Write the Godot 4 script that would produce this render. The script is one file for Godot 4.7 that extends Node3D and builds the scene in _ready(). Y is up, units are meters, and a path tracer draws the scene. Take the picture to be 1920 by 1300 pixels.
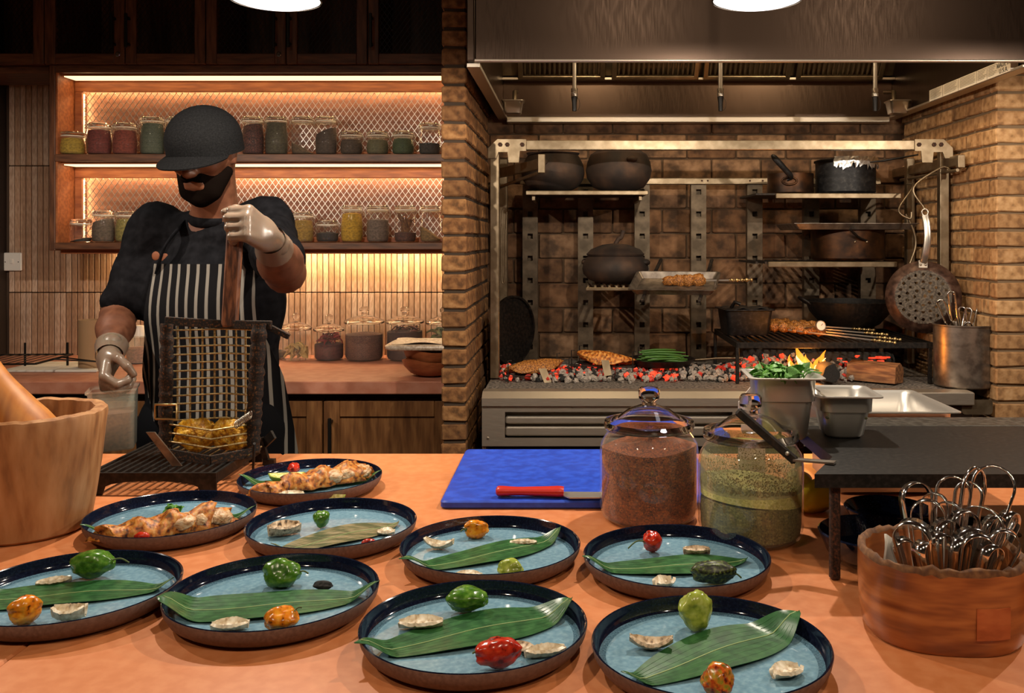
extends Node3D
# A restaurant kitchen pass: terracotta counter with plated food in front, a cook behind it, lit spice shelves and a wood-fired hearth at the back.
# Metres, y up. The eye stands at x 0, z 0, 1.45 m above the floor and looks along -z; all worktops are 0.95 m high.

const EYE := 1.45
const TOP := 0.95

var M := {}
var used := {}
var rng := RandomNumberGenerator.new()


func _ready() -> void:
	rng.seed = 7
	# camera: a shifted lens, level, 41 degrees high
	var cam := Camera3D.new()
	cam.name = "camera"
	cam.projection = Camera3D.PROJECTION_FRUSTUM
	cam.near = 0.05
	cam.far = 60.0
	cam.size = 0.05 * 1300.0 / 1735.0
	cam.frustum_offset = Vector2(-0.05 * 110.0 / 1735.0, -0.05 * 201.0 / 1735.0)
	cam.position = Vector3(0, EYE, 0)
	add_child(cam)
	cam.current = true
	var env := Environment.new()
	env.background_mode = Environment.BG_COLOR
	env.background_color = Color(0, 0, 0)
	env.tonemap_mode = Environment.TONE_MAPPER_LINEAR
	env.tonemap_exposure = 1.08
	env.sdfgi_enabled = true
	env.ssao_enabled = true
	env.ssil_enabled = true
	var we := WorldEnvironment.new()
	we.name = "environment"
	we.environment = env
	add_child(we)
	materials()
	# lamps: pendants over the pass, downlights added behind the eye as unseen fill
	pendants()
	fill_downlights()
	# the setting
	room()
	tile_wall()
	hearth_walls()
	# large built-in things
	back_counter()
	shelf_niche()
	upper_cabinets()
	hood()
	hearth_table()
	grill_rig()
	pass_counter()
	# the cook
	cook()
	# things
	shelf_jars()
	back_counter_things()
	hearth_things()
	fire()
	grill_stand()
	board_and_jars()
	griddle()
	plates()
	caddy()
	mortar()


# ---------------------------------------------------------------- shapes
class Shape:
	var v := PackedVector3Array()
	var g := PackedInt32Array()
	var uv := PackedVector2Array()

	func tri(a: Vector3, b: Vector3, c: Vector3, group: int) -> void:
		if (b - a).cross(c - a).length_squared() < 1e-16:
			return
		v.append(a)
		v.append(b)
		v.append(c)
		g.append(group)

	func quad(a: Vector3, b: Vector3, c: Vector3, d: Vector3, group: int) -> void:
		tri(a, b, c, group)
		tri(a, c, d, group)

	func wind(from: int) -> void:  # the triangles since FROM face outwards
		var mid := Vector3.ZERO
		var n := v.size() - from
		if n <= 0:
			return
		for i in range(from, v.size()):
			mid += v[i]
		mid /= n
		var vol := 0.0
		for i in range(from, v.size(), 3):
			vol += (v[i] - mid).dot((v[i + 1] - mid).cross(v[i + 2] - mid))
		if vol > 0.0:
			for i in range(from, v.size(), 3):
				var t := v[i + 1]
				v[i + 1] = v[i + 2]
				v[i + 2] = t

	func mesh() -> ArrayMesh:
		var st := SurfaceTool.new()
		st.begin(Mesh.PRIMITIVE_TRIANGLES)
		for i in g.size():
			st.set_smooth_group(g[i])
			for k in 3:
				if uv.size():
					st.set_uv(uv[i * 3 + k])
				st.add_vertex(v[i * 3 + k])
		st.generate_normals()
		st.index()
		return st.commit()


func loft(s: Shape, rings: Array, cap0 := true, cap1 := true, hard := {}, flat := false) -> void:
	var from := s.v.size()
	var grp := 1 + s.g.size()
	var n: int = rings[0].size()
	for i in rings.size() - 1:
		if hard.has(i):
			grp += 1
		var a: PackedVector3Array = rings[i]
		var b: PackedVector3Array = rings[i + 1]
		for k in n:
			var k2 := (k + 1) % n
			s.quad(a[k], a[k2], b[k2], b[k], -1 if flat else grp)
	for e in [[cap0, rings[0], false], [cap1, rings[rings.size() - 1], true]]:
		if e[0]:
			var r: PackedVector3Array = e[1]
			var m := Vector3.ZERO
			for p in r:
				m += p
			m /= n
			for k in n:
				if e[2]:
					s.tri(m, r[k], r[(k + 1) % n], -1)
				else:
					s.tri(m, r[(k + 1) % n], r[k], -1)
	s.wind(from)


func lathe(s: Shape, prof: Array, seg := 32, xf := Transform3D(), wob = null) -> void:
	var rings := []
	var hard := {}
	for i in prof.size():
		var p: Vector2 = prof[i]
		var ring := PackedVector3Array()
		for k in seg:
			var a := TAU * k / seg
			var r := p.x
			var y := p.y
			if wob != null:
				var w: Vector2 = wob.call(a, p)
				r = w.x
				y = w.y
			ring.append(xf * Vector3(r * cos(a), y, r * sin(a)))
		rings.append(ring)
		if i > 0 and i < prof.size() - 1:
			var d1: Vector2 = p - prof[i - 1]
			var d2: Vector2 = prof[i + 1] - p
			if absf(d1.angle_to(d2)) > 0.6:
				hard[i] = true
	loft(s, rings, false, false, hard)


func box(s: Shape, c: Vector3, size: Vector3, bevel := 0.0, basis := Basis()) -> void:
	var h := size / 2.0
	var rings := []
	if bevel <= 0.0:
		for y in [-h.y, h.y]:
			var r := PackedVector3Array()
			for q in [Vector2(-1, -1), Vector2(1, -1), Vector2(1, 1), Vector2(-1, 1)]:
				r.append(c + basis * Vector3(q.x * h.x, y, q.y * h.z))
			rings.append(r)
	else:
		var b := minf(bevel, minf(h.x, minf(h.y, h.z)) * 0.9)
		for e in [[-h.y, b], [-h.y + b, 0.0], [h.y - b, 0.0], [h.y, b]]:
			var x: float = h.x - e[1]
			var z: float = h.z - e[1]
			var y: float = e[0]
			var r := PackedVector3Array()
			for q in [Vector2(-x + b, -z), Vector2(x - b, -z), Vector2(x, -z + b), Vector2(x, z - b), Vector2(x - b, z), Vector2(-x + b, z), Vector2(-x, z - b), Vector2(-x, -z + b)]:
				r.append(c + basis * Vector3(q.x, y, q.y))
			rings.append(r)
	loft(s, rings, true, true, {}, true)


func span(s: Shape, lo: Vector3, hi: Vector3, bevel := 0.0) -> void:
	box(s, (lo + hi) / 2.0, (hi - lo).abs(), bevel)


func bar(s: Shape, a: Vector3, b: Vector3, w: float, t: float, bevel := 0.0, up := Vector3.UP) -> void:  # a straight bar, W along UP, T across
	var z := (b - a).normalized()
	var x := up.cross(z).normalized()
	if x.length() < 0.5:
		x = Vector3.RIGHT
	var y := z.cross(x)
	box(s, (a + b) / 2.0, Vector3(t, w, (b - a).length()), bevel, Basis(x, y, z))


func tube(s: Shape, pts: Array, r, sides := 8, caps := true, squash := 1.0, up := Vector3.UP) -> void:
	var rings := []
	var t0: Vector3 = (pts[1] - pts[0]).normalized()
	var x := up.cross(t0)
	if x.length() < 0.1:
		x = Vector3.RIGHT.cross(t0)
	x = x.normalized()
	for i in pts.size():
		var t: Vector3 = (pts[mini(i + 1, pts.size() - 1)] - pts[maxi(i - 1, 0)]).normalized()
		x = (x - t * x.dot(t)).normalized()
		var y := t.cross(x)
		var rr: float = r[i] if r is Array else r
		var ring := PackedVector3Array()
		for k in sides:
			var a := TAU * (k + 0.5) / sides
			ring.append(pts[i] + x * cos(a) * rr + y * sin(a) * rr * squash)
		rings.append(ring)
	loft(s, rings, caps, caps, {}, sides < 5)


func smooth_path(pts: Array, steps := 6) -> Array:
	var c := Curve3D.new()
	for i in pts.size():
		var d: Vector3 = (pts[mini(i + 1, pts.size() - 1)] - pts[maxi(i - 1, 0)]) / 6.0
		c.add_point(pts[i], -d, d)
	var out := []
	for i in (pts.size() - 1) * steps + 1:
		out.append(c.samplef(float(i) / steps))
	return out


func blob(s: Shape, c: Vector3, rad: Vector3, basis := Basis(), seg := 20, amp := 0.0, freq := 1.0, sd := 1, lobes := 0, lobe_amp := 0.0) -> void:
	var nz := FastNoiseLite.new()
	nz.seed = sd
	nz.frequency = freq
	nz.fractal_octaves = 3
	var rings := []
	var rows := maxi(4, seg / 2)
	for i in rows + 1:
		var th := PI * i / rows
		var ring := PackedVector3Array()
		for k in seg:
			var a := TAU * k / seg
			var d := Vector3(cos(th), sin(th) * cos(a), sin(th) * sin(a))
			var q := 1.0 + amp * nz.get_noise_3dv(d * 1.0)
			if lobes:
				q += lobe_amp * cos(a * lobes + sd) * sin(th)
			ring.append(c + basis * (d * rad * q))
		rings.append(ring)
	loft(s, rings, false, false)


func prism(s: Shape, poly: PackedVector2Array, depth: float, xf := Transform3D()) -> void:  # an outline in x, y given DEPTH towards +z
	var from := s.v.size()
	var n := poly.size()
	for k in n:
		var p := poly[k]
		var q := poly[(k + 1) % n]
		s.quad(xf * Vector3(p.x, p.y, 0), xf * Vector3(q.x, q.y, 0), xf * Vector3(q.x, q.y, depth), xf * Vector3(p.x, p.y, depth), -1)
	var ids := Geometry2D.triangulate_polygon(poly)
	var ccw := not Geometry2D.is_polygon_clockwise(poly)
	for i in range(0, ids.size(), 3):
		var a := poly[ids[i]]
		var b := poly[ids[i + 1]]
		var c := poly[ids[i + 2]]
		if ((b - a).cross(c - a) > 0.0) != ccw:
			var t := b
			b = c
			c = t
		s.tri(xf * Vector3(a.x, a.y, depth), xf * Vector3(b.x, b.y, depth), xf * Vector3(c.x, c.y, depth), -1)
		s.tri(xf * Vector3(a.x, a.y, 0), xf * Vector3(c.x, c.y, 0), xf * Vector3(b.x, b.y, 0), -1)
	s.wind(from)


func sheet(s: Shape, nu: int, nv: int, f: Callable, thick: float, with_uv = null) -> void:  # a curved sheet with a thickness; F(u, v) gives its middle
	var p := []
	var nrm := []
	for j in nv + 1:
		for i in nu + 1:
			p.append(f.call(float(i) / nu, float(j) / nv))
	for j in nv + 1:
		for i in nu + 1:
			var du: Vector3 = p[j * (nu + 1) + mini(i + 1, nu)] - p[j * (nu + 1) + maxi(i - 1, 0)]
			var dv: Vector3 = p[mini(j + 1, nv) * (nu + 1) + i] - p[maxi(j - 1, 0) * (nu + 1) + i]
			nrm.append(du.cross(dv).normalized() * thick / 2.0)
	var from := s.v.size()
	var grp := 1 + s.g.size()
	var ends := []
	for side in [1.0, -1.0]:
		for j in nv:
			for i in nu:
				var k := [j * (nu + 1) + i, j * (nu + 1) + i + 1, (j + 1) * (nu + 1) + i + 1, (j + 1) * (nu + 1) + i]
				if side < 0:
					k.reverse()
				var before := s.v.size()
				s.quad(p[k[0]] + nrm[k[0]] * side, p[k[1]] + nrm[k[1]] * side, p[k[2]] + nrm[k[2]] * side, p[k[3]] + nrm[k[3]] * side, grp)
				if with_uv != null:
					var m := [0, 1, 2, 0, 2, 3]
					if s.v.size() - before == 6:
						for q in m:
							s.uv.append(with_uv.call(p[k[q]]))
					else:
						for q in s.v.size() - before:
							s.uv.append(with_uv.call(s.v[before + q]))
		grp += 1
	var rim := []
	for i in nu:
		rim.append(i)
	for j in nv:
		rim.append(j * (nu + 1) + nu)
	for i in nu:
		rim.append(nv * (nu + 1) + nu - i)
	for j in nv:
		rim.append((nv - j) * (nu + 1))
	for k in rim.size():
		var a: int = rim[k]
		var b: int = rim[(k + 1) % rim.size()]
		var before := s.v.size()
		s.quad(p[a] + nrm[a], p[a] - nrm[a], p[b] - nrm[b], p[b] + nrm[b], grp)
		if with_uv != null:
			for q in range(before, s.v.size()):
				s.uv.append(with_uv.call(s.v[q]))
	if not with_uv != null:
		s.wind(from)


# ---------------------------------------------------------------- naming
func numbered(called: String) -> String:
	used[called] = used.get(called, -1) + 1
	return called if used[called] == 0 else "%s_%03d" % [called, used[called]]


func tag(o: Node, label: String, category: String, group := "") -> void:
	o.set_meta("label", label)
	o.set_meta("category", category)
	if group:
		o.set_meta("group", group)


func thing(called: String, label: String, category: String, at := Vector3.ZERO, turn := 0.0, group := "") -> Node3D:
	var o := Node3D.new()
	o.name = numbered(called)
	add_child(o)
	o.position = at
	o.rotation.y = turn
	tag(o, label, category, group)
	return o


func part(called: String, shape, m: Material, parent: Node, xf := Transform3D()) -> MeshInstance3D:
	var o := MeshInstance3D.new()
	o.name = called
	o.mesh = shape.mesh() if shape is Shape else shape
	o.material_override = m
	parent.add_child(o, true)
	o.transform = xf
	return o


func single(called: String, s, m: Material, label: String, category: String, xf := Transform3D(), group := "") -> MeshInstance3D:
	var o := part(numbered(called), s, m, self, xf)
	tag(o, label, category, group)
	return o


func structure(called: String, s: Shape, m: Material) -> MeshInstance3D:
	var o := part(called, s, m, self)
	o.set_meta("kind", "structure")
	return o


func boxed(called: String, c: Vector3, size: Vector3, m: Material, parent: Node, bevel := 0.002) -> MeshInstance3D:
	var s := Shape.new()
	box(s, c, size, bevel)
	return part(called, s, m, parent)


func spanned(called: String, lo: Vector3, hi: Vector3, m: Material, parent: Node, bevel := 0.002) -> MeshInstance3D:
	return boxed(called, (lo + hi) / 2.0, (hi - lo).abs(), m, parent, bevel)


# ---------------------------------------------------------------- materials
func ntex(freq: float, cols: Array, stops := [], sd := 1, kind := FastNoiseLite.TYPE_SIMPLEX_SMOOTH, size := 256, oct := 4) -> NoiseTexture2D:
	var n := FastNoiseLite.new()
	n.noise_type = kind
	n.frequency = freq
	n.seed = sd
	n.fractal_octaves = oct
	if kind == FastNoiseLite.TYPE_CELLULAR:
		n.cellular_return_type = FastNoiseLite.RETURN_CELL_VALUE
		n.fractal_type = FastNoiseLite.FRACTAL_NONE
	var g := Gradient.new()
	var c := PackedColorArray()
	var o := PackedFloat32Array()
	for i in cols.size():
		c.append(Color(cols[i]))
		o.append(stops[i] if stops.size() else float(i) / maxi(1, cols.size() - 1))
	g.colors = c
	g.offsets = o
	var t := NoiseTexture2D.new()
	t.width = size
	t.height = size
	t.seamless = true
	t.noise = n
	t.color_ramp = g
	return t


func mat(called: String, col, rough := 0.6, metal := 0.0, tex: Texture2D = null, scale := Vector3.ONE) -> StandardMaterial3D:
	var m := StandardMaterial3D.new()
	m.resource_name = called
	m.albedo_color = Color(col) if col is String else col
	m.roughness = rough
	m.metallic = metal
	if tex:
		m.albedo_texture = tex
		m.uv1_triplanar = true
		m.uv1_scale = scale
	M[called] = m
	return m


func bumpy(m: StandardMaterial3D, tex: Texture2D, cm: float) -> void:
	m.heightmap_enabled = true
	m.heightmap_texture = tex
	m.heightmap_scale = cm


func glowing(called: String, col: String, energy: float) -> StandardMaterial3D:
	var m := mat(called, col, 0.6)
	m.emission_enabled = true
	m.emission = Color(col)
	m.emission_energy_multiplier = energy
	return m


func clear(called: String, col: Color, rough := 0.02) -> StandardMaterial3D:
	var m := mat(called, col, rough)
	m.transparency = BaseMaterial3D.TRANSPARENCY_ALPHA
	return m


func materials() -> void:
	var grey := ntex(0.02, ["707070", "ffffff"], [], 3)
	var fine := ntex(0.09, ["555555", "ffffff"], [], 5)
	# woods
	mat("walnut", "ffffff", 0.5, 0.0, ntex(0.02, ["4a2c1b", "5f3a24", "6e452b"], [0.2, 0.5, 0.8], 11), Vector3(9, 1.3, 9))
	mat("walnut_h", "ffffff", 0.5, 0.0, M.walnut.albedo_texture, Vector3(1.3, 9, 9))
	mat("niche_wood", "ffffff", 0.5, 0.0, ntex(0.02, ["84492a", "96552f", "a56339"], [0.2, 0.5, 0.8], 12), Vector3(1.3, 9, 9))
	mat("cabinet_wood", "ffffff", 0.45, 0.0, ntex(0.02, ["5d3a1e", "734b29", "835a34"], [0.2, 0.5, 0.8], 13), Vector3(7, 1.0, 7))
	mat("panel_back", "ffffff", 0.55, 0.0, ntex(0.02, ["5f3626", "6b402e", "764a37"], [0.2, 0.5, 0.8], 14), Vector3(1.2, 8, 8))
	mat("mortar_wood", "ffffff", 0.6, 0.0, ntex(0.016, ["744a28", "946339", "a5764a", "b2845a"], [0.14, 0.36, 0.6, 0.85], 15, FastNoiseLite.TYPE_SIMPLEX_SMOOTH, 512, 5), Vector3(4.5, 0.9, 4.5))
	bumpy(M.mortar_wood, fine, 0.06)
	mat("pestle_wood", "ffffff", 0.5, 0.0, ntex(0.016, ["9a5a24", "b8722f", "c98741"], [0.2, 0.5, 0.8], 16), Vector3(9, 1.5, 9))
	mat("caddy_wood", "ffffff", 0.32, 0.0, ntex(0.018, ["71391b", "8f5028", "a15f30", "b06d3a"], [0.15, 0.42, 0.6, 0.85], 17, FastNoiseLite.TYPE_SIMPLEX_SMOOTH, 512, 3), Vector3(1.1, 6, 1.1))
	M.caddy_wood.clearcoat_enabled = true
	M.caddy_wood.clearcoat = 0.5
	M.caddy_wood.clearcoat_roughness = 0.2
	mat("caddy_patch", "ffffff", 0.32, 0.0, ntex(0.018, ["8c4423", "a4552e", "b4663a"], [0.2, 0.5, 0.8], 18), Vector3(4, 9, 4))
	mat("bark", "ffffff", 0.85, 0.0, ntex(0.03, ["4a2a15", "66401f", "7f5630"], [0.2, 0.5, 0.8], 19), Vector3(9, 9, 9))
	mat("bowl_wood", "ffffff", 0.45, 0.0, ntex(0.02, ["7a3f22", "9a5430", "a8633c"], [0.2, 0.5, 0.8], 20), Vector3(3, 9, 3))
	mat("handle_wood", "ffffff", 0.6, 0.0, ntex(0.02, ["3b1f12", "6e4129", "8c5a3c"], [0.25, 0.5, 0.75], 21), Vector3(14, 3, 14))
	mat("firewood", "ffffff", 0.8, 0.0, ntex(0.02, ["5a351d", "7c5230", "97683f"], [0.2, 0.5, 0.8], 22), Vector3(12, 12, 2))
	# masonry and tile
	for i in 3:
		mat("brick_tan_%d" % i, ["fff4e6", "efe0cf", "dccbb8"][i], 0.92, 0.0, ntex(0.03, ["8a6b4a", "a5835c", "b4936b", "c0a17c"], [0.2, 0.4, 0.6, 0.85], 30 + i), Vector3(3, 3, 3))
		bumpy(M["brick_tan_%d" % i], fine, 0.12)
		mat("brick_brown_%d" % i, ["fff0e0", "e6d2bf", "ccb9a6"][i], 0.92, 0.0, ntex(0.03, ["5e4429", "7d5b38", "926f48", "a28058"], [0.2, 0.42, 0.62, 0.85], 34 + i), Vector3(3, 3, 3))
		bumpy(M["brick_brown_%d" % i], fine, 0.15)
		mat("brick_hearth_%d" % i, ["ffffff", "e8ddd2", "cfc4b9"][i], 0.92, 0.0, ntex(0.02, ["4a3727", "6b5039", "826348", "907054"], [0.2, 0.42, 0.62, 0.85], 38 + i), Vector3(2.2, 2.2, 2.2))
		bumpy(M["brick_hearth_%d" % i], fine, 0.2)
		mat("tile_%d" % i, ["ffffff", "f0e6dc", "dfd2c6"][i], 0.42, 0.0, ntex(0.03, ["a88a75", "b89a84", "c4a893"], [0.2, 0.5, 0.8], 42 + i), Vector3(12, 3, 12))
	mat("mortar_brown", "574431", 0.95)
	mat("mortar_tan", "6e5941", 0.95)
	mat("mortar_dark", "3a2d21", 0.95)
	mat("grout", "4b382b", 0.95)
	mat("counter", "ffffff", 0.4, 0.0, ntex(0.03, ["c67847", "cb7e4e", "cf8454"], [0.25, 0.5, 0.75], 46, FastNoiseLite.TYPE_SIMPLEX_SMOOTH, 512, 5), Vector3(2.2, 2.2, 2.2))
	mat("back_counter", "ffffff", 0.45, 0.0, ntex(0.012, ["ab6c54", "b3765d", "b97e66"], [0.25, 0.5, 0.75], 47, FastNoiseLite.TYPE_SIMPLEX_SMOOTH, 512, 5), Vector3(2.2, 2.2, 2.2))
	mat("plaster", "3d332b", 0.9)
	mat("ceiling_paint", "4a433c", 0.95)
	mat("floor_tile", "ffffff", 0.6, 0.0, ntex(0.02, ["39342f", "4a443d"], [], 48), Vector3(2, 2, 2))
	mat("dark_trim", "241812", 0.6)
	# metals
	var brushed := ntex(0.05, ["4a4a4a", "8c8c8c"], [], 50)
	mat("steel", "b9b0a4", 0.3, 0.92)
	mat("steel_brushed", "c4b9aa", 1.0, 0.92)
	M.steel_brushed.roughness_texture = ntex(0.05, ["5a5a5a", "7c7c7c"], [], 51)
	M.steel_brushed.uv1_triplanar = true
	M.steel_brushed.uv1_scale = Vector3(1.5, 40, 20)
	mat("hood_steel", "5c4c42", 1.0, 0.95)
	M.hood_steel.roughness_texture = ntex(0.05, ["444444", "626262"], [], 52)
	M.hood_steel.uv1_triplanar = true
	M.hood_steel.uv1_scale = Vector3(12, 1.0, 12)
	mat("frame_steel", "ffffff", 0.38, 0.85, ntex(0.02, ["7a6a54", "86765f", "93836c"], [0.25, 0.5, 0.75], 53), Vector3(3, 3, 3))
	mat("upright_steel", "ffffff", 0.5, 0.7, ntex(0.02, ["4f4436", "5c5041", "685b4a"], [0.25, 0.5, 0.75], 68), Vector3(3, 3, 3))
	mat("chrome", "e6e4e0", 0.12, 1.0)
	mat("pan_steel", "c9c4bc", 0.36, 0.85)
	mat("bucket_steel", "ffffff", 0.36, 0.85, ntex(0.02, ["6a6058", "857b70", "978c80"], [0.25, 0.5, 0.75], 54), Vector3(4, 4, 4))
	mat("iron", "ffffff", 0.55, 0.5, ntex(0.03, ["0d0b0a", "1b1714", "2a231e"], [0.25, 0.5, 0.8], 55), Vector3(8, 8, 8))
	mat("sooty_iron", "ffffff", 0.7, 0.3, ntex(0.03, ["14100d", "231b15", "3a2c20"], [0.25, 0.55, 0.85], 56), Vector3(8, 8, 8))
	mat("rusty", "ffffff", 0.8, 0.25, ntex(0.05, ["1d120c", "3a2216", "5c3520"], [0.3, 0.55, 0.8], 57), Vector3(12, 12, 12))
	mat("charred", "ffffff", 0.75, 0.1, ntex(0.05, ["0f0a07", "21150d", "5a3518", "8a5a28"], [0.35, 0.6, 0.78, 0.9], 58), Vector3(12, 12, 12))
	mat("greasy_wire", "ffffff", 0.35, 0.8, ntex(0.05, ["86703f", "b8a374", "cdbf9c"], [0.2, 0.5, 0.8], 59), Vector3(10, 10, 10))
	mat("black_metal", "14110f", 0.45, 0.4)
	mat("griddle_black", "ffffff", 0.42, 0.55, ntex(0.06, ["1c1b1a", "272523", "34312e"], [0.3, 0.6, 0.85], 60), Vector3(6, 6, 6))
	mat("griddle_pale", "ffffff", 0.4, 0.75, ntex(0.04, ["45423d", "5a564f", "6e6a62"], [0.25, 0.5, 0.8], 61), Vector3(5, 5, 5))
	mat("brass", "b9a070", 0.3, 0.9)
	mat("pan_dark", "ffffff", 0.5, 0.6, ntex(0.04, ["3a332c", "4c443b", "63594d"], [0.25, 0.5, 0.8], 65), Vector3(9, 9, 9))
	mat("foil", "d8d8d8", 0.3, 0.9)
	mat("blackened_pot", "ffffff", 0.5, 0.45, ntex(0.03, ["0e0e10", "1b1b1d", "34322f"], [0.3, 0.6, 0.9], 62), Vector3(6, 6, 6))
	mat("tarnished_copper", "ffffff", 0.45, 0.7, ntex(0.025, ["22150c", "3a2414", "56361d"], [0.3, 0.55, 0.85], 63), Vector3(2.2, 2.2, 2.2))
	mat("clay_pot", "ffffff", 0.75, 0.0, ntex(0.02, ["1d1510", "2f2118", "453021", "553d2b"], [0.25, 0.5, 0.72, 0.9], 64), Vector3(1.7, 1.7, 1.7))
	bumpy(M.clay_pot, fine, 0.1)
	# glass and plastic
	clear("glass", Color(1, 1, 1, 0.015))
	clear("jar_glass", Color(0.95, 1.0, 0.95, 0.045))
	var k := mat("knob_glass", Color(1, 1, 1, 0.0), 0.02)
	k.refraction_enabled = true
	k.refraction_scale = 0.05
	k.transparency = BaseMaterial3D.TRANSPARENCY_ALPHA
	clear("cloudy_plastic", Color(0.8, 0.84, 0.78, 0.2), 0.2)
	mat("gasket", "d9cdbd", 0.5)
	mat("white_plastic", "e6dccf", 0.35)
	mat("red_plastic", "b5241a", 0.35)
	mat("blue_board", "ffffff", 0.5, 0.0, ntex(0.02, ["153aa6", "1a43b6", "214cc0"], [0.3, 0.55, 0.8], 66), Vector3(5, 5, 5))
	mat("yellow_pack", "d8bf2b", 0.35)
	mat("kraft_paper", "a07f5c", 0.85)
	mat("paper", "d6d0c6", 0.85)
	mat("wrap_film", "ffffff", 0.3, 0.0, ntex(0.03, ["b9a28b", "d2bea8", "e4d6c6"], [0.3, 0.5, 0.8], 67), Vector3(8, 8, 8))
	mat("switch_white", "e2ddd6", 0.35)
	mat("ink", "1c1a18", 0.7)
	mat("sticker", "c9bfb0", 0.6)
	# cloth, skin
	mat("shirt", "ffffff", 0.85, 0.0, ntex(0.03, ["0d0d0f", "141417", "1a1a1d"], [0.2, 0.5, 0.8], 70), Vector3(4, 4, 4))
	mat("cap_cloth", "ffffff", 0.8, 0.0, ntex(0.08, ["101011", "161617", "1d1d1e"], [0.2, 0.5, 0.8], 71), Vector3(9, 9, 9))
	M.cap_cloth.metallic_specular = 0.12
	mat("trousers", "101114", 0.9)
	M.shirt.metallic_specular = 0.15
	M.trousers.metallic_specular = 0.15
	mat("skin", "ffffff", 0.5, 0.0, ntex(0.02, ["52301f", "613a27", "6d4530"], [0.2, 0.5, 0.8], 72), Vector3(5, 5, 5))
	mat("beard", "0d0806", 0.95)
	M.beard.metallic_specular = 0.1
	mat("glove", Color(0.45, 0.385, 0.33), 0.3)
	M.glove.subsurf_scatter_enabled = true
	M.glove.subsurf_scatter_strength = 0.2
	mat("leather_tab", "6e3a1c", 0.7)
	# stripes of the apron are a print: black cloth, pale stripes 25 mm apart
	var im := Image.create(128, 8, false, Image.FORMAT_RGB8)
	im.fill(Color("121214"))
	for x in 5:
		im.fill_rect(Rect2i(3 + x * 25, 0, 8, 8), Color("7a766f"))
	var ap := mat("apron_cloth", "ffffff", 0.85)
	ap.metallic_specular = 0.2
	ap.albedo_texture = ImageTexture.create_from_image(im)
	# plates
	mat("stoneware", "ffffff", 0.7, 0.0, ntex(0.05, ["5a443b", "665047", "725b50"], [0.2, 0.5, 0.8], 74), Vector3(10, 10, 10))
	mat("glaze_navy", "ffffff", 0.08, 0.0, ntex(0.06, ["0d1020", "141a2c", "1e2739"], [0.25, 0.6, 0.9], 75), Vector3(14, 14, 14))
	mat("glaze_mid", "ffffff", 0.1, 0.0, ntex(0.09, ["3a5566", "4f6f81", "64879a"], [0.25, 0.5, 0.8], 76), Vector3(14, 14, 14))
	mat("glaze_blue", "ffffff", 0.1, 0.0, ntex(0.03, ["6a8fa3", "7599ac", "81a5b5"], [0.2, 0.5, 0.8], 77, FastNoiseLite.TYPE_SIMPLEX_SMOOTH, 512, 5), Vector3(6, 6, 6))
	# food
	mat("leaf_green", "ffffff", 0.32, 0.0, ntex(0.03, ["1f4a26", "2c5c31", "3a6b3b"], [0.2, 0.5, 0.8], 80), Vector3(6, 6, 6))
	mat("leaf_dry", "ffffff", 0.4, 0.0, ntex(0.02, ["3f4a2a", "6f6a48", "8a8062"], [0.3, 0.5, 0.75], 81), Vector3(4, 4, 12))
	mat("leaf_rib", "8fa56a", 0.45)
	mat("pepper_green", "ffffff", 0.22, 0.0, ntex(0.03, ["24460f", "3c6a18", "56842a", "7d9f45"], [0.15, 0.4, 0.65, 0.9], 82), Vector3(9, 9, 9))
	mat("pepper_pale", "ffffff", 0.22, 0.0, ntex(0.03, ["5a6a1e", "8a9a35", "a5b04c", "c2c870"], [0.15, 0.4, 0.65, 0.9], 83), Vector3(9, 9, 9))
	mat("pepper_red", "ffffff", 0.2, 0.0, ntex(0.03, ["1c0806", "a31d10", "c4301a", "d84e2a"], [0.2, 0.32, 0.6, 0.9], 84), Vector3(9, 9, 9))
	mat("pepper_orange", "ffffff", 0.22, 0.0, ntex(0.03, ["2a1408", "c9670f", "e08a1c", "edb040"], [0.22, 0.34, 0.6, 0.9], 85), Vector3(9, 9, 9))
	mat("pepper_mixed", "ffffff", 0.22, 0.0, ntex(0.03, ["231008", "c2471a", "d98a2c", "8f9a2e"], [0.25, 0.4, 0.6, 0.8], 86), Vector3(12, 12, 12))
	mat("pepper_char", "ffffff", 0.4, 0.0, ntex(0.05, ["0c0b07", "1f2410", "4a5a20", "8a9445"], [0.3, 0.48, 0.66, 0.88], 87), Vector3(12, 12, 12))
	mat("stem_green", "4a5a22", 0.6)
	mat("onion", "ffffff", 0.4, 0.0, ntex(0.04, ["3a2414", "b49a76", "d6c8ad", "e8dfcb"], [0.08, 0.22, 0.5, 0.85], 88), Vector3(11, 11, 11))
	mat("onion_char", "ffffff", 0.5, 0.0, ntex(0.04, ["1c120a", "5a4028", "c6ab88", "dccab0"], [0.14, 0.28, 0.42, 0.8], 89), Vector3(11, 11, 11))
	mat("chicken", "ffffff", 0.5, 0.0, ntex(0.035, ["1a0a03", "6b2f0a", "b8641a", "cf8a3a", "e0b878"], [0.22, 0.36, 0.48, 0.68, 0.9], 90, FastNoiseLite.TYPE_SIMPLEX_SMOOTH, 512, 5), Vector3(4, 4, 4))
	bumpy(M.chicken, fine, 0.2)
	mat("chicken_flesh", "ffffff", 0.45, 0.0, ntex(0.05, ["9a6236", "c9a174", "e0cbac"], [0.2, 0.5, 0.8], 91), Vector3(6, 12, 12))
	bumpy(M.chicken_flesh, fine, 0.2)
	mat("yellow_meat", "ffffff", 0.35, 0.0, ntex(0.035, ["6b3a08", "b5780f", "d6a02c", "e8c86a"], [0.18, 0.38, 0.6, 0.85], 92), Vector3(8, 8, 8))
	bumpy(M.yellow_meat, fine, 0.3)
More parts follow.
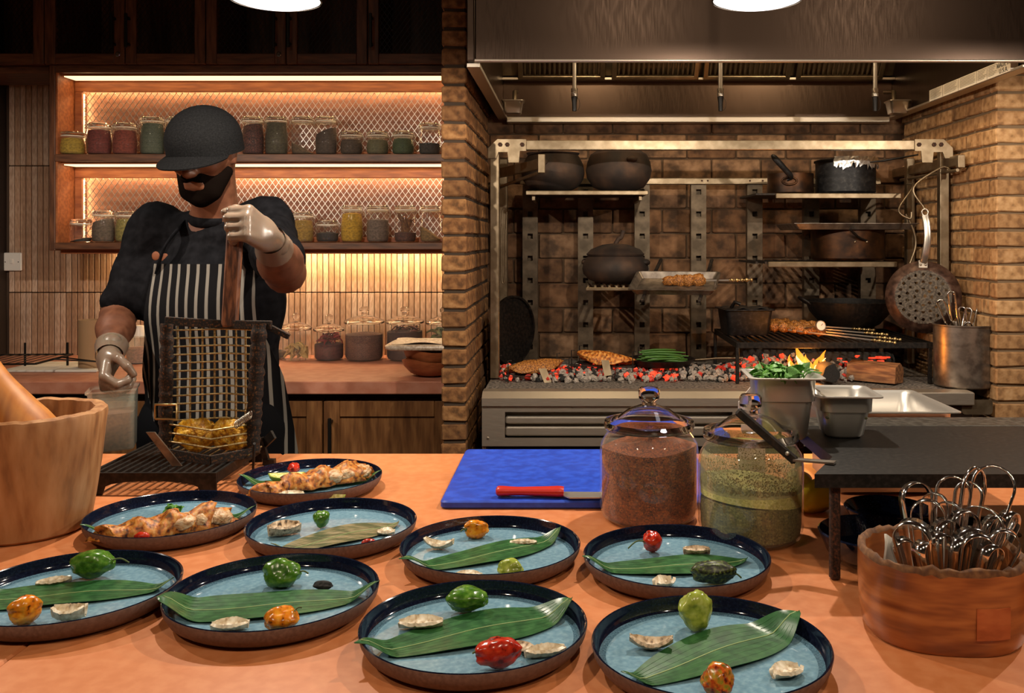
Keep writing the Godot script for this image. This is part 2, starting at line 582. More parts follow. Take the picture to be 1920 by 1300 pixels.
	mat("skewer_meat", "ffffff", 0.4, 0.0, ntex(0.05, ["2a1408", "7a4519", "a86c2c", "c98f4a"], [0.2, 0.4, 0.6, 0.85], 93), Vector3(12, 12, 12))
	bumpy(M.skewer_meat, fine, 0.4)
	mat("lime_peel", "7d8f2e", 0.35)
	mat("lime_flesh", "ffffff", 0.3, 0.0, ntex(0.06, ["b3b05a", "cfcf86", "dfe0a6"], [0.2, 0.5, 0.8], 94), Vector3(12, 12, 12))
	mat("bean_green", "3f6a26", 0.35)
	mat("herb_green", "ffffff", 0.45, 0.0, ntex(0.05, ["2f5a1a", "4f8a2c", "74ab46"], [0.2, 0.5, 0.8], 95), Vector3(30, 30, 30))
	M.herb_green.backlight_enabled = true
	M.herb_green.backlight = Color(0.1, 0.2, 0.05)
	# light givers
	glowing("pendant_glow", "f6f6ff", 2.4)
	glowing("hood_lamp_glow", "ffe9c4", 2.0)
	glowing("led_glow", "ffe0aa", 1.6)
	glowing("fill_downlight_glow", "ffe2b8", 3.0)
	glowing("ember_hot", "f0462a", 0.7)
	glowing("ember_dim", "a5281a", 0.25)
	glowing("flame_core", "ffd890", 4.0)
	glowing("flame_outer", "ff8a22", 2.2)
	M.flame_outer.albedo_color = Color(0, 0, 0, 0.55)
	M.flame_outer.transparency = BaseMaterial3D.TRANSPARENCY_ALPHA
	M.flame_outer.roughness = 0.9
	mat("ash", "ffffff", 0.95, 0.0, ntex(0.05, ["6b635c", "93897f", "b5aaa0"], [0.2, 0.5, 0.8], 96), Vector3(20, 20, 20))
	mat("charcoal", "ffffff", 0.85, 0.0, ntex(0.05, ["0d0c0b", "1c1a18", "34302c"], [0.3, 0.6, 0.9], 97), Vector3(20, 20, 20))
	mat("ash_bed", "ffffff", 0.95, 0.0, ntex(0.04, ["2b2724", "554d46", "7d736a"], [0.25, 0.5, 0.8], 98), Vector3(8, 8, 8))


# ---------------------------------------------------------------- lamps
func area(parent: Node3D, called: String, at: Vector3, towards: Vector3, size: Vector2, col: String, energy: float) -> void:
	var l := AreaLight3D.new()
	l.name = called
	l.area_size = size
	l.area_normalize_energy = true
	l.light_color = Color(col)
	l.light_energy = energy
	l.area_range = 12.0
	l.area_attenuation = 2.0
	l.shadow_enabled = true
	parent.add_child(l, true)
	l.position = at
	var up := Vector3.UP if absf(towards.y) < 0.9 else Vector3.FORWARD
	l.basis = Basis.looking_at(towards, up)


func omni(parent: Node3D, called: String, at: Vector3, size: float, col: String, energy: float) -> void:
	var l := OmniLight3D.new()
	l.name = called
	l.light_color = Color(col)
	l.light_energy = energy
	l.light_size = size
	l.omni_range = 12.0
	l.omni_attenuation = 2.0
	l.shadow_enabled = true
	parent.add_child(l, true)
	l.position = at


func pendants() -> void:
	var names := ["warm round pendant lamp hanging over the pass at upper left", "warm round pendant lamp hanging before the steel hood", "pendant lamp hanging beyond the far end of the pass", "pendant lamp hanging over the near end of the pass"]
	var i := 0
	for x in [-0.628, 0.397, 1.42, -1.65]:
		var t := thing("pendant_lamp", names[i], "lamp", Vector3(x, 1.96, -1.97), 0.0, "pendant lamps over the pass")
		var s := Shape.new()
		lathe(s, [Vector2(0.094, -0.002), Vector2(0.096, 0.0), Vector2(0.093, 0.03), Vector2(0.08, 0.07), Vector2(0.055, 0.105), Vector2(0.03, 0.13), Vector2(0.022, 0.17), Vector2(0.018, 0.17), Vector2(0.026, 0.13), Vector2(0.05, 0.103), Vector2(0.076, 0.068), Vector2(0.09, 0.03), Vector2(0.0925, 0.0)], 48)
		part("lamp_shade", s, M.black_metal, t)
		s = Shape.new()
		lathe(s, [Vector2(0.0, 0.05), Vector2(0.06, 0.04), Vector2(0.09, 0.012), Vector2(0.091, 0.0), Vector2(0.075, -0.006), Vector2(0.04, -0.011), Vector2(0.0, -0.013)], 48)
		part("lamp_diffuser", s, M.pendant_glow, t)
		s = Shape.new()
		tube(s, [Vector3(0, 0.17, 0), Vector3(0, 0.94, 0)], 0.004, 6)
		part("lamp_cord", s, M.black_metal, t)
		omni(t, "pendant_light", Vector3(0, 0.0, 0), 0.012, "fff0dc", 0.9)
		i += 1


func fill_downlights() -> void:  # made-up ceiling lamps out of view, added to brighten the room
	for k in 3:
		var p := Vector3([-1.3, 0.35, 1.7][k], 2.885, 0.3)
		var t := thing("added_fill_downlight", "added unseen fill downlight before the pass, %s of three" % ["leftmost", "middle", "rightmost"][k], "light", p, 0.0, "ceiling downlights")
		var s := Shape.new()
		lathe(s, [Vector2(0.07, 0.015), Vector2(0.085, 0.012), Vector2(0.085, 0.0), Vector2(0.065, 0.0), Vector2(0.065, 0.015)], 32)
		part("trim_ring", s, M.black_metal, t)
		s = Shape.new()
		lathe(s, [Vector2(0.0, 0.01), Vector2(0.064, 0.01), Vector2(0.064, 0.006), Vector2(0.0, 0.006)], 32)
		part("light_lens", s, M.fill_downlight_glow, t)
		area(t, "fill_downlight_beam", Vector3(0, 0.004, 0), Vector3.DOWN, Vector2(0.11, 0.11), "ffe9cc", 1.8)


# ---------------------------------------------------------------- the setting
func room() -> void:
	var walls := {
		"floor": [Vector3(-3.2, -0.1, -4.2), Vector3(3.2, 0.0, 2.6), "floor_tile"],
		"ceiling": [Vector3(-3.2, 2.9, -4.2), Vector3(3.2, 3.0, 2.6), "ceiling_paint"],
		"wall_left": [Vector3(-2.75, 0.0, -4.1), Vector3(-2.6, 2.9, 2.5), "plaster"],
		"wall_right": [Vector3(2.6, 0.0, -4.1), Vector3(2.75, 2.9, 2.5), "plaster"],
		"wall_front": [Vector3(-2.75, 0.0, 2.5), Vector3(2.75, 2.9, 2.6), "plaster"],
		"trim_1": [Vector3(-2.6, 0.0, -4.0), Vector3(-2.44, 2.9, -3.95), "dark_trim"],
	}
	for k in walls:
		var s := Shape.new()
		span(s, walls[k][0], walls[k][1])
		structure(k, s, M[walls[k][2]])


func tile_wall() -> void:
	var s := Shape.new()
	span(s, Vector3(-2.6, 0.0, -4.12), Vector3(-0.42, 2.9, -4.012))
	var w := structure("wall_back", s, M.grout)
	# finger tiles, each its own piece, in three courses
	var meshes := {}
	var w_t := 0.0247
	var courses := [[0.93, 1.218], [1.222, 1.766], [1.770, 2.20]]
	for r in courses.size():
		var h: float = courses[r][1] - courses[r][0]
		var tile := Shape.new()
		box(tile, Vector3.ZERO, Vector3(w_t - 0.003, h, 0.012), 0.0018)
		meshes[r] = tile.mesh()
		var n := 81 if r == 0 else (81 if r == 1 else 12)
		for i in n:
			var x := -2.43 + (i + 0.5) * w_t
			if x > -0.43:
				break
			part("tile", meshes[r], M["tile_%d" % rng.randi_range(0, 2)], w, Transform3D(Basis(), Vector3(x, courses[r][0] + h / 2.0, -4.006 + rng.randf_range(-0.0008, 0.0008))))


func brick_mesh(size: Vector3, sd: int) -> ArrayMesh:
	var s := Shape.new()
	var nz := FastNoiseLite.new()
	nz.seed = sd
	nz.frequency = 9.0
	box(s, Vector3.ZERO, size, 0.004)
	for i in s.v.size():
		s.v[i] += Vector3(nz.get_noise_3dv(s.v[i] * 4.0), nz.get_noise_3dv(s.v[i] * 4.0 + Vector3.ONE * 9.0), nz.get_noise_3dv(s.v[i] * 4.0 - Vector3.ONE * 9.0)) * 0.004
	return s.mesh()


func hearth_walls() -> void:
	# back of the hearth: large blocks 0.206 x 0.103
	var s := Shape.new()
	span(s, Vector3(-0.45, 0.0, -4.0), Vector3(1.7, 2.9, -3.862))
	var w := structure("wall_hearth_back", s, M.mortar_brown)
	var shapes := []
	for i in 4:
		shapes.append(brick_mesh(Vector3(0.2, 0.0975, 0.03), 100 + i))
	for r in 11:
		for c in 10:
			var x := -0.34 + (c + (0.5 if r % 2 else 0.0)) * 0.206
			if x > 1.5:
				continue
			part("brick", shapes[rng.randi_range(0, 3)], M["brick_hearth_%d" % rng.randi_range(0, 2)], w, Transform3D(Basis(), Vector3(x, 0.905 + r * 0.1035, -3.865 + rng.randf_range(-0.002, 0.002))))
	# left pier: one brick thick, the headers show at its end
	s = Shape.new()
	span(s, Vector3(-0.412, 0.0, -3.9), Vector3(-0.345, 2.9, -3.008))
	w = structure("wall_hearth_left", s, M.mortar_dark)
	shapes = []
	for i in 4:
		shapes.append(brick_mesh(Vector3(0.081, 0.051, 0.114), 110 + i))
	for r in 37:
		for c in 8:
			var z := -3.057 - (c + (0.5 if r % 2 else 0.0)) * 0.122
			if z < -3.84:
				continue
			if r % 2 and c == 0:
				var half := brick_mesh(Vector3(0.081, 0.051, 0.054), 130 + r)
				part("brick", half, M["brick_brown_%d" % rng.randi_range(0, 2)], w, Transform3D(Basis(), Vector3(-0.3785, 0.64 + r * 0.061, -3.028)))
			part("brick", shapes[rng.randi_range(0, 3)], M["brick_brown_%d" % rng.randi_range(0, 2)], w, Transform3D(Basis(), Vector3(-0.3785 + rng.randf_range(-0.002, 0.002), 0.64 + r * 0.061, z)))
	# right wall
	s = Shape.new()
	span(s, Vector3(1.388, 0.0, -3.9), Vector3(1.9, 2.9, -3.008))
	w = structure("wall_hearth_right", s, M.mortar_tan)
	shapes = []
	for i in 4:
		shapes.append(brick_mesh(Vector3(0.1, 0.0475, 0.112), 120 + i))
	var front := brick_mesh(Vector3(0.2, 0.0475, 0.1), 127)
	for r in 23:
		for c in 8:
			var z := -3.056 - (c + (0.5 if r % 2 else 0.0)) * 0.119
			if z < -3.84:
				continue
			if r % 2 and c == 0:
				part("brick", brick_mesh(Vector3(0.1, 0.0475, 0.052), 160 + r), M["brick_tan_%d" % rng.randi_range(0, 2)], w, Transform3D(Basis(), Vector3(1.43, 0.78 + r * 0.056, -3.026)))
			part("brick", shapes[rng.randi_range(0, 3)], M["brick_tan_%d" % rng.randi_range(0, 2)], w, Transform3D(Basis(), Vector3(1.43 + rng.randf_range(-0.002, 0.002), 0.78 + r * 0.056, z)))
		part("brick", front, M["brick_brown_%d" % rng.randi_range(0, 2)], w, Transform3D(Basis(), Vector3(1.585, 0.78 + r * 0.056, -3.05)))


# ---------------------------------------------------------------- back counter, niche, cabinets
func back_counter() -> void:
	var t := thing("back_worktop", "terracotta worktop running along the tiled wall behind the cook", "worktop")
	spanned("slab", Vector3(-2.44, 0.905, -4.0), Vector3(-0.425, 0.95, -3.25), M.back_counter, t, 0.003)
	spanned("backing", Vector3(-2.44, 0.885, -3.98), Vector3(-0.425, 0.904, -3.3), M.dark_trim, t, 0.0)
	# base cabinets below it, shaker doors with black bar handles
	var names := ["dark wooden base cabinet under the worktop left of the cook", "brown wooden base cabinet with black bar handles behind the cook", "brown wooden base cabinet under the worktop beside the brick pier"]
	var edges := [[-2.44, -1.72], [-1.72, -0.88], [-0.88, -0.425]]
	for i in 3:
		var x0: float = edges[i][0]
		var x1: float = edges[i][1]
		t = thing("base_cabinet", names[i], "cabinet", Vector3.ZERO, 0.0, "base cabinets under the back worktop")
		spanned("carcass", Vector3(x0 + 0.002, 0.0, -3.97), Vector3(x1 - 0.002, 0.88, -3.32), M.cabinet_wood, t)
		var doors := [[x0, (x0 + x1) / 2.0, 1], [(x0 + x1) / 2.0, x1, -1]] if x1 - x0 > 0.6 else [[x0, x1, -1]]
		for d in doors:
			shaker(t, d[0] + 0.003, d[1] - 0.003, 0.1, 0.875, -3.3, d[2])


func shaker(t: Node3D, x0: float, x1: float, y0: float, y1: float, z: float, handle: int) -> void:
	var s := Shape.new()
	span(s, Vector3(x0 + 0.05, y0 + 0.05, z - 0.012), Vector3(x1 - 0.05, y1 - 0.05, z + 0.004))
	var d := part("door", s, M.cabinet_wood, t)
	spanned("stile", Vector3(x0, y0, z - 0.01), Vector3(x0 + 0.056, y1, z + 0.014), M.cabinet_wood, d, 0.002)
	spanned("stile", Vector3(x1 - 0.056, y0, z - 0.01), Vector3(x1, y1, z + 0.014), M.cabinet_wood, d, 0.002)
	for y in [y0, y1 - 0.056]:
		spanned("rail", Vector3(x0 + 0.0565, y, z - 0.01), Vector3(x1 - 0.0565, y + 0.056, z + 0.0135), M.cabinet_wood, d, 0.002)
	var hx := x1 - 0.028 if handle > 0 else x0 + 0.028
	s = Shape.new()
	box(s, Vector3(hx, y1 - 0.14, z + 0.042), Vector3(0.012, 0.17, 0.01), 0.002)
	for dy in [-0.07, 0.07]:
		box(s, Vector3(hx, y1 - 0.14 + dy, z + 0.026), Vector3(0.01, 0.01, 0.026))
	part("handle", s, M.black_metal, d)


func diamonds(x0: float, x1: float, y0: float, y1: float, z: float, w: float, h: float, r: float) -> Shape:
	# expanded mesh: crossing diagonal wires clipped to the opening
	var s := Shape.new()
	var k := h / w
	var n := int(ceil((x1 - x0 + (y1 - y0) / k) / w)) + 1
	for d in [1.0, -1.0]:
		for i in n:
			var xs := x0 + i * w - (y1 - y0) / k if d > 0 else x0 + i * w
			var a := Vector2(xs, y0)
			var b := Vector2(xs + (y1 - y0) / k * d, y1)
			if d < 0:
				a.x = xs
				b.x = xs - (y1 - y0) / k
			# clip
			var lo := minf(a.x, b.x)
			var hi := maxf(a.x, b.x)
			if hi <= x0 or lo >= x1:
				continue
			var p := a
			var q := b
			for side in [x0, x1]:
				var inside_p := p.x >= x0 - 1e-6 if side == x0 else p.x <= x1 + 1e-6
				var inside_q := q.x >= x0 - 1e-6 if side == x0 else q.x <= x1 + 1e-6
				if not inside_p:
					p = p.lerp(q, (side - p.x) / (q.x - p.x))
				elif not inside_q:
					q = p.lerp(q, (side - p.x) / (q.x - p.x))
			if p.distance_to(q) > 0.004:
				tube(s, [Vector3(p.x, p.y, z + d * r * 0.4), Vector3(q.x, q.y, z + d * r * 0.4)], r, 4, false)
	return s


func shelf_niche() -> void:
	var t := thing("lit_shelf_unit", "lit wooden wall shelf unit with two diamond-mesh backed niches full of spice jars", "shelf unit")
	var zf := -3.6
	var zb := -3.725
	var xl := -2.0065
	var xi := -2.0189
	var xr := -0.425
	# outer frame
	spanned("side_panel", Vector3(xi - 0.01, 1.4064, -3.99), Vector3(xl, 2.1285, zf), M.walnut, t)
	spanned("top_rail", Vector3(xl, 2.0995, -3.99), Vector3(xr, 2.1285, zf + 0.001), M.walnut_h, t)
	var shelves := [[1.7529, 1.782], [1.4106, 1.4376]]
	for e in shelves:
		spanned("shelf_board", Vector3(xl, e[0], -3.985), Vector3(xr, e[1], zf + 0.002), M.walnut_h, t)
	spanned("shelf_lip", Vector3(-2.007, 1.3932, -3.68), Vector3(xr, 1.4121, -3.64), M.niche_wood, t)
	var tops := [2.0995, 1.7529]
	var floors := [1.782, 1.4376]
	for i in 2:
		var y1: float = tops[i]
		var y0: float = floors[i]
		spanned("niche_cheek", Vector3(xl + 0.001, y0, -3.97), Vector3(xl + 0.008, y1, zf - 0.004), M.niche_wood, t, 0.0)
		# inner frame before the lit mesh
		var fx0 := xl + 0.009
		var fx1 := xr
		var ins := 0.026
		spanned("back_frame", Vector3(fx0, y1 - 0.03 - ins, zb - 0.012), Vector3(fx1, y1 - 0.016, zb), M.niche_wood, t)
		spanned("back_frame", Vector3(fx0, y0, zb - 0.012), Vector3(fx1, y0 + 0.02, zb), M.niche_wood, t)
		spanned("back_frame", Vector3(fx0, y0 + 0.02, zb - 0.012), Vector3(fx0 + 0.03, y1 - 0.056, zb), M.niche_wood, t)
		spanned("back_frame", Vector3(fx1 - 0.012, y0 + 0.02, zb - 0.012), Vector3(fx1, y1 - 0.056, zb), M.niche_wood, t)
		var mesh := part("wire_mesh", diamonds(fx0 + 0.03, fx1 - 0.012, y0 + 0.02, y1 - 0.056, zb - 0.016, 0.025, 0.034, 0.0014), M.pan_steel, t)
		mesh.set_meta("kind", "stuff")
		spanned("back_panel", Vector3(fx0, y0, -3.79), Vector3(fx1, y1, -3.774), M.panel_back, t, 0.0)
		spanned("niche_ceiling", Vector3(fx0, y1 - 0.008, -3.774), Vector3(fx1, y1, zf - 0.03), M.niche_wood, t, 0.0)
		# light strips: one behind the inner frame washing the panel, ones at its ends, and a glowing plate that paints the soffit as lit
		var mid := (fx0 + fx1) / 2.0
		var run := fx1 - fx0
		boxed("led_and_soffit_glow", Vector3(mid, y1 - 0.041, -3.757), Vector3(run - 0.04, 0.006, 0.012), M.led_glow, t, 0.0)
		area(t, "led_light", Vector3(mid, y1 - 0.0445, -3.757), Vector3(0, -1, -0.1).normalized(), Vector2(run - 0.04, 0.012), "ffd494", 0.36)
		boxed("led_and_soffit_glow", Vector3(fx0 + 0.02, (y0 + y1) / 2.0 - 0.02, -3.757), Vector3(0.006, y1 - y0 - 0.08, 0.012), M.led_glow, t, 0.0)
		area(t, "led_light", Vector3(fx0 + 0.024, (y0 + y1) / 2.0 - 0.02, -3.757), Vector3(1, 0, -0.1).normalized(), Vector2(0.012, y1 - y0 - 0.08), "ffd494", 0.045)
		boxed("led_and_soffit_glow", Vector3(fx1 - 0.004, (y0 + y1) / 2.0, -3.757), Vector3(0.006, y1 - y0 - 0.08, 0.012), M.led_glow, t, 0.0)
		area(t, "led_light", Vector3(fx1 - 0.008, (y0 + y1) / 2.0, -3.757), Vector3(-1, 0, -0.1).normalized(), Vector2(0.012, y1 - y0 - 0.08), "ffd494", 0.045)
		boxed("led_and_soffit_glow", Vector3(mid, y1 - 0.010, zf - 0.073), Vector3(run - 0.02, 0.004, 0.085), M.led_glow, t, 0.0)  # glow put into the soffit itself, standing for light washing over it
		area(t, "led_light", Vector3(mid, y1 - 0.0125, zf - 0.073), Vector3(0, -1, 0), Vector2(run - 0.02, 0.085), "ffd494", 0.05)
	# strip under the unit washing the tiles
	var y: float = shelves[1][0] - 0.004
	var m2 := (xl + xr) / 2.0 + 0.03
	boxed("led_and_soffit_glow", Vector3(m2, y, -3.93), Vector3(1.5, 0.006, 0.012), M.led_glow, t, 0.0)
	area(t, "led_light", Vector3(m2, y - 0.0035, -3.93), Vector3(0, -1, -0.25).normalized(), Vector2(1.5, 0.012), "ffd9a0", 1.1)


func upper_cabinets() -> void:
	var zf := -3.58
	var y0 := 2.1289
	var y1 := 2.88
	var seams := [-2.6659, -2.3502, -2.0386, -1.725, -1.4134, -1.1019, -0.7862, -0.425]
	var units := [[0, 1], [2, 3], [4, 5], [6]]
	var names := ["dark wall cabinet with mesh doors at the far left end", "dark wall cabinet with paired mesh doors left of the pendant lamp", "dark wall cabinet with mesh doors behind the pendant lamp", "single dark mesh-door wall cabinet beside the brick pier"]
	for u in units.size():
		var t := thing("wall_cabinet", names[u], "cabinet", Vector3.ZERO, 0.0, "wall cabinets above the shelf unit")
		var x0: float = maxf(seams[units[u][0]], -2.58)
		var x1: float = seams[units[u][units[u].size() - 1] + 1]
		spanned("carcass", Vector3(x0 + 0.001, y0, -4.0), Vector3(x1 - 0.001, y0 + 0.012, zf - 0.022), M.walnut_h, t, 0.0)
		spanned("back_board", Vector3(x0 + 0.001, y0 + 0.013, -4.0), Vector3(x1 - 0.001, y1, -3.985), M.walnut, t, 0.0)
		for sx in [x0 + 0.001, x1 - 0.019]:
			spanned("side_board", Vector3(sx, y0 + 0.013, -3.984), Vector3(sx + 0.018, y1, zf - 0.022), M.walnut, t, 0.0)
		for d in units[u]:
			var a: float = maxf(seams[d], -2.58) + 0.002
			var b: float = seams[d + 1] - 0.002
			var s := Shape.new()
			var door := part("door", diamonds(a + 0.04, b - 0.04, y0 + 0.042, y1 - 0.04, zf - 0.012, 0.0195, 0.027, 0.0009), M.black_metal, t)
			spanned("stile", Vector3(a, y0, zf - 0.02), Vector3(a + 0.041, y1, zf), M.walnut, door)
			spanned("stile", Vector3(b - 0.041, y0, zf - 0.02), Vector3(b, y1, zf), M.walnut, door)
			spanned("rail", Vector3(a + 0.0415, y0, zf - 0.02), Vector3(b - 0.0415, y0 + 0.041, zf - 0.0005), M.walnut_h, door)
			spanned("rail", Vector3(a + 0.0415, y1 - 0.041, zf - 0.02), Vector3(b - 0.0415, y1, zf - 0.0005), M.walnut_h, door)
			var left: bool = d % 2 == 0
			var hx := b - 0.036 if left and d < 6 else a + 0.016
			s = Shape.new()
			box(s, Vector3(hx, 2.2527, zf + 0.03), Vector3(0.011, 0.132, 0.01), 0.002)
			for dy in [-0.05, 0.05]:
				box(s, Vector3(hx, 2.2527 + dy, zf + 0.014), Vector3(0.009, 0.009, 0.03))
			part("handle", s, M.black_metal, door)
			if left and d > 0 and d < 6:
				s = Shape.new()
				lathe(s, [Vector2(0.0, 0.0), Vector2(0.0095, 0.0), Vector2(0.0095, 0.004), Vector2(0.007, 0.006), Vector2(0.0, 0.006)], 20, Transform3D(Basis(Vector3.RIGHT, PI / 2), Vector3(b - 0.024, y0 + 0.037, zf)))
				part("lock", s, M.chrome, door)
	var s2 := Shape.new()
	span(s2, Vector3(-2.58, 2.0989, -3.9), Vector3(-2.0406, y0 - 0.001, -3.62), 0.002)
	single("fascia_board", s2, M.walnut_h, "dark wooden fascia board under the left wall cabinet", "board")


# ---------------------------------------------------------------- hood
func hood() -> void:
	var t := thing("extraction_hood", "large brushed steel extraction hood over the wood-fired hearth", "hood")
	var yb := 1.951
	var yf := 1.962
	spanned("front_panel", Vector3(-0.275, yf, -2.668), Vector3(1.345, 2.89, -2.65), M.hood_steel, t, 0.004)
	spanned("corner_flange", Vector3(-0.297, yf, -2.69), Vector3(-0.277, 2.89, -2.648), M.hood_steel, t, 0.002)
	var s := Shape.new()
	tube(s, [Vector3(-0.275, yf + 0.001, -2.655), Vector3(1.345, yf + 0.001, -2.655)], 0.006, 8)
	part("front_lip", s, M.steel_brushed, t)
	spanned("side_panel", Vector3(-0.295, yb, -3.85), Vector3(-0.28, 2.89, -2.691), M.hood_steel, t, 0.001)
	spanned("side_panel", Vector3(1.33, yb, -3.85), Vector3(1.345, 2.89, -2.67), M.hood_steel, t, 0.001)
	spanned("side_rim", Vector3(-0.3, yb - 0.004, -3.85), Vector3(-0.262, yb + 0.008, -2.67), M.steel_brushed, t, 0.001)
	spanned("side_rim", Vector3(1.305, yb - 0.004, -3.85), Vector3(1.35, yb + 0.004, -2.67), M.steel_brushed, t, 0.001)
	spanned("back_panel", Vector3(-0.28, yb, -3.855), Vector3(1.33, 2.1083, -3.83), M.hood_steel, t, 0.001)
	spanned("back_ledge", Vector3(-0.262, 1.928, -3.84), Vector3(1.305, 1.952, -3.78), M.steel_brushed, t, 0.003)
	# filters lean forward over the ledge
	var lean := Basis(Vector3.RIGHT, deg_to_rad(38))
	var base_y := 2.1083
	spanned("filter_rail", Vector3(-0.28, base_y - 0.004, -3.83), Vector3(1.33, base_y + 0.006, -3.79), M.steel_brushed, t, 0.001)
	s = Shape.new()
	box(s, Vector3(0.525, base_y, -3.8) + lean * Vector3(0, 0.3, -0.035), Vector3(1.61, 0.6, 0.01), 0.0, lean)
	part("filter_backing", s, M.frame_steel, t)
	var slat := Shape.new()
	lathe(slat, [Vector2(0.0, 0.0), Vector2(0.0045, 0.008), Vector2(0.0066, 0.03), Vector2(0.0066, 0.5)], 8)
	var slat_mesh := slat.mesh()
	for f in 4:
		var x0: float = [-0.205, 0.178, 0.552, 0.932][f]
		var fr := Shape.new()
		for e in [[Vector3(0.0, 0.25, 0.0), Vector3(0.02, 0.5, 0.016)], [Vector3(0.335, 0.25, 0.0), Vector3(0.02, 0.5, 0.016)], [Vector3(0.1675, 0.0, 0.0), Vector3(0.355, 0.016, 0.016)]]:
			box(fr, Vector3(x0, base_y + 0.006, -3.79) + lean * e[0], e[1], 0.002, lean)
		var filter := part("baffle_filter", fr, M.frame_steel, t)
		for i in 16:
			part("baffle", slat_mesh, M.frame_steel, filter, Transform3D(lean, Vector3(x0 + 0.018 + i * 0.0201, base_y + 0.006, -3.79) + lean * Vector3(0, 0.008, 0)))
	spanned("canopy_ceiling", Vector3(-0.279, 2.5, -3.83), Vector3(1.329, 2.515, -2.67), M.hood_steel, t, 0.0)
	# two lamps in the canopy
	for lx in [0.09, 0.965]:
		var lamp := Node3D.new()
		lamp.name = "hood_lamp"
		t.add_child(lamp, true)
		lamp.position = Vector3(lx, 2.42, -3.0)
		s = Shape.new()
		lathe(s, [Vector2(0.0, 0.08), Vector2(0.06, 0.08), Vector2(0.06, 0.05), Vector2(0.05, 0.045), Vector2(0.0, 0.045)], 24)
		part("lamp_base", s, M.steel, lamp)
		s = Shape.new()
		lathe(s, [Vector2(0.048, 0.045), Vector2(0.05, 0.02), Vector2(0.042, -0.02), Vector2(0.02, -0.04), Vector2(0.0, -0.044)], 24)
		part("lamp_globe", s, M.hood_lamp_glow, lamp)
		omni(lamp, "hood_lamp_light", Vector3.ZERO, 0.03, "ffe2b4", 0.33)
	# sticker inside the right rim
	var lbl := Node3D.new()
	lbl.name = "label_sticker"
	t.add_child(lbl)
	lbl.position = Vector3(1.3035, 1.97, -3.05)
	lbl.scale = Vector3(1, 0.87, 1)
	lbl.rotation.y = -PI / 2
	spanned("sticker_backing", Vector3(-0.31, -0.0235, -0.022), Vector3(0.31, 0.0235, 0.001), M.sticker, lbl, 0.0)
	var ink := Shape.new()
	for x in [-0.19, -0.06, 0.08, 0.155]:
		span(ink, Vector3(x, -0.023, 0.0008), Vector3(x + 0.0012, 0.023, 0.0014))
	for b in [[-0.305, -0.2, 0.012], [-0.18, -0.07, 0.012], [-0.05, 0.07, 0.004], [0.085, 0.15, 0.015], [0.16, 0.22, 0.015]]:
		for k in 7:
			var yy: float = 0.018 - k * 0.0055
			span(ink, Vector3(b[0] + 0.004, yy, 0.0008), Vector3(b[1] - b[2] * float((k * 5) % 4) / 2.0, yy + 0.0013, 0.0013))
	part("sticker_print", ink, M.ink, lbl)
	for e in [["MADE IN", 0.0105], ["U.S.A.", -0.0105]]:
		var tm := TextMesh.new()
		tm.text = e[0]
		tm.font_size = 16
		tm.pixel_size = 0.0014
		tm.depth = 0.0006
		var o := part("sticker_print", tm, M.ink, lbl, Transform3D(Basis(), Vector3(0.266, e[1], 0.0013)))
		o.scale = Vector3.ONE * 0.95
	# grease cups at the back corners
	for e in [[Vector3(-0.2253, 1.9716, -3.62), 1.0, "steel grease cup hanging at the left rear corner of the hood"], [Vector3(1.279, 1.9716, -3.62), -1.0, "steel grease cup hanging at the right rear corner of the hood"]]:
		var c := thing("grease_cup", e[2], "cup", e[0])
		s = Shape.new()
		var rings := []
		for q in [[-0.034, 0.022], [-0.03, 0.03], [0.012, 0.037], [0.016, 0.042], [0.02, 0.042], [0.02, 0.034], [-0.026, 0.027]]:
			rings.append(rounded(0.0, q[1] * 1.05, q[1], q[1] * 0.35, q[0]))
		loft(s, rings, true, true, {1: true, 3: true, 4: true})
		part("cup", s, M.steel, c)
		s = Shape.new()
		tube(s, [Vector3(0.005 * e[1], 0.0, -0.03), Vector3(0.005 * e[1], 0.06, -0.03), Vector3(0.005 * e[1], 0.075, -0.13)], 0.009, 10)
		part("drain_pipe", s, M.frame_steel, c)
	# fire-suppression drops
	var drops := [["steel suppression drop pipe hanging under the left of the hood", 1077.0], ["steel suppression drop pipe hanging under the middle of the hood", 1351.0], ["steel suppression drop pipe hanging under the right of the hood", 1641.0]]
	for d in drops:
		var px: float = (d[1] - 1070.0) * 3.25 / 1735.0
		var c := thing("suppression_pipe", d[0], "pipe", Vector3(px, 1.9, -3.25))
		var top := 0.598
		s = Shape.new()
		tube(s, [Vector3(0, 0.075, 0), Vector3(0, top, 0)], 0.0075, 12)
		part("pipe", s, M.pan_steel, c)
		s = Shape.new()
		lathe(s, [Vector2(0.0, 0.052), Vector2(0.012, 0.052), Vector2(0.012, 0.064), Vector2(0.009, 0.066), Vector2(0.0115, 0.068), Vector2(0.0115, 0.08), Vector2(0.0, 0.08)], 6)
		part("fitting", s, M.steel, c)
		s = Shape.new()
		lathe(s, [Vector2(0.0, 0.0), Vector2(0.0075, 0.0), Vector2(0.0085, 0.03), Vector2(0.0115, 0.05), Vector2(0.0, 0.05)], 14)
		part("nozzle", s, M.black_metal, c)
		s = Shape.new()
		var loop := []
		for k in 13:
			var a := -PI / 2 + PI * k / 12.0
			loop.append(Vector3(0.008 + 0.011 * cos(a), 0.025 + 0.022 * sin(a), 0))
		tube(s, loop, 0.0008, 5)
		part("cap_strap", s, M.black_metal, c)


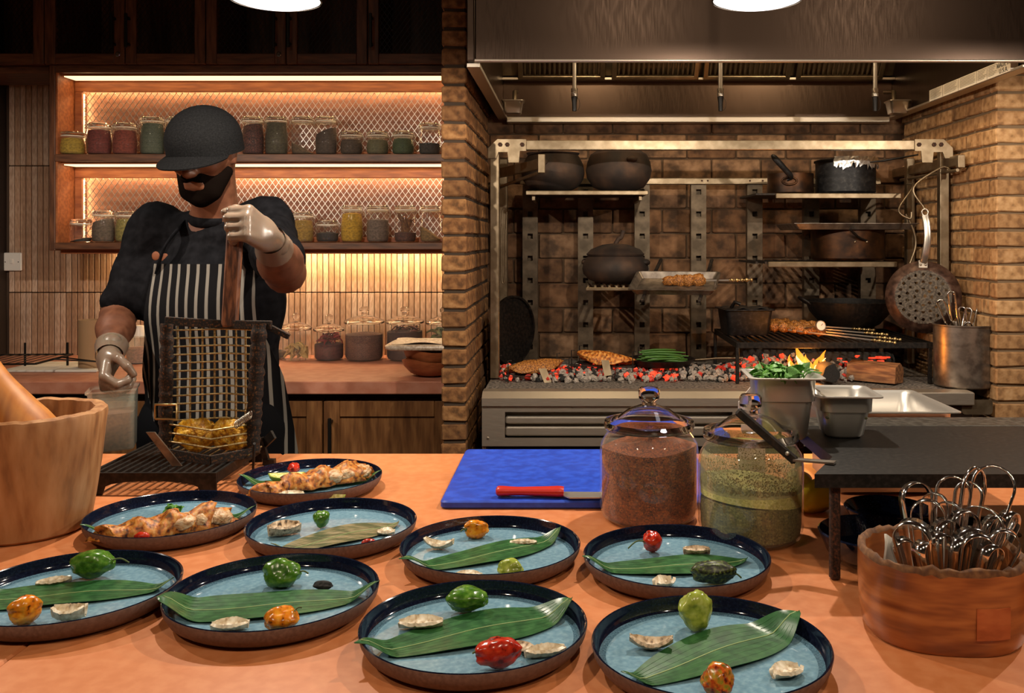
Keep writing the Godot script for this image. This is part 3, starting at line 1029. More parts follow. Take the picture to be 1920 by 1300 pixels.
func rounded(cx: float, hx: float, hz: float, r: float, y: float, n := 5) -> PackedVector3Array:  # a rectangle with round corners, level
	var out := PackedVector3Array()
	for q in [[1, 1, 0.0], [-1, 1, 0.5], [-1, -1, 1.0], [1, -1, 1.5]]:
		for k in n + 1:
			var a: float = PI * (q[2] + 0.5 * k / n)
			out.append(Vector3(cx + q[0] * (hx - r) + r * cos(a), y, q[1] * (hz - r) + r * sin(a)))
	return out


# ---------------------------------------------------------------- hearth table and rig
func hearth_table() -> void:
	var t := thing("hearth_table", "stainless steel wood-fire grill table with a slotted front panel", "grill table")
	var x0 := -0.285
	var x1 := 1.3
	var xm := 1.08
	var zf := -2.985
	spanned("table_top", Vector3(x0, 0.915, -3.84), Vector3(x1, 0.953, -3.02), M.ash_bed, t, 0.001)
	var s := Shape.new()
	var edge := PackedVector2Array([Vector2(0.0, 0.958), Vector2(0.055, 0.958), Vector2(0.085, 0.94), Vector2(0.085, 0.915), Vector2(0.0, 0.915)])
	prism(s, edge, xm - x0, Transform3D(Basis(Vector3(0, 0, 1), Vector3(0, 1, 0), Vector3(1, 0, 0)), Vector3(x0, 0, -3.05)))
	part("front_edge", s, M.steel_brushed, t)
	spanned("front_edge", Vector3(xm + 0.001, 0.915, -3.05), Vector3(x1, 0.957, -2.975), M.steel_brushed, t, 0.003)
	# panel with a long slot and two louvre bars
	var yb := 0.785
	var sx0 := -0.2113
	var sx1 := 0.5204
	var sy1 := 0.8952
	var sy0 := 0.8111
	s = Shape.new()
	span(s, Vector3(x0, sy1, zf), Vector3(xm, 0.916, zf + 0.012))
	span(s, Vector3(x0, sy0, zf), Vector3(sx0, sy1, zf + 0.012))
	span(s, Vector3(sx1, sy0, zf), Vector3(xm, sy1, zf + 0.012))
	span(s, Vector3(x0, yb, zf), Vector3(xm, sy0, zf + 0.012))
	part("front_panel", s, M.steel_brushed, t)
	spanned("slot_back", Vector3(sx0 - 0.02, sy0 - 0.01, zf - 0.13), Vector3(sx1 + 0.02, sy1 + 0.01, zf - 0.12), M.steel_brushed, t, 0.0)
	for e in [[782.0, 795.0], [801.0, 818.0]]:
		var a: float = 1.45 - (e[0] - 449.0) * 2.97 / 1735.0
		var b: float = 1.45 - (e[1] - 449.0) * 2.97 / 1735.0
		spanned("louvre", Vector3(sx0 + 0.002, b, zf - 0.02), Vector3(sx1 + 0.004, a, zf + 0.016), M.steel_brushed, t, 0.004)
	spanned("side_panel", Vector3(x0, 0.1, -3.84), Vector3(x0 + 0.012, 0.914, zf - 0.001), M.steel_brushed, t, 0.001)
	spanned("control_panel", Vector3(xm + 0.001, yb - 0.02, zf - 0.02), Vector3(x1, 0.914, zf - 0.01), M.hood_steel, t, 0.001)
	spanned("base", Vector3(x0 + 0.02, 0.0, -3.8), Vector3(x1, 0.78, -3.12), M.dark_trim, t, 0.0)
	s = Shape.new()
	lathe(s, [Vector2(0.0, 0.0), Vector2(0.0045, 0.0), Vector2(0.003, 0.003), Vector2(0.0, 0.0035)], 10, Transform3D(Basis(Vector3.RIGHT, PI / 2), Vector3.ZERO))
	var screw := s.mesh()
	for p in [[915.0, 762.0], [1073.0, 763.0], [1230.0, 764.0], [1388.0, 765.0], [915.0, 822.0]]:
		part("screw", screw, M.steel, t, Transform3D(Basis(), Vector3((p[0] - 1070.0) * 2.973 / 1735.0, 1.45 - (p[1] - 449.0) * 2.973 / 1735.0, zf + 0.012)))
	# badge plate
	s = Shape.new()
	var ring := []
	for e in [[0.0, 0.0], [0.003, 0.0], [0.003, -0.004]]:
		var r := rounded(0.0, 0.05 + e[1], 0.024 + e[1], 0.012, 0.0)
		for k in r.size():
			r[k] = Vector3(r[k].x, r[k].z, e[0])
		ring.append(r)
	loft(s, ring, false, true, {1: true})
	part("badge_plate", s, M.frame_steel, t, Transform3D(Basis(), Vector3(1.3149, 0.9071, zf - 0.01)))


func grill_rig() -> void:
	var t := thing("grill_rig", "steel asado rig of posts, beam and slotted uprights over the fire", "rig")
	var yb := 1.7667
	var yt := 1.8008
	var zp := -3.29
	var xl := -0.2693
	var xr := 1.348
	spanned("beam", Vector3(xl + 0.03, yb, zp - 0.016), Vector3(xr - 0.03, yt, zp + 0.016), M.frame_steel, t, 0.002)
	for e in [[xl, zp, 0.957], [xr, zp - 0.06, 0.957], [xr, -3.68, 0.957], [xl, -3.72, 0.957]]:
		spanned("post", Vector3(e[0] - 0.016, e[2], e[1] - 0.016), Vector3(e[0] + 0.016, yb + 0.005, e[1] + 0.016), M.frame_steel, t, 0.002)
	# corner plates with bolts
	for q in [[xl, 1.0], [xr - 0.02, -1.0]]:
		var s := Shape.new()
		var d: float = q[1]
		var poly := PackedVector2Array([Vector2(-0.022 * d, yb - 0.03), Vector2(-0.022 * d, yt - 0.028), Vector2(0.01 * d, yt + 0.003), Vector2(0.112 * d, yt + 0.003), Vector2(0.112 * d, yb - 0.004), Vector2(0.09 * d, yb - 0.004), Vector2(0.086 * d, yb - 0.045), Vector2(0.05 * d, yb - 0.045), Vector2(0.046 * d, yb - 0.008), Vector2(0.014 * d, yb - 0.008), Vector2(0.006 * d, yb - 0.03)])
		prism(s, poly, 0.005, Transform3D(Basis(), Vector3(q[0], 0, zp + 0.017)))
		var pl := part("corner_plate", s, M.frame_steel, t)
		for bx in [0.02, 0.045, 0.098]:
			s = Shape.new()
			lathe(s, [Vector2(0.0, 0.0), Vector2(0.008, 0.0), Vector2(0.008, 0.005), Vector2(0.0, 0.006)], 6, Transform3D(Basis(Vector3.RIGHT, PI / 2), Vector3(q[0] + bx * d, yt - 0.016, zp + 0.022)))
			part("bolt", s, M.rusty, pl)
	# slotted uprights, box section with square holes every 90 mm
	var zu := -3.76
	var hole := 0.021
	var w := 0.0615
	var y0 := 0.957
	var y1 := 1.6754
	var s := Shape.new()
	for sx in [-1.0, 1.0]:
		span(s, Vector3(sx * w / 2.0, y0, zu - 0.03), Vector3(sx * hole / 2.0, y1, zu))
	var hy := 1.6429
	var prev := y1
	while prev > y0:
		var lo := maxf(hy + hole / 2.0, y0)
		if lo < prev:
			span(s, Vector3(-hole / 2.0, lo, zu - 0.004), Vector3(hole / 2.0, prev, zu))
		prev = hy - hole / 2.0
		hy -= 0.09
	span(s, Vector3(-w / 2.0, y0, zu - 0.034), Vector3(w / 2.0, y1, zu - 0.0301))
	var up := s.mesh()
	for u in [994.0, 1098.0, 1204.0, 1310.0, 1415.5, 1522.0, 1628.0]:
		part("slotted_upright", up, M.upright_steel, t, Transform3D(Basis(), Vector3((u - 1070.0) * 3.76 / 1735.0, 0, 0)))
	spanned("top_rail", Vector3(-0.2059, 1.6732, zu - 0.02), Vector3(1.2569, 1.6992, zu + 0.012), M.frame_steel, t, 0.002)
	for u in [1316.0, 1327.0, 1406.0, 1430.0]:
		s = Shape.new()
		lathe(s, [Vector2(0.0, 0.0), Vector2(0.004, 0.0), Vector2(0.0, 0.003)], 10, Transform3D(Basis(Vector3.RIGHT, PI / 2), Vector3((u - 1070.0) * 3.75 / 1735.0, 1.6878, zu + 0.012)))
		part("bolt", s, M.rusty, t)
	# side arms: right runs straight to the front, left is swung inwards
	s = Shape.new()
	bar(s, Vector3(xr, 1.724, -3.85), Vector3(xr, 1.724, -3.2), 0.036, 0.02, 0.002)
	bar(s, Vector3(xr, 1.697, -3.2), Vector3(xr, 1.742, -3.2), 0.024, 0.024, 0.002, Vector3.RIGHT)
	part("side_arm", s, M.frame_steel, t)
	s = Shape.new()
	tube(s, [Vector3(xr - 0.01, 1.69, -3.75), Vector3(xr - 0.01, 1.69, -3.2)], 0.006, 8)
	part("hanging_rod", s, M.frame_steel, t)
	s = Shape.new()
	bar(s, Vector3(-0.285, 1.708, -3.62), Vector3(-0.105, 1.715, -3.25), 0.036, 0.02, 0.002)
	bar(s, Vector3(-0.102, 1.682, -3.245), Vector3(-0.102, 1.748, -3.245), 0.026, 0.026, 0.002, Vector3.RIGHT)
	part("side_arm", s, M.frame_steel, t)
	s = Shape.new()
	tube(s, [Vector3(-0.275, 1.655, -3.62), Vector3(-0.115, 1.685, -3.26)], 0.006, 8)
	tube(s, [Vector3(-0.275, 1.655, -3.62), Vector3(-0.29, 1.58, -3.5)], 0.004, 6)
	part("hanging_rod", s, M.frame_steel, t)


func pass_counter() -> void:
	var t := thing("pass_counter", "broad orange terracotta pass counter holding the plated food", "counter")
	spanned("slab", Vector3(-2.2, 0.905, -2.16), Vector3(-0.671, 0.95, -0.5), M.counter, t, 0.003)
	spanned("slab", Vector3(-0.6695, 0.905, -2.16), Vector3(2.2, 0.95, -0.5), M.counter, t, 0.003)
	spanned("base", Vector3(-2.15, 0.0, -2.12), Vector3(2.15, 0.904, -0.6), M.walnut, t, 0.0)


# ---------------------------------------------------------------- jars
func speckle(called: String, cols: Array, scale := 26.0, rough := 0.8) -> StandardMaterial3D:
	if M.has(called):
		return M[called]
	return mat(called, "ffffff", rough, 0.0, ntex(0.16, cols, [], 200 + M.size(), FastNoiseLite.TYPE_CELLULAR, 128), Vector3.ONE * scale)


var powder_grain: Texture2D


func powder(called: String, col: String) -> StandardMaterial3D:
	if M.has(called):
		return M[called]
	if powder_grain == null:
		powder_grain = ntex(0.05, ["bcbcbc", "e2e2e2", "ffffff"], [0.25, 0.5, 0.8], 300, FastNoiseLite.TYPE_SIMPLEX_SMOOTH, 128)
	return mat(called, Color(col).lightened(0.06), 0.9, 0.0, powder_grain, Vector3.ONE * 14.0)


func clip_jar(label: String, at: Vector3, r: float, h: float, fill: float, content: StandardMaterial3D, slope := 0.0, clasp_turn := 0.4) -> Node3D:
	# a clip-top storage jar: glass body with a waisted neck, glass lid, gasket, wire clasp, contents
	var t := thing("clip_top_jar", label, "jar", at, 0.0, "clip-top spice jars on the lit shelves")
	var tall := h > 0.1
	var neck := r * 0.86
	var hb := h - 0.022
	var s := Shape.new()
	var belly := 1.0
	lathe(s, [Vector2(0.0, 0.001), Vector2(r * 0.8, 0.001), Vector2(r * 0.93, 0.004), Vector2(r * belly, hb * 0.25), Vector2(r * belly, hb * 0.55), Vector2(r * 0.96, hb * 0.75), Vector2(neck, hb * 0.95), Vector2(neck, hb)], 28)
	part("glass_body", s, M.glass, t)
	s = Shape.new()
	lathe(s, [Vector2(neck * 1.06, hb), Vector2(neck * 1.1, hb + 0.002), Vector2(neck * 1.06, hb + 0.005)], 28)
	part("gasket", s, M.gasket, t)
	s = Shape.new()
	lathe(s, [Vector2(0.0, hb + 0.006), Vector2(neck * 1.0, hb + 0.006), Vector2(neck * 1.08, hb + 0.008), Vector2(neck * 1.08, hb + 0.017), Vector2(neck * 0.95, hb + 0.021), Vector2(0.0, hb + 0.021)], 28)
	part("lid", s, M.knob_glass, t)
	# wire band, hinge and clasp
	s = Shape.new()
	for y in [hb - 0.004, hb + 0.013]:
		var ring := []
		for k in 25:
			var a := TAU * k / 24.0
			ring.append(Vector3(cos(a), 0, sin(a)) * neck * 1.1 + Vector3(0, y, 0))
		tube(s, ring, 0.0009, 5, false)
	for side in [clasp_turn, clasp_turn + PI]:
		var d := Vector3(cos(side), 0, sin(side))
		var w := Vector3(-d.z, 0, d.x) * 0.008
		var c := d * neck * 1.12 + Vector3(0, hb, 0)
		tube(s, [c + w + Vector3(0, 0.013, 0), c + w * 1.1 + d * 0.006 + Vector3(0, -0.004, 0), c + w * 0.6 + d * 0.004 + Vector3(0, -0.02, 0), c - w * 0.6 + d * 0.004 + Vector3(0, -0.02, 0), c - w * 1.1 + d * 0.006 + Vector3(0, -0.004, 0), c - w + Vector3(0, 0.013, 0)], 0.0009, 5)
	part("wire_clasp", s, M.steel, t)
	if fill > 0.0:
		s = Shape.new()
		var hf := hb * fill
		var prof := [Vector2(0.0, 0.004), Vector2(r * 0.78, 0.004), Vector2(r * 0.9, 0.008)]
		var n := 7
		for k in n + 1:
			var y := lerpf(0.01, hf, float(k) / n)
			var q := y / hb
			var rr := r * 0.965
			if q < 0.25:
				rr = lerpf(r * 0.91, r * 0.965, q / 0.25)
			elif q > 0.55:
				rr = lerpf(r * 0.965, neck * 0.95, clampf((q - 0.55) / 0.4, 0, 1))
			prof.append(Vector2(rr, y))
		prof.append(Vector2(r * 0.5, hf + 0.004))
		prof.append(Vector2(0.0, hf + 0.005))
		var wob := func(a: float, p: Vector2) -> Vector2:
			return Vector2(p.x, p.y + slope * p.x / r * cos(a) * clampf(p.y / hf, 0, 1) ** 2 * h)
		lathe(s, prof, 28, Transform3D(), wob)
		part("contents", s, content, t)
	return t


func shelf_jars() -> void:
	var z := 3.655
	# left edge, right edge, top (picture), label, fill, content colours, grainy?, slope
	var up := [
		[112, 160, 247, "squat jar of mustard-yellow spice at the left end of the top shelf", 0.9, powder("spice_mustard", "a8861c"), 0.0],
		[162, 210, 231, "jar of dark red chilli powder on the top shelf, beside the mustard-yellow one", 0.92, powder("spice_red", "6b2014"), 0.0],
		[211, 258, 231, "jar of rust-red paprika on the top shelf, third from the left", 0.9, powder("spice_rust", "7c2c17"), 0.0],
		[262, 310, 220, "tall jar of grey-green dried herbs on the top shelf", 0.95, speckle("spice_greygreen", ["3f4434", "5a5f4a", "2e3326"]), 0.0],
		[311, 358, 220, "tall jar of pale green herbs half hidden by the black cap", 0.9, speckle("spice_palegreen", ["4f5a34", "6c7448", "3a4426"]), 0.0],
		[452, 496, 219, "tall jar of red-black berries just right of the black cap", 0.9, speckle("spice_berries", ["1d0b08", "3a1610", "6a3a2a", "140706"], 18.0), 0.05],
		[496, 541, 219, "tall jar filled with dark olive powder on the top shelf", 0.97, powder("spice_olive", "3e3722"), 0.0],
		[545, 590, 219, "nearly empty tall jar with brown dust at the bottom, top shelf", 0.2, powder("spice_dust", "5a4228"), -0.16],
		[590, 633, 219, "tall jar of dark brown powder with a slanted surface, top shelf", 0.72, powder("spice_darkbrown", "3a281a"), 0.12],
		[637, 681, 246, "squat jar of dark brown spice, first of the three squat jars", 0.8, powder("spice_umber", "42301f"), 0.0],
		[686, 730, 246, "squat jar of grey-brown seeds, middle of the three squat jars", 0.8, speckle("spice_greyseed", ["4f4a30", "6a6242", "39341f"], 34.0), 0.0],
		[734, 778, 246, "squat jar of dark green leaf flakes, last of the three squat jars", 0.85, speckle("spice_flakes", ["2e3a1c", "47522c", "1c2412"], 30.0), 0.0],
		[784, 828, 231, "jar less than half full of dark powder by the pier, top shelf", 0.42, powder("spice_black", "2c241a"), 0.0],
	]
	var low := [
		[131, 173, 411, "nearly empty squat jar with a wire clasp at the left of the lower shelf", 0.14, powder("spice_black", "2c241a"), 0.1],
		[172, 216, 395, "jar of grey-brown powder on the lower shelf beside the squat empty one", 0.82, powder("spice_greybrown", "5c4a38"), 0.08],
		[216, 259, 396, "jar of olive-yellow spice on the lower shelf at the cook's shoulder", 0.88, powder("spice_oliveyellow", "8a7a34"), 0.0],
		[546, 589, 397, "jar of golden brown powder on the lower shelf behind the raised arm", 0.85, powder("spice_gold", "8f6a1e"), 0.0],
		[592, 636, 413, "squat jar of black cloves on the lower shelf", 0.55, speckle("spice_cloves", ["1c1310", "32231c", "0d0807"], 16.0), 0.0],
		[638, 682, 385, "tall jar of bright turmeric yellow powder on the lower shelf", 0.9, powder("spice_turmeric", "b88a14"), 0.0],
		[686, 731, 385, "tall jar of grey-mauve powder heaped in the middle, lower shelf", 0.7, powder("spice_mauve", "6a5546"), 0.0],
		[738, 782, 385, "tall jar packed with cinnamon bark sticks on the lower shelf", 0.3, speckle("spice_bark", ["3a2018", "5a3222", "2a1610"], 14.0), 0.0],
		[786, 829, 385, "tall jar with a slanted heap of tan powder by the pier, lower shelf", 0.3, powder("spice_tan", "7a5a2e"), -0.2],
	]
	for row in [[up, 1.782], [low, 1.4376]]:
		for j in row[0]:
			var x: float = ((j[0] + j[1]) / 2.0 - 1070.0) * z / 1735.0
			var r: float = (j[1] - j[0]) * z / 1735.0 / 2.0 * 0.93
			var y: float = row[1] + 0.0005
			var h: float = 1.45 - (j[2] - 449.0) * z / 1735.0 - y
			var t := clip_jar(j[3], Vector3(x, y, -z), r, h, j[4], j[5], j[6], rng.randf_range(-0.5, 0.5))
			if j[3].contains("cinnamon"):
				for k in 9:
					var s := Shape.new()
					var a := k * 2.4
					var b := Vector3(cos(a) * 0.022, 0.01, sin(a) * 0.022)
					var tip := Vector3(cos(a + 2.2) * 0.026, rng.randf_range(0.09, 0.115), sin(a + 2.2) * 0.026)
					tube(s, [b, (b + tip) / 2.0 + Vector3(0, 0.0, 0.003), tip], 0.006, 7)
					part("cinnamon_stick", s, M.bark, t)


func lidded_jar(label: String, at: Vector3, r: float, h: float, fill: float, content: StandardMaterial3D, squat := false) -> Node3D:
	# straight glass storage jar with a domed lid and knob
	var t := thing("glass_storage_jar", label, "jar", at)
	var s := Shape.new()
	lathe(s, [Vector2(0.0, 0.002), Vector2(r * 0.93, 0.002), Vector2(r, 0.012), Vector2(r, h * 0.92), Vector2(r * 0.95, h * 0.97), Vector2(r * 0.97, h)], 40)
	part("glass_body", s, M.jar_glass, t)
	s = Shape.new()
	lathe(s, [Vector2(r * 1.02, h), Vector2(r * 1.06, h + 0.004), Vector2(r * 1.0, h + 0.013), Vector2(r * 0.75, h + 0.02), Vector2(r * 0.35, h + 0.03), Vector2(0.0, h + 0.034), Vector2(0.0, h + 0.03), Vector2(r * 0.35, h + 0.026), Vector2(r * 0.75, h + 0.015), Vector2(r * 1.0, h + 0.003), Vector2(r * 1.02, h)], 40)
	part("lid", s, M.knob_glass, t)
	s = Shape.new()
	lathe(s, [Vector2(0.0, h + 0.032), Vector2(r * 0.16, h + 0.034), Vector2(r * 0.15, h + 0.042), Vector2(r * 0.25, h + 0.052), Vector2(r * 0.25, h + 0.06), Vector2(r * 0.15, h + 0.068), Vector2(0.0, h + 0.07)], 24)
	part("lid_knob", s, M.knob_glass, t)
	if fill > 0.0:
		s = Shape.new()
		var hf := h * fill
		lathe(s, [Vector2(0.0, 0.006), Vector2(r * 0.88, 0.006), Vector2(r * 0.95, 0.016), Vector2(r * 0.95, hf * 0.5), Vector2(r * 0.95, hf), Vector2(r * 0.5, hf + 0.006), Vector2(0.0, hf + 0.008)], 40)
		part("contents", s, content, t)
	return t


func strips(t: Node3D, called: String, count: int, r: float, y0: float, y1: float, m: Material, wide: float, long: float) -> void:
	# curled dry pieces piled inside a jar
	for k in count:
		var a := rng.randf() * TAU
		var q := sqrt(rng.randf()) * (r - long * 0.45)
		var c := Vector3(cos(a) * q, rng.randf_range(y0, y1), sin(a) * q)
		var b := Basis.from_euler(Vector3(rng.randf_range(-1.2, 1.2), rng.randf() * TAU, rng.randf_range(-1.2, 1.2)))
		var s := Shape.new()
		var f := func(u: float, v: float) -> Vector3:
			var w := wide * sin(PI * clampf(u, 0.08, 0.92))
			return c + b * Vector3((u - 0.5) * long, sin(u * PI) * long * 0.2 + (v - 0.5) * (v - 0.5) * wide * 1.5, (v - 0.5) * w)
		sheet(s, 6, 3, f, 0.0012)
		part(called, s, m, t)


func back_counter_things() -> void:
	var y := TOP + 0.0005
	var z := 3.84
	var j := lidded_jar("glass jar of dried banana-coloured chips on the back worktop", Vector3(-1.1398, y, -z), 0.062, 0.125, 0.0, null)
	mat("dried_chip", "a88a52", 0.7)
	strips(j, "dried_chip", 34, 0.058, 0.012, 0.055, M.dried_chip, 0.022, 0.04)
	j = lidded_jar("glass jar of crimson dried chillies on the back worktop", Vector3(-1.0026, y, -z), 0.061, 0.12, 0.55, powder("chilli_mass", "4a1016"))
	mat("dried_chilli", "7d1a20", 0.35)
	strips(j, "dried_chilli", 44, 0.059, 0.07, 0.1, M.dried_chilli, 0.012, 0.04)
	j = lidded_jar("large glass jar of small brown peppercorns on the back worktop", Vector3(-0.8565, y, -z), 0.08, 0.152, 0.7, speckle("peppercorns", ["3a201a", "5c372c", "7a5040", "281410"], 30.0))
	j = lidded_jar("large glass jar of dark red dried flakes behind the wrapped board", Vector3(-0.6883, y, -z), 0.076, 0.152, 0.78, powder("flake_mass", "3c1612"))
	mat("dried_flake", "5f2418", 0.5)
	strips(j, "dried_flake", 50, 0.077, 0.1, 0.132, M.dried_flake, 0.011, 0.03)
	j = lidded_jar("glass jar of olive bay leaves half hidden by the pier", Vector3(-0.5245, y, -z), 0.074, 0.15, 0.0, null)
	mat("bay_leaf", "6b6a3c", 0.6)
	strips(j, "bay_leaf", 40, 0.075, 0.012, 0.12, M.bay_leaf, 0.02, 0.045)
	j = lidded_jar("small glass jar of dark pellets behind the cook's elbow", Vector3(-1.2344, y, -3.87), 0.045, 0.12, 0.25, powder("spice_umber", "42301f"))
	# plastic tub of pinkish spice left of the cook
	var t := thing("lidded_tub", "clear plastic tub of pinkish spice between the cook's arm and apron", "tub", Vector3(-1.7464, y, -3.75))
	var s := Shape.new()
	lathe(s, [Vector2(0.0, 0.002), Vector2(0.05, 0.002), Vector2(0.058, 0.1), Vector2(0.062, 0.102), Vector2(0.062, 0.108), Vector2(0.0, 0.108)], 32)
	part("tub", s, M.cloudy_plastic, t)
	s = Shape.new()
	lathe(s, [Vector2(0.0, 0.004), Vector2(0.047, 0.004), Vector2(0.053, 0.06), Vector2(0.0, 0.063)], 32)
	part("contents", s, powder("spice_pink", "a5674a"), t)
	s = Shape.new()
	lathe(s, [Vector2(0.0, 0.109), Vector2(0.03, 0.109), Vector2(0.026, 0.13), Vector2(0.018, 0.15), Vector2(0.0, 0.152)], 24)
	part("spout", s, M.white_plastic, t)
	# kraft paper roll
	s = Shape.new()
	lathe(s, [Vector2(0.03, 0.0), Vector2(0.047, 0.0), Vector2(0.047, 0.19), Vector2(0.03, 0.19), Vector2(0.03, 0.0)], 32)
	single("paper_roll", s, M.kraft_paper, "brown kraft paper roll standing on the back worktop", "paper roll", Transform3D(Basis(), Vector3(-1.8459, 0.9505, -3.5664)))
	# cooling rack at the left
	t = thing("cooling_rack", "black wire cooling rack on legs at the left of the back worktop", "rack", Vector3(-2.13, y, -3.45), 0.06)
	s = Shape.new()
	var rx := 0.2
	var rz := 0.14
	for i in 13:
		var x := -rx + i * rx / 6.0
		tube(s, [Vector3(x, 0.055, -rz), Vector3(x, 0.055, rz)], 0.0016, 5)
	part("wire_grid", s, M.black_metal, t)
	s = Shape.new()
	for e in [[-1, -1, 1, -1], [1, -1, 1, 1], [1, 1, -1, 1], [-1, 1, -1, -1]]:
		bar(s, Vector3(e[0] * rx, 0.052, e[1] * rz), Vector3(e[2] * rx, 0.052, e[3] * rz), 0.006, 0.006)
	part("rack_frame", s, M.black_metal, t)
	for e in [[-0.8, 1], [0.1, -1], [0.1, 1], [0.9, -1]]:
		boxed("leg", Vector3(e[0] * rx, 0.049, e[1] * (rz + 0.002)), Vector3(0.008, 0.098, 0.005), M.black_metal, t, 0.001)
	s = Shape.new()
	tube(s, [Vector3(rx, 0.054, 0.02), Vector3(rx + 0.16, 0.04, 0.0)], 0.0025, 6)
	tube(s, [Vector3(rx, 0.054, -0.04), Vector3(rx + 0.16, 0.04, 0.0)], 0.0025, 6)
	part("handle", s, M.black_metal, t)
	s = Shape.new()
	box(s, Vector3(-1.96, y + 0.004, -3.6), Vector3(0.36, 0.008, 0.25), 0.002)
	single("paper_stack", s, M.paper, "thin stack of pale paper lying behind the cooling rack", "paper")
	# wooden bowls and wrapped board
	for e in [[0.0, 1.0, "lower of two nested reddish wooden bowls by the brick pier"], [0.035, 0.94, "upper of two nested reddish wooden bowls by the brick pier"]]:
		s = Shape.new()
		var k: float = e[1]
		var wav := func(a: float, p: Vector2) -> Vector2:
			return Vector2(p.x * (1.0 + 0.03 * sin(2.0 * a)), p.y + 0.006 * sin(3.0 * a + 1.0) * clampf(p.y / 0.05, 0, 1))
		lathe(s, [Vector2(0.0, 0.0), Vector2(0.045, 0.0), Vector2(0.075, 0.012), Vector2(0.1 * k, 0.04), Vector2(0.107 * k, 0.062), Vector2(0.101 * k, 0.063), Vector2(0.092 * k, 0.042), Vector2(0.068, 0.019), Vector2(0.0, 0.01)], 40, Transform3D(), wav)
		single("wooden_bowl", s, M.bowl_wood, e[2], "bowl", Transform3D(Basis(), Vector3(-0.5128, y + e[0], -3.4)), "nested wooden bowls")
	t = thing("wrapped_board", "pale film-wrapped dough board resting on the wooden bowls", "board", Vector3(-0.5128, y + 0.102, -3.4), 0.0)
	s = Shape.new()
	var rings := []
	for q in [[0.0, -0.008], [0.004, 0.0], [0.016, 0.0], [0.02, -0.008]]:
		rings.append(rounded(0.0, 0.155 + q[1], 0.11 + q[1], 0.04, q[0]))
	loft(s, rings, true, true, {})
	part("board", s, M.wrap_film, t)
	var film := func(u: float, v: float) -> Vector3:
		return Vector3((u - 0.5) * 0.26, 0.025 + 0.006 * sin(u * 9.0 + v * 4.0) * sin(v * 7.0), (v - 0.5) * 0.17)
	s = Shape.new()
	sheet(s, 20, 14, film, 0.001)
	part("film", s, M.wrap_film, t)
	# light switch on the tiles
	t = thing("light_switch", "white square wall switch on the ribbed tiles at left", "switch", Vector3(-2.4071, 1.3535, -3.985))
	boxed("plate", Vector3(0, 0, -0.005), Vector3(0.082, 0.078, 0.01), M.switch_white, t, 0.003)
	boxed("rocker", Vector3(0, 0.002, 0.001), Vector3(0.013, 0.02, 0.006), M.switch_white, t, 0.001)
	for dx in [-0.028, 0.028]:
		s = Shape.new()
		lathe(s, [Vector2(0.0, 0.0), Vector2(0.0025, 0.0), Vector2(0.0, 0.001)], 10, Transform3D(Basis(Vector3.RIGHT, PI / 2), Vector3(dx, -0.001, 0.0002)))
		part("screw", s, M.ink, t)


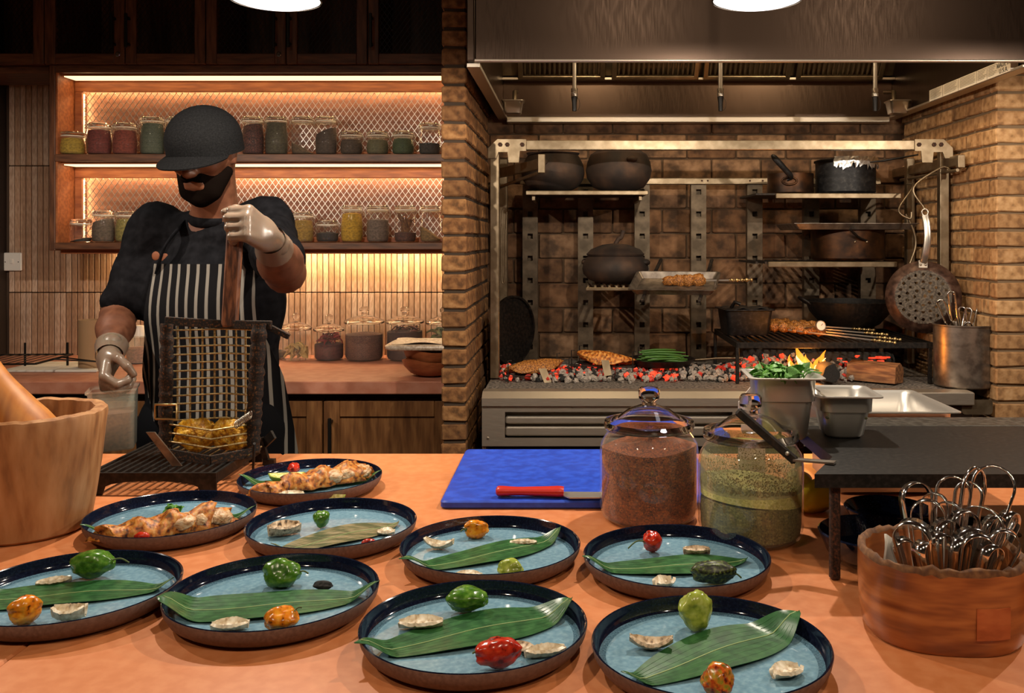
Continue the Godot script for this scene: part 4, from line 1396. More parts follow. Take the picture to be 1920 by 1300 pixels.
# ---------------------------------------------------------------- things in the hearth
func hearth_things() -> void:
	var s: Shape
	var t: Node3D
	# shelf of the clay pots
	var y := 1.631
	t = thing("grill_shelf", "narrow steel shelf carrying the two round clay pots", "shelf")
	for u in [0.0, 1.0]:
		spanned("bracket", Vector3(-0.1452 + u * 0.4, y - 0.035, -3.757), Vector3(-0.1328 + u * 0.4, y - 0.012, -3.46), M.frame_steel, t, 0.001)
	spanned("plate", Vector3(-0.167, y - 0.012, -3.755), Vector3(0.2883, y, -3.45), M.sooty_iron, t, 0.001)
	spanned("front_edge", Vector3(-0.167, y - 0.016, -3.449), Vector3(0.2883, y, -3.437), M.frame_steel, t, 0.002)
	clay_pot("round clay pot with a red-brown rim beside the left post", Vector3(-0.0681, y + 0.001, -3.58), 0.122, 0.15, true, 1.9)
	clay_pot("round sooty clay pot with a lug, right one on the top shelf", Vector3(0.1857, y + 0.001, -3.58), 0.127, 0.165, false, 1.2)
	# lower grate with lidded pot
	y = 1.2785
	t = thing("grill_shelf", "small barred steel shelf under the lidded black pot", "shelf")
	s = Shape.new()
	for i in 9:
		var x := 0.065 + i * 0.0262
		bar(s, Vector3(x, y - 0.005, -3.755), Vector3(x, y - 0.005, -3.425), 0.01, 0.008)
	part("bars", s, M.frame_steel, t)
	spanned("front_edge", Vector3(0.0552, y - 0.018, -3.424), Vector3(0.2799, y - 0.006, -3.41), M.frame_steel, t, 0.002)
	t = clay_pot("black clay pot with a knobbed lid on the barred shelf", Vector3(0.1728, y + 0.001, -3.57), 0.128, 0.115, true, 0.35)
	s = Shape.new()
	lathe(s, [Vector2(0.109, 0.108), Vector2(0.112, 0.114), Vector2(0.095, 0.132), Vector2(0.05, 0.15), Vector2(0.0, 0.156)], 36)
	part("lid", s, M.clay_pot, t)
	s = Shape.new()
	tube(s, smooth_path([Vector3(0.0, 0.152, 0), Vector3(0.012, 0.172, 0), Vector3(0.022, 0.178, 0.0), Vector3(0.028, 0.195, 0), Vector3(0.03, 0.205, 0)]), 0.009, 8)
	part("lid_handle", s, M.clay_pot, t)
	# oven tray with a skewer
	var tray := Vector3(0.3762, 1.2792, -3.33)
	t = thing("oven_tray", "shallow steel tray with a meat skewer across it, left of the fire", "tray", tray, -0.25)
	t.rotation = Vector3(0.3, -0.25, 0.0)
	s = Shape.new()
	tray_shape(s, 0.155, 0.1, 0.022)
	part("pan", s, M.bucket_steel, t)
	for x in [-0.1, 0.1]:
		boxed("support_bar", Vector3(x, -0.006, -0.1), Vector3(0.012, 0.01, 0.46), M.sooty_iron, t)
	skewer("beaded skewer of grilled meat lying on the steel tray", tray + Vector3(0.03, 0.022, 0.0), Vector3(1, 0.02, 0.2), 0.14, 0.042, 0.17)
	# right-hand shelves
	y = 1.6215
	t = thing("grill_shelf", "dark steel shelf carrying the saucepan and the black stockpot", "shelf")
	spanned("plate", Vector3(0.686, y - 0.008, -3.755), Vector3(1.2221, y, -3.43), M.sooty_iron, t, 0.001)
	spanned("front_edge", Vector3(0.7589, y - 0.02, -3.429), Vector3(1.2221, y - 0.001, -3.42), M.frame_steel, t, 0.002)
	t = thing("saucepan", "small tarnished saucepan with a spoon handle sticking out, on the upper right shelf", "saucepan", Vector3(0.843, y + 0.001, -3.55))
	s = Shape.new()
	lathe(s, [Vector2(0.0, 0.0), Vector2(0.082, 0.0), Vector2(0.087, 0.006), Vector2(0.087, 0.078), Vector2(0.083, 0.078), Vector2(0.083, 0.008), Vector2(0.0, 0.006)], 36)
	part("pan", s, M.tarnished_copper, t)
	s = Shape.new()
	tube(s, smooth_path([Vector3(-0.03, 0.05, 0.085), Vector3(-0.02, 0.06, 0.1), Vector3(-0.06, 0.1, 0.12), Vector3(-0.1, 0.14, 0.13)]), [0.008, 0.006, 0.006, 0.006, 0.007, 0.008, 0.009, 0.01, 0.011, 0.011, 0.011, 0.011, 0.0115, 0.0115, 0.0115, 0.0115, 0.011, 0.008, 0.004], 10, true, 0.6)
	part("handle", s, M.blackened_pot, t)
	s = Shape.new()
	var ring := []
	for k in 17:
		var a := TAU * k / 16.0
		ring.append(Vector3(-0.025 + 0.028 * cos(a), 0.046 + 0.014 * sin(a), 0.089))
	tube(s, ring, 0.004, 6, false)
	part("handle_mount", s, M.tarnished_copper, t)
	t = thing("stockpot", "blackened stockpot with foil over its rim on the upper right shelf", "pot", Vector3(1.0537, y + 0.001, -3.55))
	s = Shape.new()
	lathe(s, [Vector2(0.0, 0.0), Vector2(0.105, 0.0), Vector2(0.112, 0.008), Vector2(0.112, 0.125), Vector2(0.106, 0.125), Vector2(0.106, 0.01), Vector2(0.0, 0.008)], 40)
	part("pot", s, M.blackened_pot, t)
	s = Shape.new()
	lathe(s, [Vector2(0.117, 0.122), Vector2(0.118, 0.128), Vector2(0.09, 0.136), Vector2(0.0, 0.14)], 40)
	part("lid", s, M.blackened_pot, t)
	var fnz := FastNoiseLite.new()
	fnz.frequency = 30.0
	var foil := func(u: float, v: float) -> Vector3:
		var a := lerpf(0.35, 2.2, u)
		var r := lerpf(0.119, 0.122, v)
		return Vector3(cos(a) * r, lerpf(0.137, 0.1 + 0.012 * fnz.get_noise_2d(u, 3.0) * 3.0, v), sin(a) * r) + Vector3.ONE * fnz.get_noise_2d(u * 3.0, v) * 0.004
	s = Shape.new()
	sheet(s, 40, 6, foil, 0.0006)
	part("foil_cover", s, M.foil, t)
	s = Shape.new()
	tube(s, [Vector3(0.06, 0.115, 0.1), Vector3(0.1, 0.118, 0.12), Vector3(0.22, 0.138, 0.16)], [0.005, 0.008, 0.006], 8, true, 0.5)
	part("handle", s, M.blackened_pot, t)
	y = 1.5068
	t = thing("oven_tray", "dark baking tray with a few charred bits, hung between the right shelves", "tray", Vector3(1.0558, y - 0.02, -3.57))
	s = Shape.new()
	tray_shape(s, 0.235, 0.16, 0.02)
	part("pan", s, M.bucket_steel, t)
	for k in 14:
		s = Shape.new()
		blob(s, Vector3(rng.randf_range(-0.08, 0.1), 0.012, rng.randf_range(-0.08, 0.12)), Vector3(0.011, 0.007, 0.009), Basis(Vector3.UP, k), 8, 0.4, 1.5, k)
		part("charred_bit", s, M.charred, t)
	y = 1.3697
	t = thing("grill_shelf", "barred steel shelf under the tarnished copper pot", "shelf")
	s = Shape.new()
	for i in 15:
		var x := 0.6859 + i * 0.0345
		bar(s, Vector3(x, y - 0.006, -3.755), Vector3(x, y - 0.006, -3.41), 0.008, 0.008)
	part("bars", s, M.sooty_iron, t)
	spanned("front_edge", Vector3(0.7251, y - 0.022, -3.409), Vector3(1.1993, y - 0.002, -3.397), M.frame_steel, t, 0.002)
	t = thing("copper_pot", "dark tarnished copper pot with a riveted handle between the right shelves", "pot", Vector3(1.07, y + 0.001, -3.58))
	s = Shape.new()
	lathe(s, [Vector2(0.0, 0.0), Vector2(0.13, 0.0), Vector2(0.138, 0.008), Vector2(0.138, 0.118), Vector2(0.132, 0.118), Vector2(0.132, 0.01), Vector2(0.0, 0.008)], 40)
	part("pot", s, M.tarnished_copper, t)
	s = Shape.new()
	tube(s, smooth_path([Vector3(0.03, 0.075, 0.136), Vector3(0.0, 0.085, 0.15), Vector3(-0.04, 0.115, 0.17)]), 0.008, 8, true, 0.5)
	part("handle", s, M.iron, t)
	for dx in [-0.012, 0.032]:
		s = Shape.new()
		blob(s, Vector3(dx, 0.07, 0.138), Vector3(0.005, 0.005, 0.004), Basis(), 10)
		part("rivet", s, M.frame_steel, t)
	# wok behind the skewers
	t = thing("wok", "large black iron wok standing behind the skewers", "wok", Vector3(1.0641, 1.1, -3.53))
	s = Shape.new()
	lathe(s, [Vector2(0.0, 0.0), Vector2(0.06, 0.004), Vector2(0.11, 0.03), Vector2(0.15, 0.075), Vector2(0.166, 0.115), Vector2(0.162, 0.116), Vector2(0.145, 0.078), Vector2(0.1, 0.034), Vector2(0.0, 0.006)], 44)
	part("bowl", s, M.iron, t)
	s = Shape.new()
	tube(s, smooth_path([Vector3(-0.155, 0.105, 0.03), Vector3(-0.185, 0.125, 0.02), Vector3(-0.185, 0.125, -0.03), Vector3(-0.155, 0.105, -0.04)]), 0.006, 8)
	part("handle", s, M.iron, t)
	# brazier grate on legs over the fire
	y = 1.094
	t = thing("fire_grate", "black iron grate on legs standing over the burning logs", "grate")
	var gx0 := 0.5719
	var gx1 := 1.2424
	for i in 26:
		s = Shape.new()
		var x := lerpf(gx0 + 0.015, gx1 - 0.015, i / 25.0)
		tube(s, [Vector3(x, y - 0.005, -3.66), Vector3(x, y - 0.005, -3.185)], 0.004, 6)
		part("grate_bar", s, M.iron, t)
	for e in [[gx0, -3.67, gx1, -3.67], [gx0, -3.175, gx1, -3.175], [gx0, -3.67, gx0, -3.175], [gx1, -3.67, gx1, -3.175]]:
		s = Shape.new()
		bar(s, Vector3(e[0], y - 0.008, e[1]), Vector3(e[2], y - 0.008, e[3]), 0.02, 0.006, 0.001)
		part("grate_frame", s, M.iron, t)
	for e in [[gx0, -3.175], [gx1 - 0.01, -3.175], [gx0, -3.66], [gx1 - 0.03, -3.66]]:
		boxed("leg", Vector3(e[0], (y + 0.955) / 2.0 - 0.008, e[1]), Vector3(0.012, y - 0.955 - 0.016, 0.012), M.iron, t, 0.001)
	# steam pan on the grate
	t = thing("steam_pan", "old rectangular metal pan with a rag over it on the iron grate", "pan", Vector3(0.6428, y + 0.006, -3.42), 0.08)
	s = Shape.new()
	var rr := []
	for q in [[0.0, 0.072, 0.06], [0.006, 0.076, 0.064], [0.09, 0.086, 0.074], [0.092, 0.094, 0.082], [0.096, 0.094, 0.082], [0.096, 0.082, 0.07], [0.012, 0.07, 0.058]]:
		rr.append(rounded(0.0, q[1], q[2], 0.016, q[0]))
	loft(s, rr, true, true, {2: true, 3: true, 4: true, 5: true})
	part("pan", s, M.blackened_pot, t)
	s = Shape.new()
	var rag := func(u: float, v: float) -> Vector3:
		return Vector3((u - 0.5) * 0.15, 0.098 + 0.004 * sin(u * 14.0) * cos(v * 9.0) - 0.02 * maxf(0.0, 0.2 - u), (v - 0.5) * 0.13)
	sheet(s, 20, 12, rag, 0.002)
	part("rag", s, M.sooty_iron, t)
	s = Shape.new()
	tube(s, [Vector3(-0.06, 0.1, 0.04), Vector3(-0.05, 0.122, 0.05), Vector3(-0.03, 0.115, 0.055)], 0.007, 8)
	part("tongs_end", s, M.black_metal, t)
	# bundle of skewers over the grate
	var names := ["beaded meat skewer at the back of the bundle on the iron grate", "beaded meat skewer in the middle of the bundle on the iron grate", "beaded meat skewer at the front of the bundle on the iron grate", "bare-tipped beaded skewer lying lowest on the iron grate"]
	for k in 4:
		skewer(names[k], Vector3(0.8279, y + 0.036 - k * 0.004, -3.49 + k * 0.05), Vector3(1, -0.05 - 0.01 * k, 0.28 + 0.1 * k), 0.2 if k < 3 else 0.08, 0.036 if k < 3 else 0.016, 0.2 + 0.03 * k)
	t = thing("dial_thermometer", "small round dial thermometer stuck in the skewered meat", "thermometer", Vector3(0.892, 1.1419, -3.3))
	t.rotation = Vector3(-0.2, 0.2, 0)
	s = Shape.new()
	lathe(s, [Vector2(0.0, -0.008), Vector2(0.018, -0.008), Vector2(0.0195, 0.0), Vector2(0.018, 0.003), Vector2(0.0165, 0.001), Vector2(0.0, 0.001)], 28, Transform3D(Basis(Vector3.RIGHT, PI / 2), Vector3.ZERO))
	part("case", s, M.steel, t)
	s = Shape.new()
	lathe(s, [Vector2(0.0, 0.0012), Vector2(0.016, 0.0012), Vector2(0.0, 0.002)], 28, Transform3D(Basis(Vector3.RIGHT, PI / 2), Vector3.ZERO))
	var face := part("dial", s, M.paper, t)
	s = Shape.new()
	bar(s, Vector3(0, 0, 0.0022), Vector3(0.008, 0.007, 0.0022), 0.0016, 0.0008)
	part("needle", s, M.ink, face)
	s = Shape.new()
	tube(s, [Vector3(0, 0, -0.008), Vector3(-0.03, 0.0, -0.08)], 0.002, 6)
	part("probe", s, M.steel, t)
	# grilled fish in wire baskets over the coals
	basket_fish("browned butterflied fish in a wire clip over the left coals", Vector3(-0.1331, 0.9954, -3.3), 0.1, 0.3, 1)
	basket_fish("golden scored fish fillet in a wire clip, middle of the coals", Vector3(0.1255, 1.0194, -3.35), 0.1, -0.2, 2)
	# pan of green beans
	var bp := Vector3(0.3312, 1.0039, -3.38)
	t = thing("frying_pan", "black iron pan of green beans resting on the coals", "pan", bp)
	s = Shape.new()
	lathe(s, [Vector2(0.0, -0.012), Vector2(0.1, -0.012), Vector2(0.124, 0.012), Vector2(0.12, 0.013), Vector2(0.098, -0.008), Vector2(0.0, -0.008)], 40)
	part("pan", s, M.iron, t)
	s = Shape.new()
	tube(s, [Vector3(0.118, 0.008, 0.02), Vector3(0.2, 0.016, 0.03), Vector3(0.29, 0.02, 0.05)], [0.005, 0.006, 0.008], 8, true, 0.6)
	part("handle", s, M.frame_steel, t)
	for k in 30:
		var a := rng.randf_range(-0.35, 0.35)
		var c := bp + Vector3(rng.randf_range(-0.02, 0.02), 0.0 + (k % 6) * 0.007, rng.randf_range(-0.05, 0.07))
		var d := Vector3(cos(a), 0.0, sin(a)) * rng.randf_range(0.06, 0.085)
		s = Shape.new()
		tube(s, [c - d, c - d * 0.3 + Vector3(0, 0.004, 0.004), c + d * 0.4 + Vector3(0, 0.003, 0.004), c + d], [0.0028, 0.0036, 0.0036, 0.002], 6)
		single("green_bean", s, M.bean_green, "long green bean lying in the black iron pan", "bean", Transform3D(), "green beans in the iron pan")
	# perforated pan hanging on the right
	var hook := Vector3(1.338, 1.69, -3.28)
	t = thing("pan_hook", "bent steel rod hook carrying the perforated pan", "hook")
	s = Shape.new()
	tube(s, smooth_path([hook + Vector3(0.0, 0.0, 0.02), hook + Vector3(0, 0.012, 0.0), hook + Vector3(-0.03, 0.012, 0.0), Vector3(1.2119, 1.6328, -3.27), Vector3(1.2419, 1.5605, -3.25), Vector3(1.2417, 1.5487, -3.23)]), 0.0035, 8)
	part("rod", s, M.frame_steel, t)
	t = thing("pan_hook", "zigzag steel rod hook hanging empty beside the perforated pan", "hook")
	s = Shape.new()
	tube(s, smooth_path([Vector3(1.2709, 1.6598, -3.5), Vector3(1.2766, 1.6469, -3.45), Vector3(1.2123, 1.5604, -3.42), Vector3(1.2463, 1.5264, -3.4), Vector3(1.2522, 1.5499, -3.4)]), 0.0035, 8)
	part("rod", s, M.frame_steel, t)
	s = Shape.new()
	tube(s, smooth_path([Vector3(1.2379, 1.5426, -3.42), Vector3(1.2655, 1.4875, -3.42), Vector3(1.2754, 1.4283, -3.42), Vector3(1.2537, 1.3593, -3.42)]), 0.004, 8)
	part("hanging_strap", s, M.frame_steel, t)
	perforated_pan()
	# utensil bucket
	bucket()
	# hanging hook and pan at the left post
	s = Shape.new()
	tube(s, smooth_path([Vector3(-0.2421, 1.569, -3.5), Vector3(-0.2582, 1.5569, -3.5), Vector3(-0.2622, 1.448, -3.5), Vector3(-0.2622, 1.3068, -3.5), Vector3(-0.2501, 1.2967, -3.5), Vector3(-0.2461, 1.448, -3.5), Vector3(-0.2421, 1.5529, -3.5)]), 0.0028, 6)
	single("wire_hook", s, M.frame_steel, "long thin wire hook hanging behind the left post", "hook")
	t = thing("round_griddle", "black round iron griddle leaning against the left hearth wall", "griddle", Vector3(-0.2292, 1.1, -3.58))
	t.rotation = Vector3(0.0, 0.95, 0.12)
	s = Shape.new()
	lathe(s, [Vector2(0.0, -0.006), Vector2(0.125, -0.006), Vector2(0.133, 0.0), Vector2(0.133, 0.012), Vector2(0.125, 0.012), Vector2(0.123, 0.002), Vector2(0.0, 0.002)], 48, Transform3D(Basis(Vector3.RIGHT, PI / 2), Vector3.ZERO))
	part("disc", s, M.iron, t)


func tray_shape(s: Shape, hx: float, hz: float, h: float) -> void:
	var rr := []
	for q in [[0.0, -0.018], [h, -0.004], [h + 0.001, 0.0], [h + 0.003, 0.0], [h + 0.003, -0.006], [0.003, -0.02]]:
		rr.append(rounded(0.0, hx + q[1], hz + q[1], 0.014, q[0]))
	loft(s, rr, true, true, {1: true, 2: true, 3: true, 4: true})


func clay_pot(label: String, at: Vector3, r: float, h: float, rim: bool, lug: float) -> Node3D:
	var t := thing("clay_pot", label, "pot", at)
	var s := Shape.new()
	var prof := [Vector2(0.0, 0.0), Vector2(r * 0.45, 0.0), Vector2(r * 0.78, h * 0.12), Vector2(r * 0.96, h * 0.32), Vector2(r, h * 0.5), Vector2(r * 0.96, h * 0.7), Vector2(r * 0.86, h * 0.88)]
	if rim:
		prof.append_array([Vector2(r * 0.8, h * 0.95), Vector2(r * 0.85, h), Vector2(r * 0.8, h), Vector2(r * 0.72, h * 0.93), Vector2(r * 0.6, h * 0.5), Vector2(0.0, h * 0.2)])
	else:
		prof.append_array([Vector2(r * 0.66, h * 0.98), Vector2(r * 0.5, h), Vector2(r * 0.46, h * 0.97), Vector2(0.0, h * 0.4)])
	var nz := FastNoiseLite.new()
	nz.frequency = 1.2
	var wob := func(a: float, p: Vector2) -> Vector2:
		return Vector2(p.x * (1.0 + 0.02 * nz.get_noise_3d(cos(a), sin(a), p.y * 8.0)), p.y)
	lathe(s, prof, 40, Transform3D(), wob)
	part("pot", s, M.clay_pot, t)
	s = Shape.new()
	for a in [lug, lug + PI]:
		blob(s, Vector3(cos(a) * r * 0.95, h * 0.72, sin(a) * r * 0.95), Vector3(0.016, 0.012, 0.024), Basis(Vector3.UP, -a), 14, 0.2, 1.0)
	part("lug", s, M.clay_pot, t)
	return t


func skewer(label: String, at: Vector3, dir: Vector3, meat: float, thick: float, grip: float) -> void:
	# meat on a flat steel skewer that ends in a row of brass beads
	var t := thing("meat_skewer", label, "skewer", at, 0.0, "beaded meat skewers")
	var d := dir.normalized()
	var s := Shape.new()
	bar(s, -d * meat * 0.55, d * (meat * 0.5 + grip), 0.005, 0.0025)
	part("skewer", s, M.steel, t)
	var n := int(meat / 0.032)
	for k in n:
		s = Shape.new()
		var b := Basis.looking_at(d, Vector3.UP)
		blob(s, d * (-meat / 2.0 + (k + 0.5) * meat / n), Vector3(thick * 0.6, thick * rng.randf_range(0.45, 0.6), thick * rng.randf_range(0.45, 0.6)), Basis(d, Vector3.UP, d.cross(Vector3.UP)), 14, 0.5, 1.6, k + int(at.x * 100))
		part("meat_chunk", s, M.skewer_meat, t)
	s = Shape.new()
	for k in 5:
		var q := meat * 0.5 + grip - k * 0.017
		blob(s, d * q, Vector3(1, 1, 1) * (0.0075 if k % 2 else 0.006), Basis(), 10)
		blob(s, d * (q - 0.0085), Vector3(1, 1, 1) * 0.0035, Basis(), 8)
	part("bead_handle", s, M.brass, t)


func basket_fish(label: String, at: Vector3, r: float, turn: float, sd: int) -> void:
	var t := thing("grilled_fish", label, "fish", at, turn)
	var s := Shape.new()
	blob(s, Vector3.ZERO, Vector3(r * 1.05, 0.02, r * 0.7), Basis(), 36, 0.22, 1.3, sd)
	for i in s.v.size():
		s.v[i].y += 0.14 * s.v[i].x * (1.0 if sd == 1 else -1.4) * 0.5 + 0.01 * sin(s.v[i].z * 60.0)
	part("fillet", s, M.chicken if sd == 2 else M.skewer_meat, t)
	t = thing("wire_clip", ["", "wire grill clip with upright ends around the browned fish", "wire grill clip with upright ends around the golden fish"][sd], "grill clip", at, turn)
	s = Shape.new()
	for k in 7:
		var z := -0.07 + k * 0.023
		tube(s, [Vector3(-r * 1.1, -0.022, z), Vector3(r * 1.1, -0.022, z)], 0.0016, 5)
	for x in [-r * 1.1, r * 1.1]:
		tube(s, [Vector3(x, -0.022, -0.075), Vector3(x, -0.022, 0.075)], 0.0022, 5)
	part("wire_grid", s, M.sooty_iron, t)
	for e in [[-1, 1], [1, 1], [1, -1], [-1, -1]]:
		s = Shape.new()
		tube(s, [Vector3(e[0] * r * 1.1, 0.9545 - at.y, e[1] * 0.075), Vector3(e[0] * r * 1.1, 0.035, e[1] * 0.075), Vector3(e[0] * r * 1.1 + 0.012, 0.035, e[1] * 0.075)], 0.0022, 5)
		part("leg", s, M.sooty_iron, t)
	s = Shape.new()
	prism(s, PackedVector2Array([Vector2(-0.012, 0.0), Vector2(0.016, 0.0), Vector2(0.03, -0.055), Vector2(0.004, -0.06)]), 0.003, Transform3D(Basis(Vector3.RIGHT, -0.5), Vector3(0.01, 0.002, 0.075)))
	part("latch", s, M.frame_steel, t)


func perforated_pan() -> void:
	var c := Vector3(1.2191, 1.2508, -3.2)
	var t := thing("perforated_pan", "round perforated chestnut pan hanging on a hook at right", "pan", c)
	t.rotation = Vector3(-0.06, -0.35, 0.0)
	var flat := Transform3D(Basis(Vector3.RIGHT, PI / 2), Vector3.ZERO)
	# bottom plate with real holes
	var holes := []
	for k in 3:
		var n: int = [8, 14, 20][k]
		for i in n:
			var a := TAU * (i + 0.5 * k) / n
			holes.append(Vector2(cos(a), sin(a)) * [0.028, 0.053, 0.078][k])
	holes.append(Vector2(0.006, 0.003))
	var s := Shape.new()
	# a fine grid of squares leaves out those that fall in a hole
	var n := 64
	var big := 0.092
	var step := 2.0 * big / n
	for i in n:
		for j in n:
			var p := Vector2(-big + (i + 0.5) * step, -big + (j + 0.5) * step)
			if p.length() > big:
				continue
			var open := false
			for h in holes:
				if p.distance_to(h) < 0.0052:
					open = true
					break
			if not open:
				s.quad(Vector3(p.x - step / 2, p.y - step / 2, 0), Vector3(p.x + step / 2, p.y - step / 2, 0), Vector3(p.x + step / 2, p.y + step / 2, 0), Vector3(p.x - step / 2, p.y + step / 2, 0), -1)
	part("bottom_plate", s, M.pan_dark, t)
	s = Shape.new()
	lathe(s, [Vector2(0.088, 0.0), Vector2(0.1, -0.004), Vector2(0.126, -0.035), Vector2(0.123, -0.037), Vector2(0.098, -0.007), Vector2(0.088, -0.003)], 48, flat)
	part("side_wall", s, M.rusty_pan if M.has("rusty_pan") else mat("rusty_pan", "ffffff", 0.45, 0.6, ntex(0.02, ["2c1d17", "4c352b", "665044"], [0.25, 0.5, 0.8], 155), Vector3(6, 6, 6)), t)
	s = Shape.new()
	bar(s, Vector3(0.0, 0.1, -0.006), Vector3(0.0, 0.128, -0.012), 0.03, 0.004, 0.001, Vector3.RIGHT)
	for x in [-0.008, 0.008]:
		blob(s, Vector3(x, 0.112, -0.003), Vector3(0.004, 0.004, 0.004), Basis(), 8)
	part("handle_mount", s, M.bucket_steel, t)
	s = Shape.new()
	tube(s, smooth_path([Vector3(0.0, 0.12, -0.006), Vector3(0.008, 0.15, 0.006), Vector3(0.014, 0.2, 0.012), Vector3(0.012, 0.25, 0.01), Vector3(0.006, 0.283, 0.004)]), 0.0125, 12, true, 0.35, Vector3.BACK)
	part("handle", s, M.steel, t)
	s = Shape.new()
	var ring := []
	for k in 17:
		var a := TAU * k / 16.0
		ring.append(Vector3(0.006 + 0.01 * cos(a), 0.293 + 0.012 * sin(a), 0.004))
	tube(s, ring, 0.003, 6, false)
	part("hanging_eye", s, M.steel, t)


func bucket() -> void:
	var c := Vector3(1.3269, 0.9585, -3.1236)
	var t := thing("utensil_bucket", "tall steel bain-marie bucket holding tongs at the right of the hearth", "bucket", c)
	var r := 0.098
	var h := 0.205
	var s := Shape.new()
	lathe(s, [Vector2(0.0, 0.0), Vector2(r - 0.004, 0.0), Vector2(r - 0.001, 0.004), Vector2(r - 0.001, h - 0.004), Vector2(r + 0.003, h - 0.002), Vector2(r + 0.003, h + 0.002), Vector2(r - 0.002, h + 0.002), Vector2(r - 0.004, h - 0.006), Vector2(r - 0.005, 0.006), Vector2(0.0, 0.005)], 48)
	part("vessel", s, M.bucket_steel, t)
	var names := ["long tongs leaning left out of the steel bucket", "slim tongs leaning beside the longest ones in the steel bucket", "looped tongs at the middle of the steel bucket", "narrow looped tongs standing upright in the steel bucket", "low looped tongs at the front of the steel bucket", "bottle-opener handled tongs at the right of the steel bucket", "short looped tongs at the far right of the steel bucket"]
	var spots := [[1770, 545, -0.02, 0.03], [1745, 560, -0.04, 0.05], [1797, 575, 0.0, 0.0], [1815, 578, 0.02, -0.02], [1795, 600, 0.0, 0.06], [1842, 570, 0.06, -0.02], [1840, 605, 0.06, 0.05]]
	for k in spots.size():
		var top: Vector3 = Vector3((spots[k][0] - 1070.0) * 3.15 / 1735.0, 1.45 - (spots[k][1] - 449.0) * 3.15 / 1735.0, c.z + spots[k][3])
		var foot: Vector3 = c + Vector3((top.x - c.x) * -0.2 + 0.02 * (k % 3 - 1), 0.02, spots[k][3] * 0.3)
		tongs(names[k], foot, top, 0.011 if k != 5 else 0.015, 0.005, Vector3(1, 0, 0.2), "tongs in the steel bucket", 0.0024)


func tongs(label: String, foot: Vector3, top: Vector3, half: float, wide: float, across: Vector3, group: String, thick := 0.0006) -> void:
	# one bent strip: up one arm, round the bow, down the other
	var t := thing("serving_tongs", label, "tongs", foot, 0.0, group)
	var d := top - foot
	var y := d.normalized()
	var x := (across - y * across.dot(y)).normalized()
	var pts := []
	var hh := d.length()
	var bow := half
	for k in 9:
		pts.append(y * (hh - bow) * k / 8.0 - x * lerpf(half * 0.55, half, k / 8.0))
	for k in range(1, 12):
		var a := PI - PI * k / 12.0
		pts.append(y * (hh - bow + sin(a) * bow) + x * cos(a) * half)
	for k in 9:
		pts.append(y * (hh - bow) * (8 - k) / 8.0 + x * lerpf(half, half * 0.55, k / 8.0))
	var s := Shape.new()
	var rings := []
	var nrm := x.cross(y)
	for i in pts.size():
		var tan: Vector3 = (pts[mini(i + 1, pts.size() - 1)] - pts[maxi(i - 1, 0)]).normalized()
		var out := tan.cross(nrm).normalized()
		var w := wide * (0.75 + 0.25 * absf(cos(PI * i / (pts.size() - 1))))
		rings.append(PackedVector3Array([pts[i] + nrm * w + out * thick, pts[i] - nrm * w + out * thick, pts[i] - nrm * w - out * thick, pts[i] + nrm * w - out * thick]))
	loft(s, rings)
	part("spring_arms", s, M.chrome, t)
	s = Shape.new()
	for sx in [-1.0, 1.0]:
		var c: Vector3 = y * hh * 0.12 + x * half * 0.6 * sx
		blob(s, c, Vector3(0.003, 0.03, 0.011), Basis(x, y, nrm), 10)
	part("grip_tips", s, M.chrome, t)


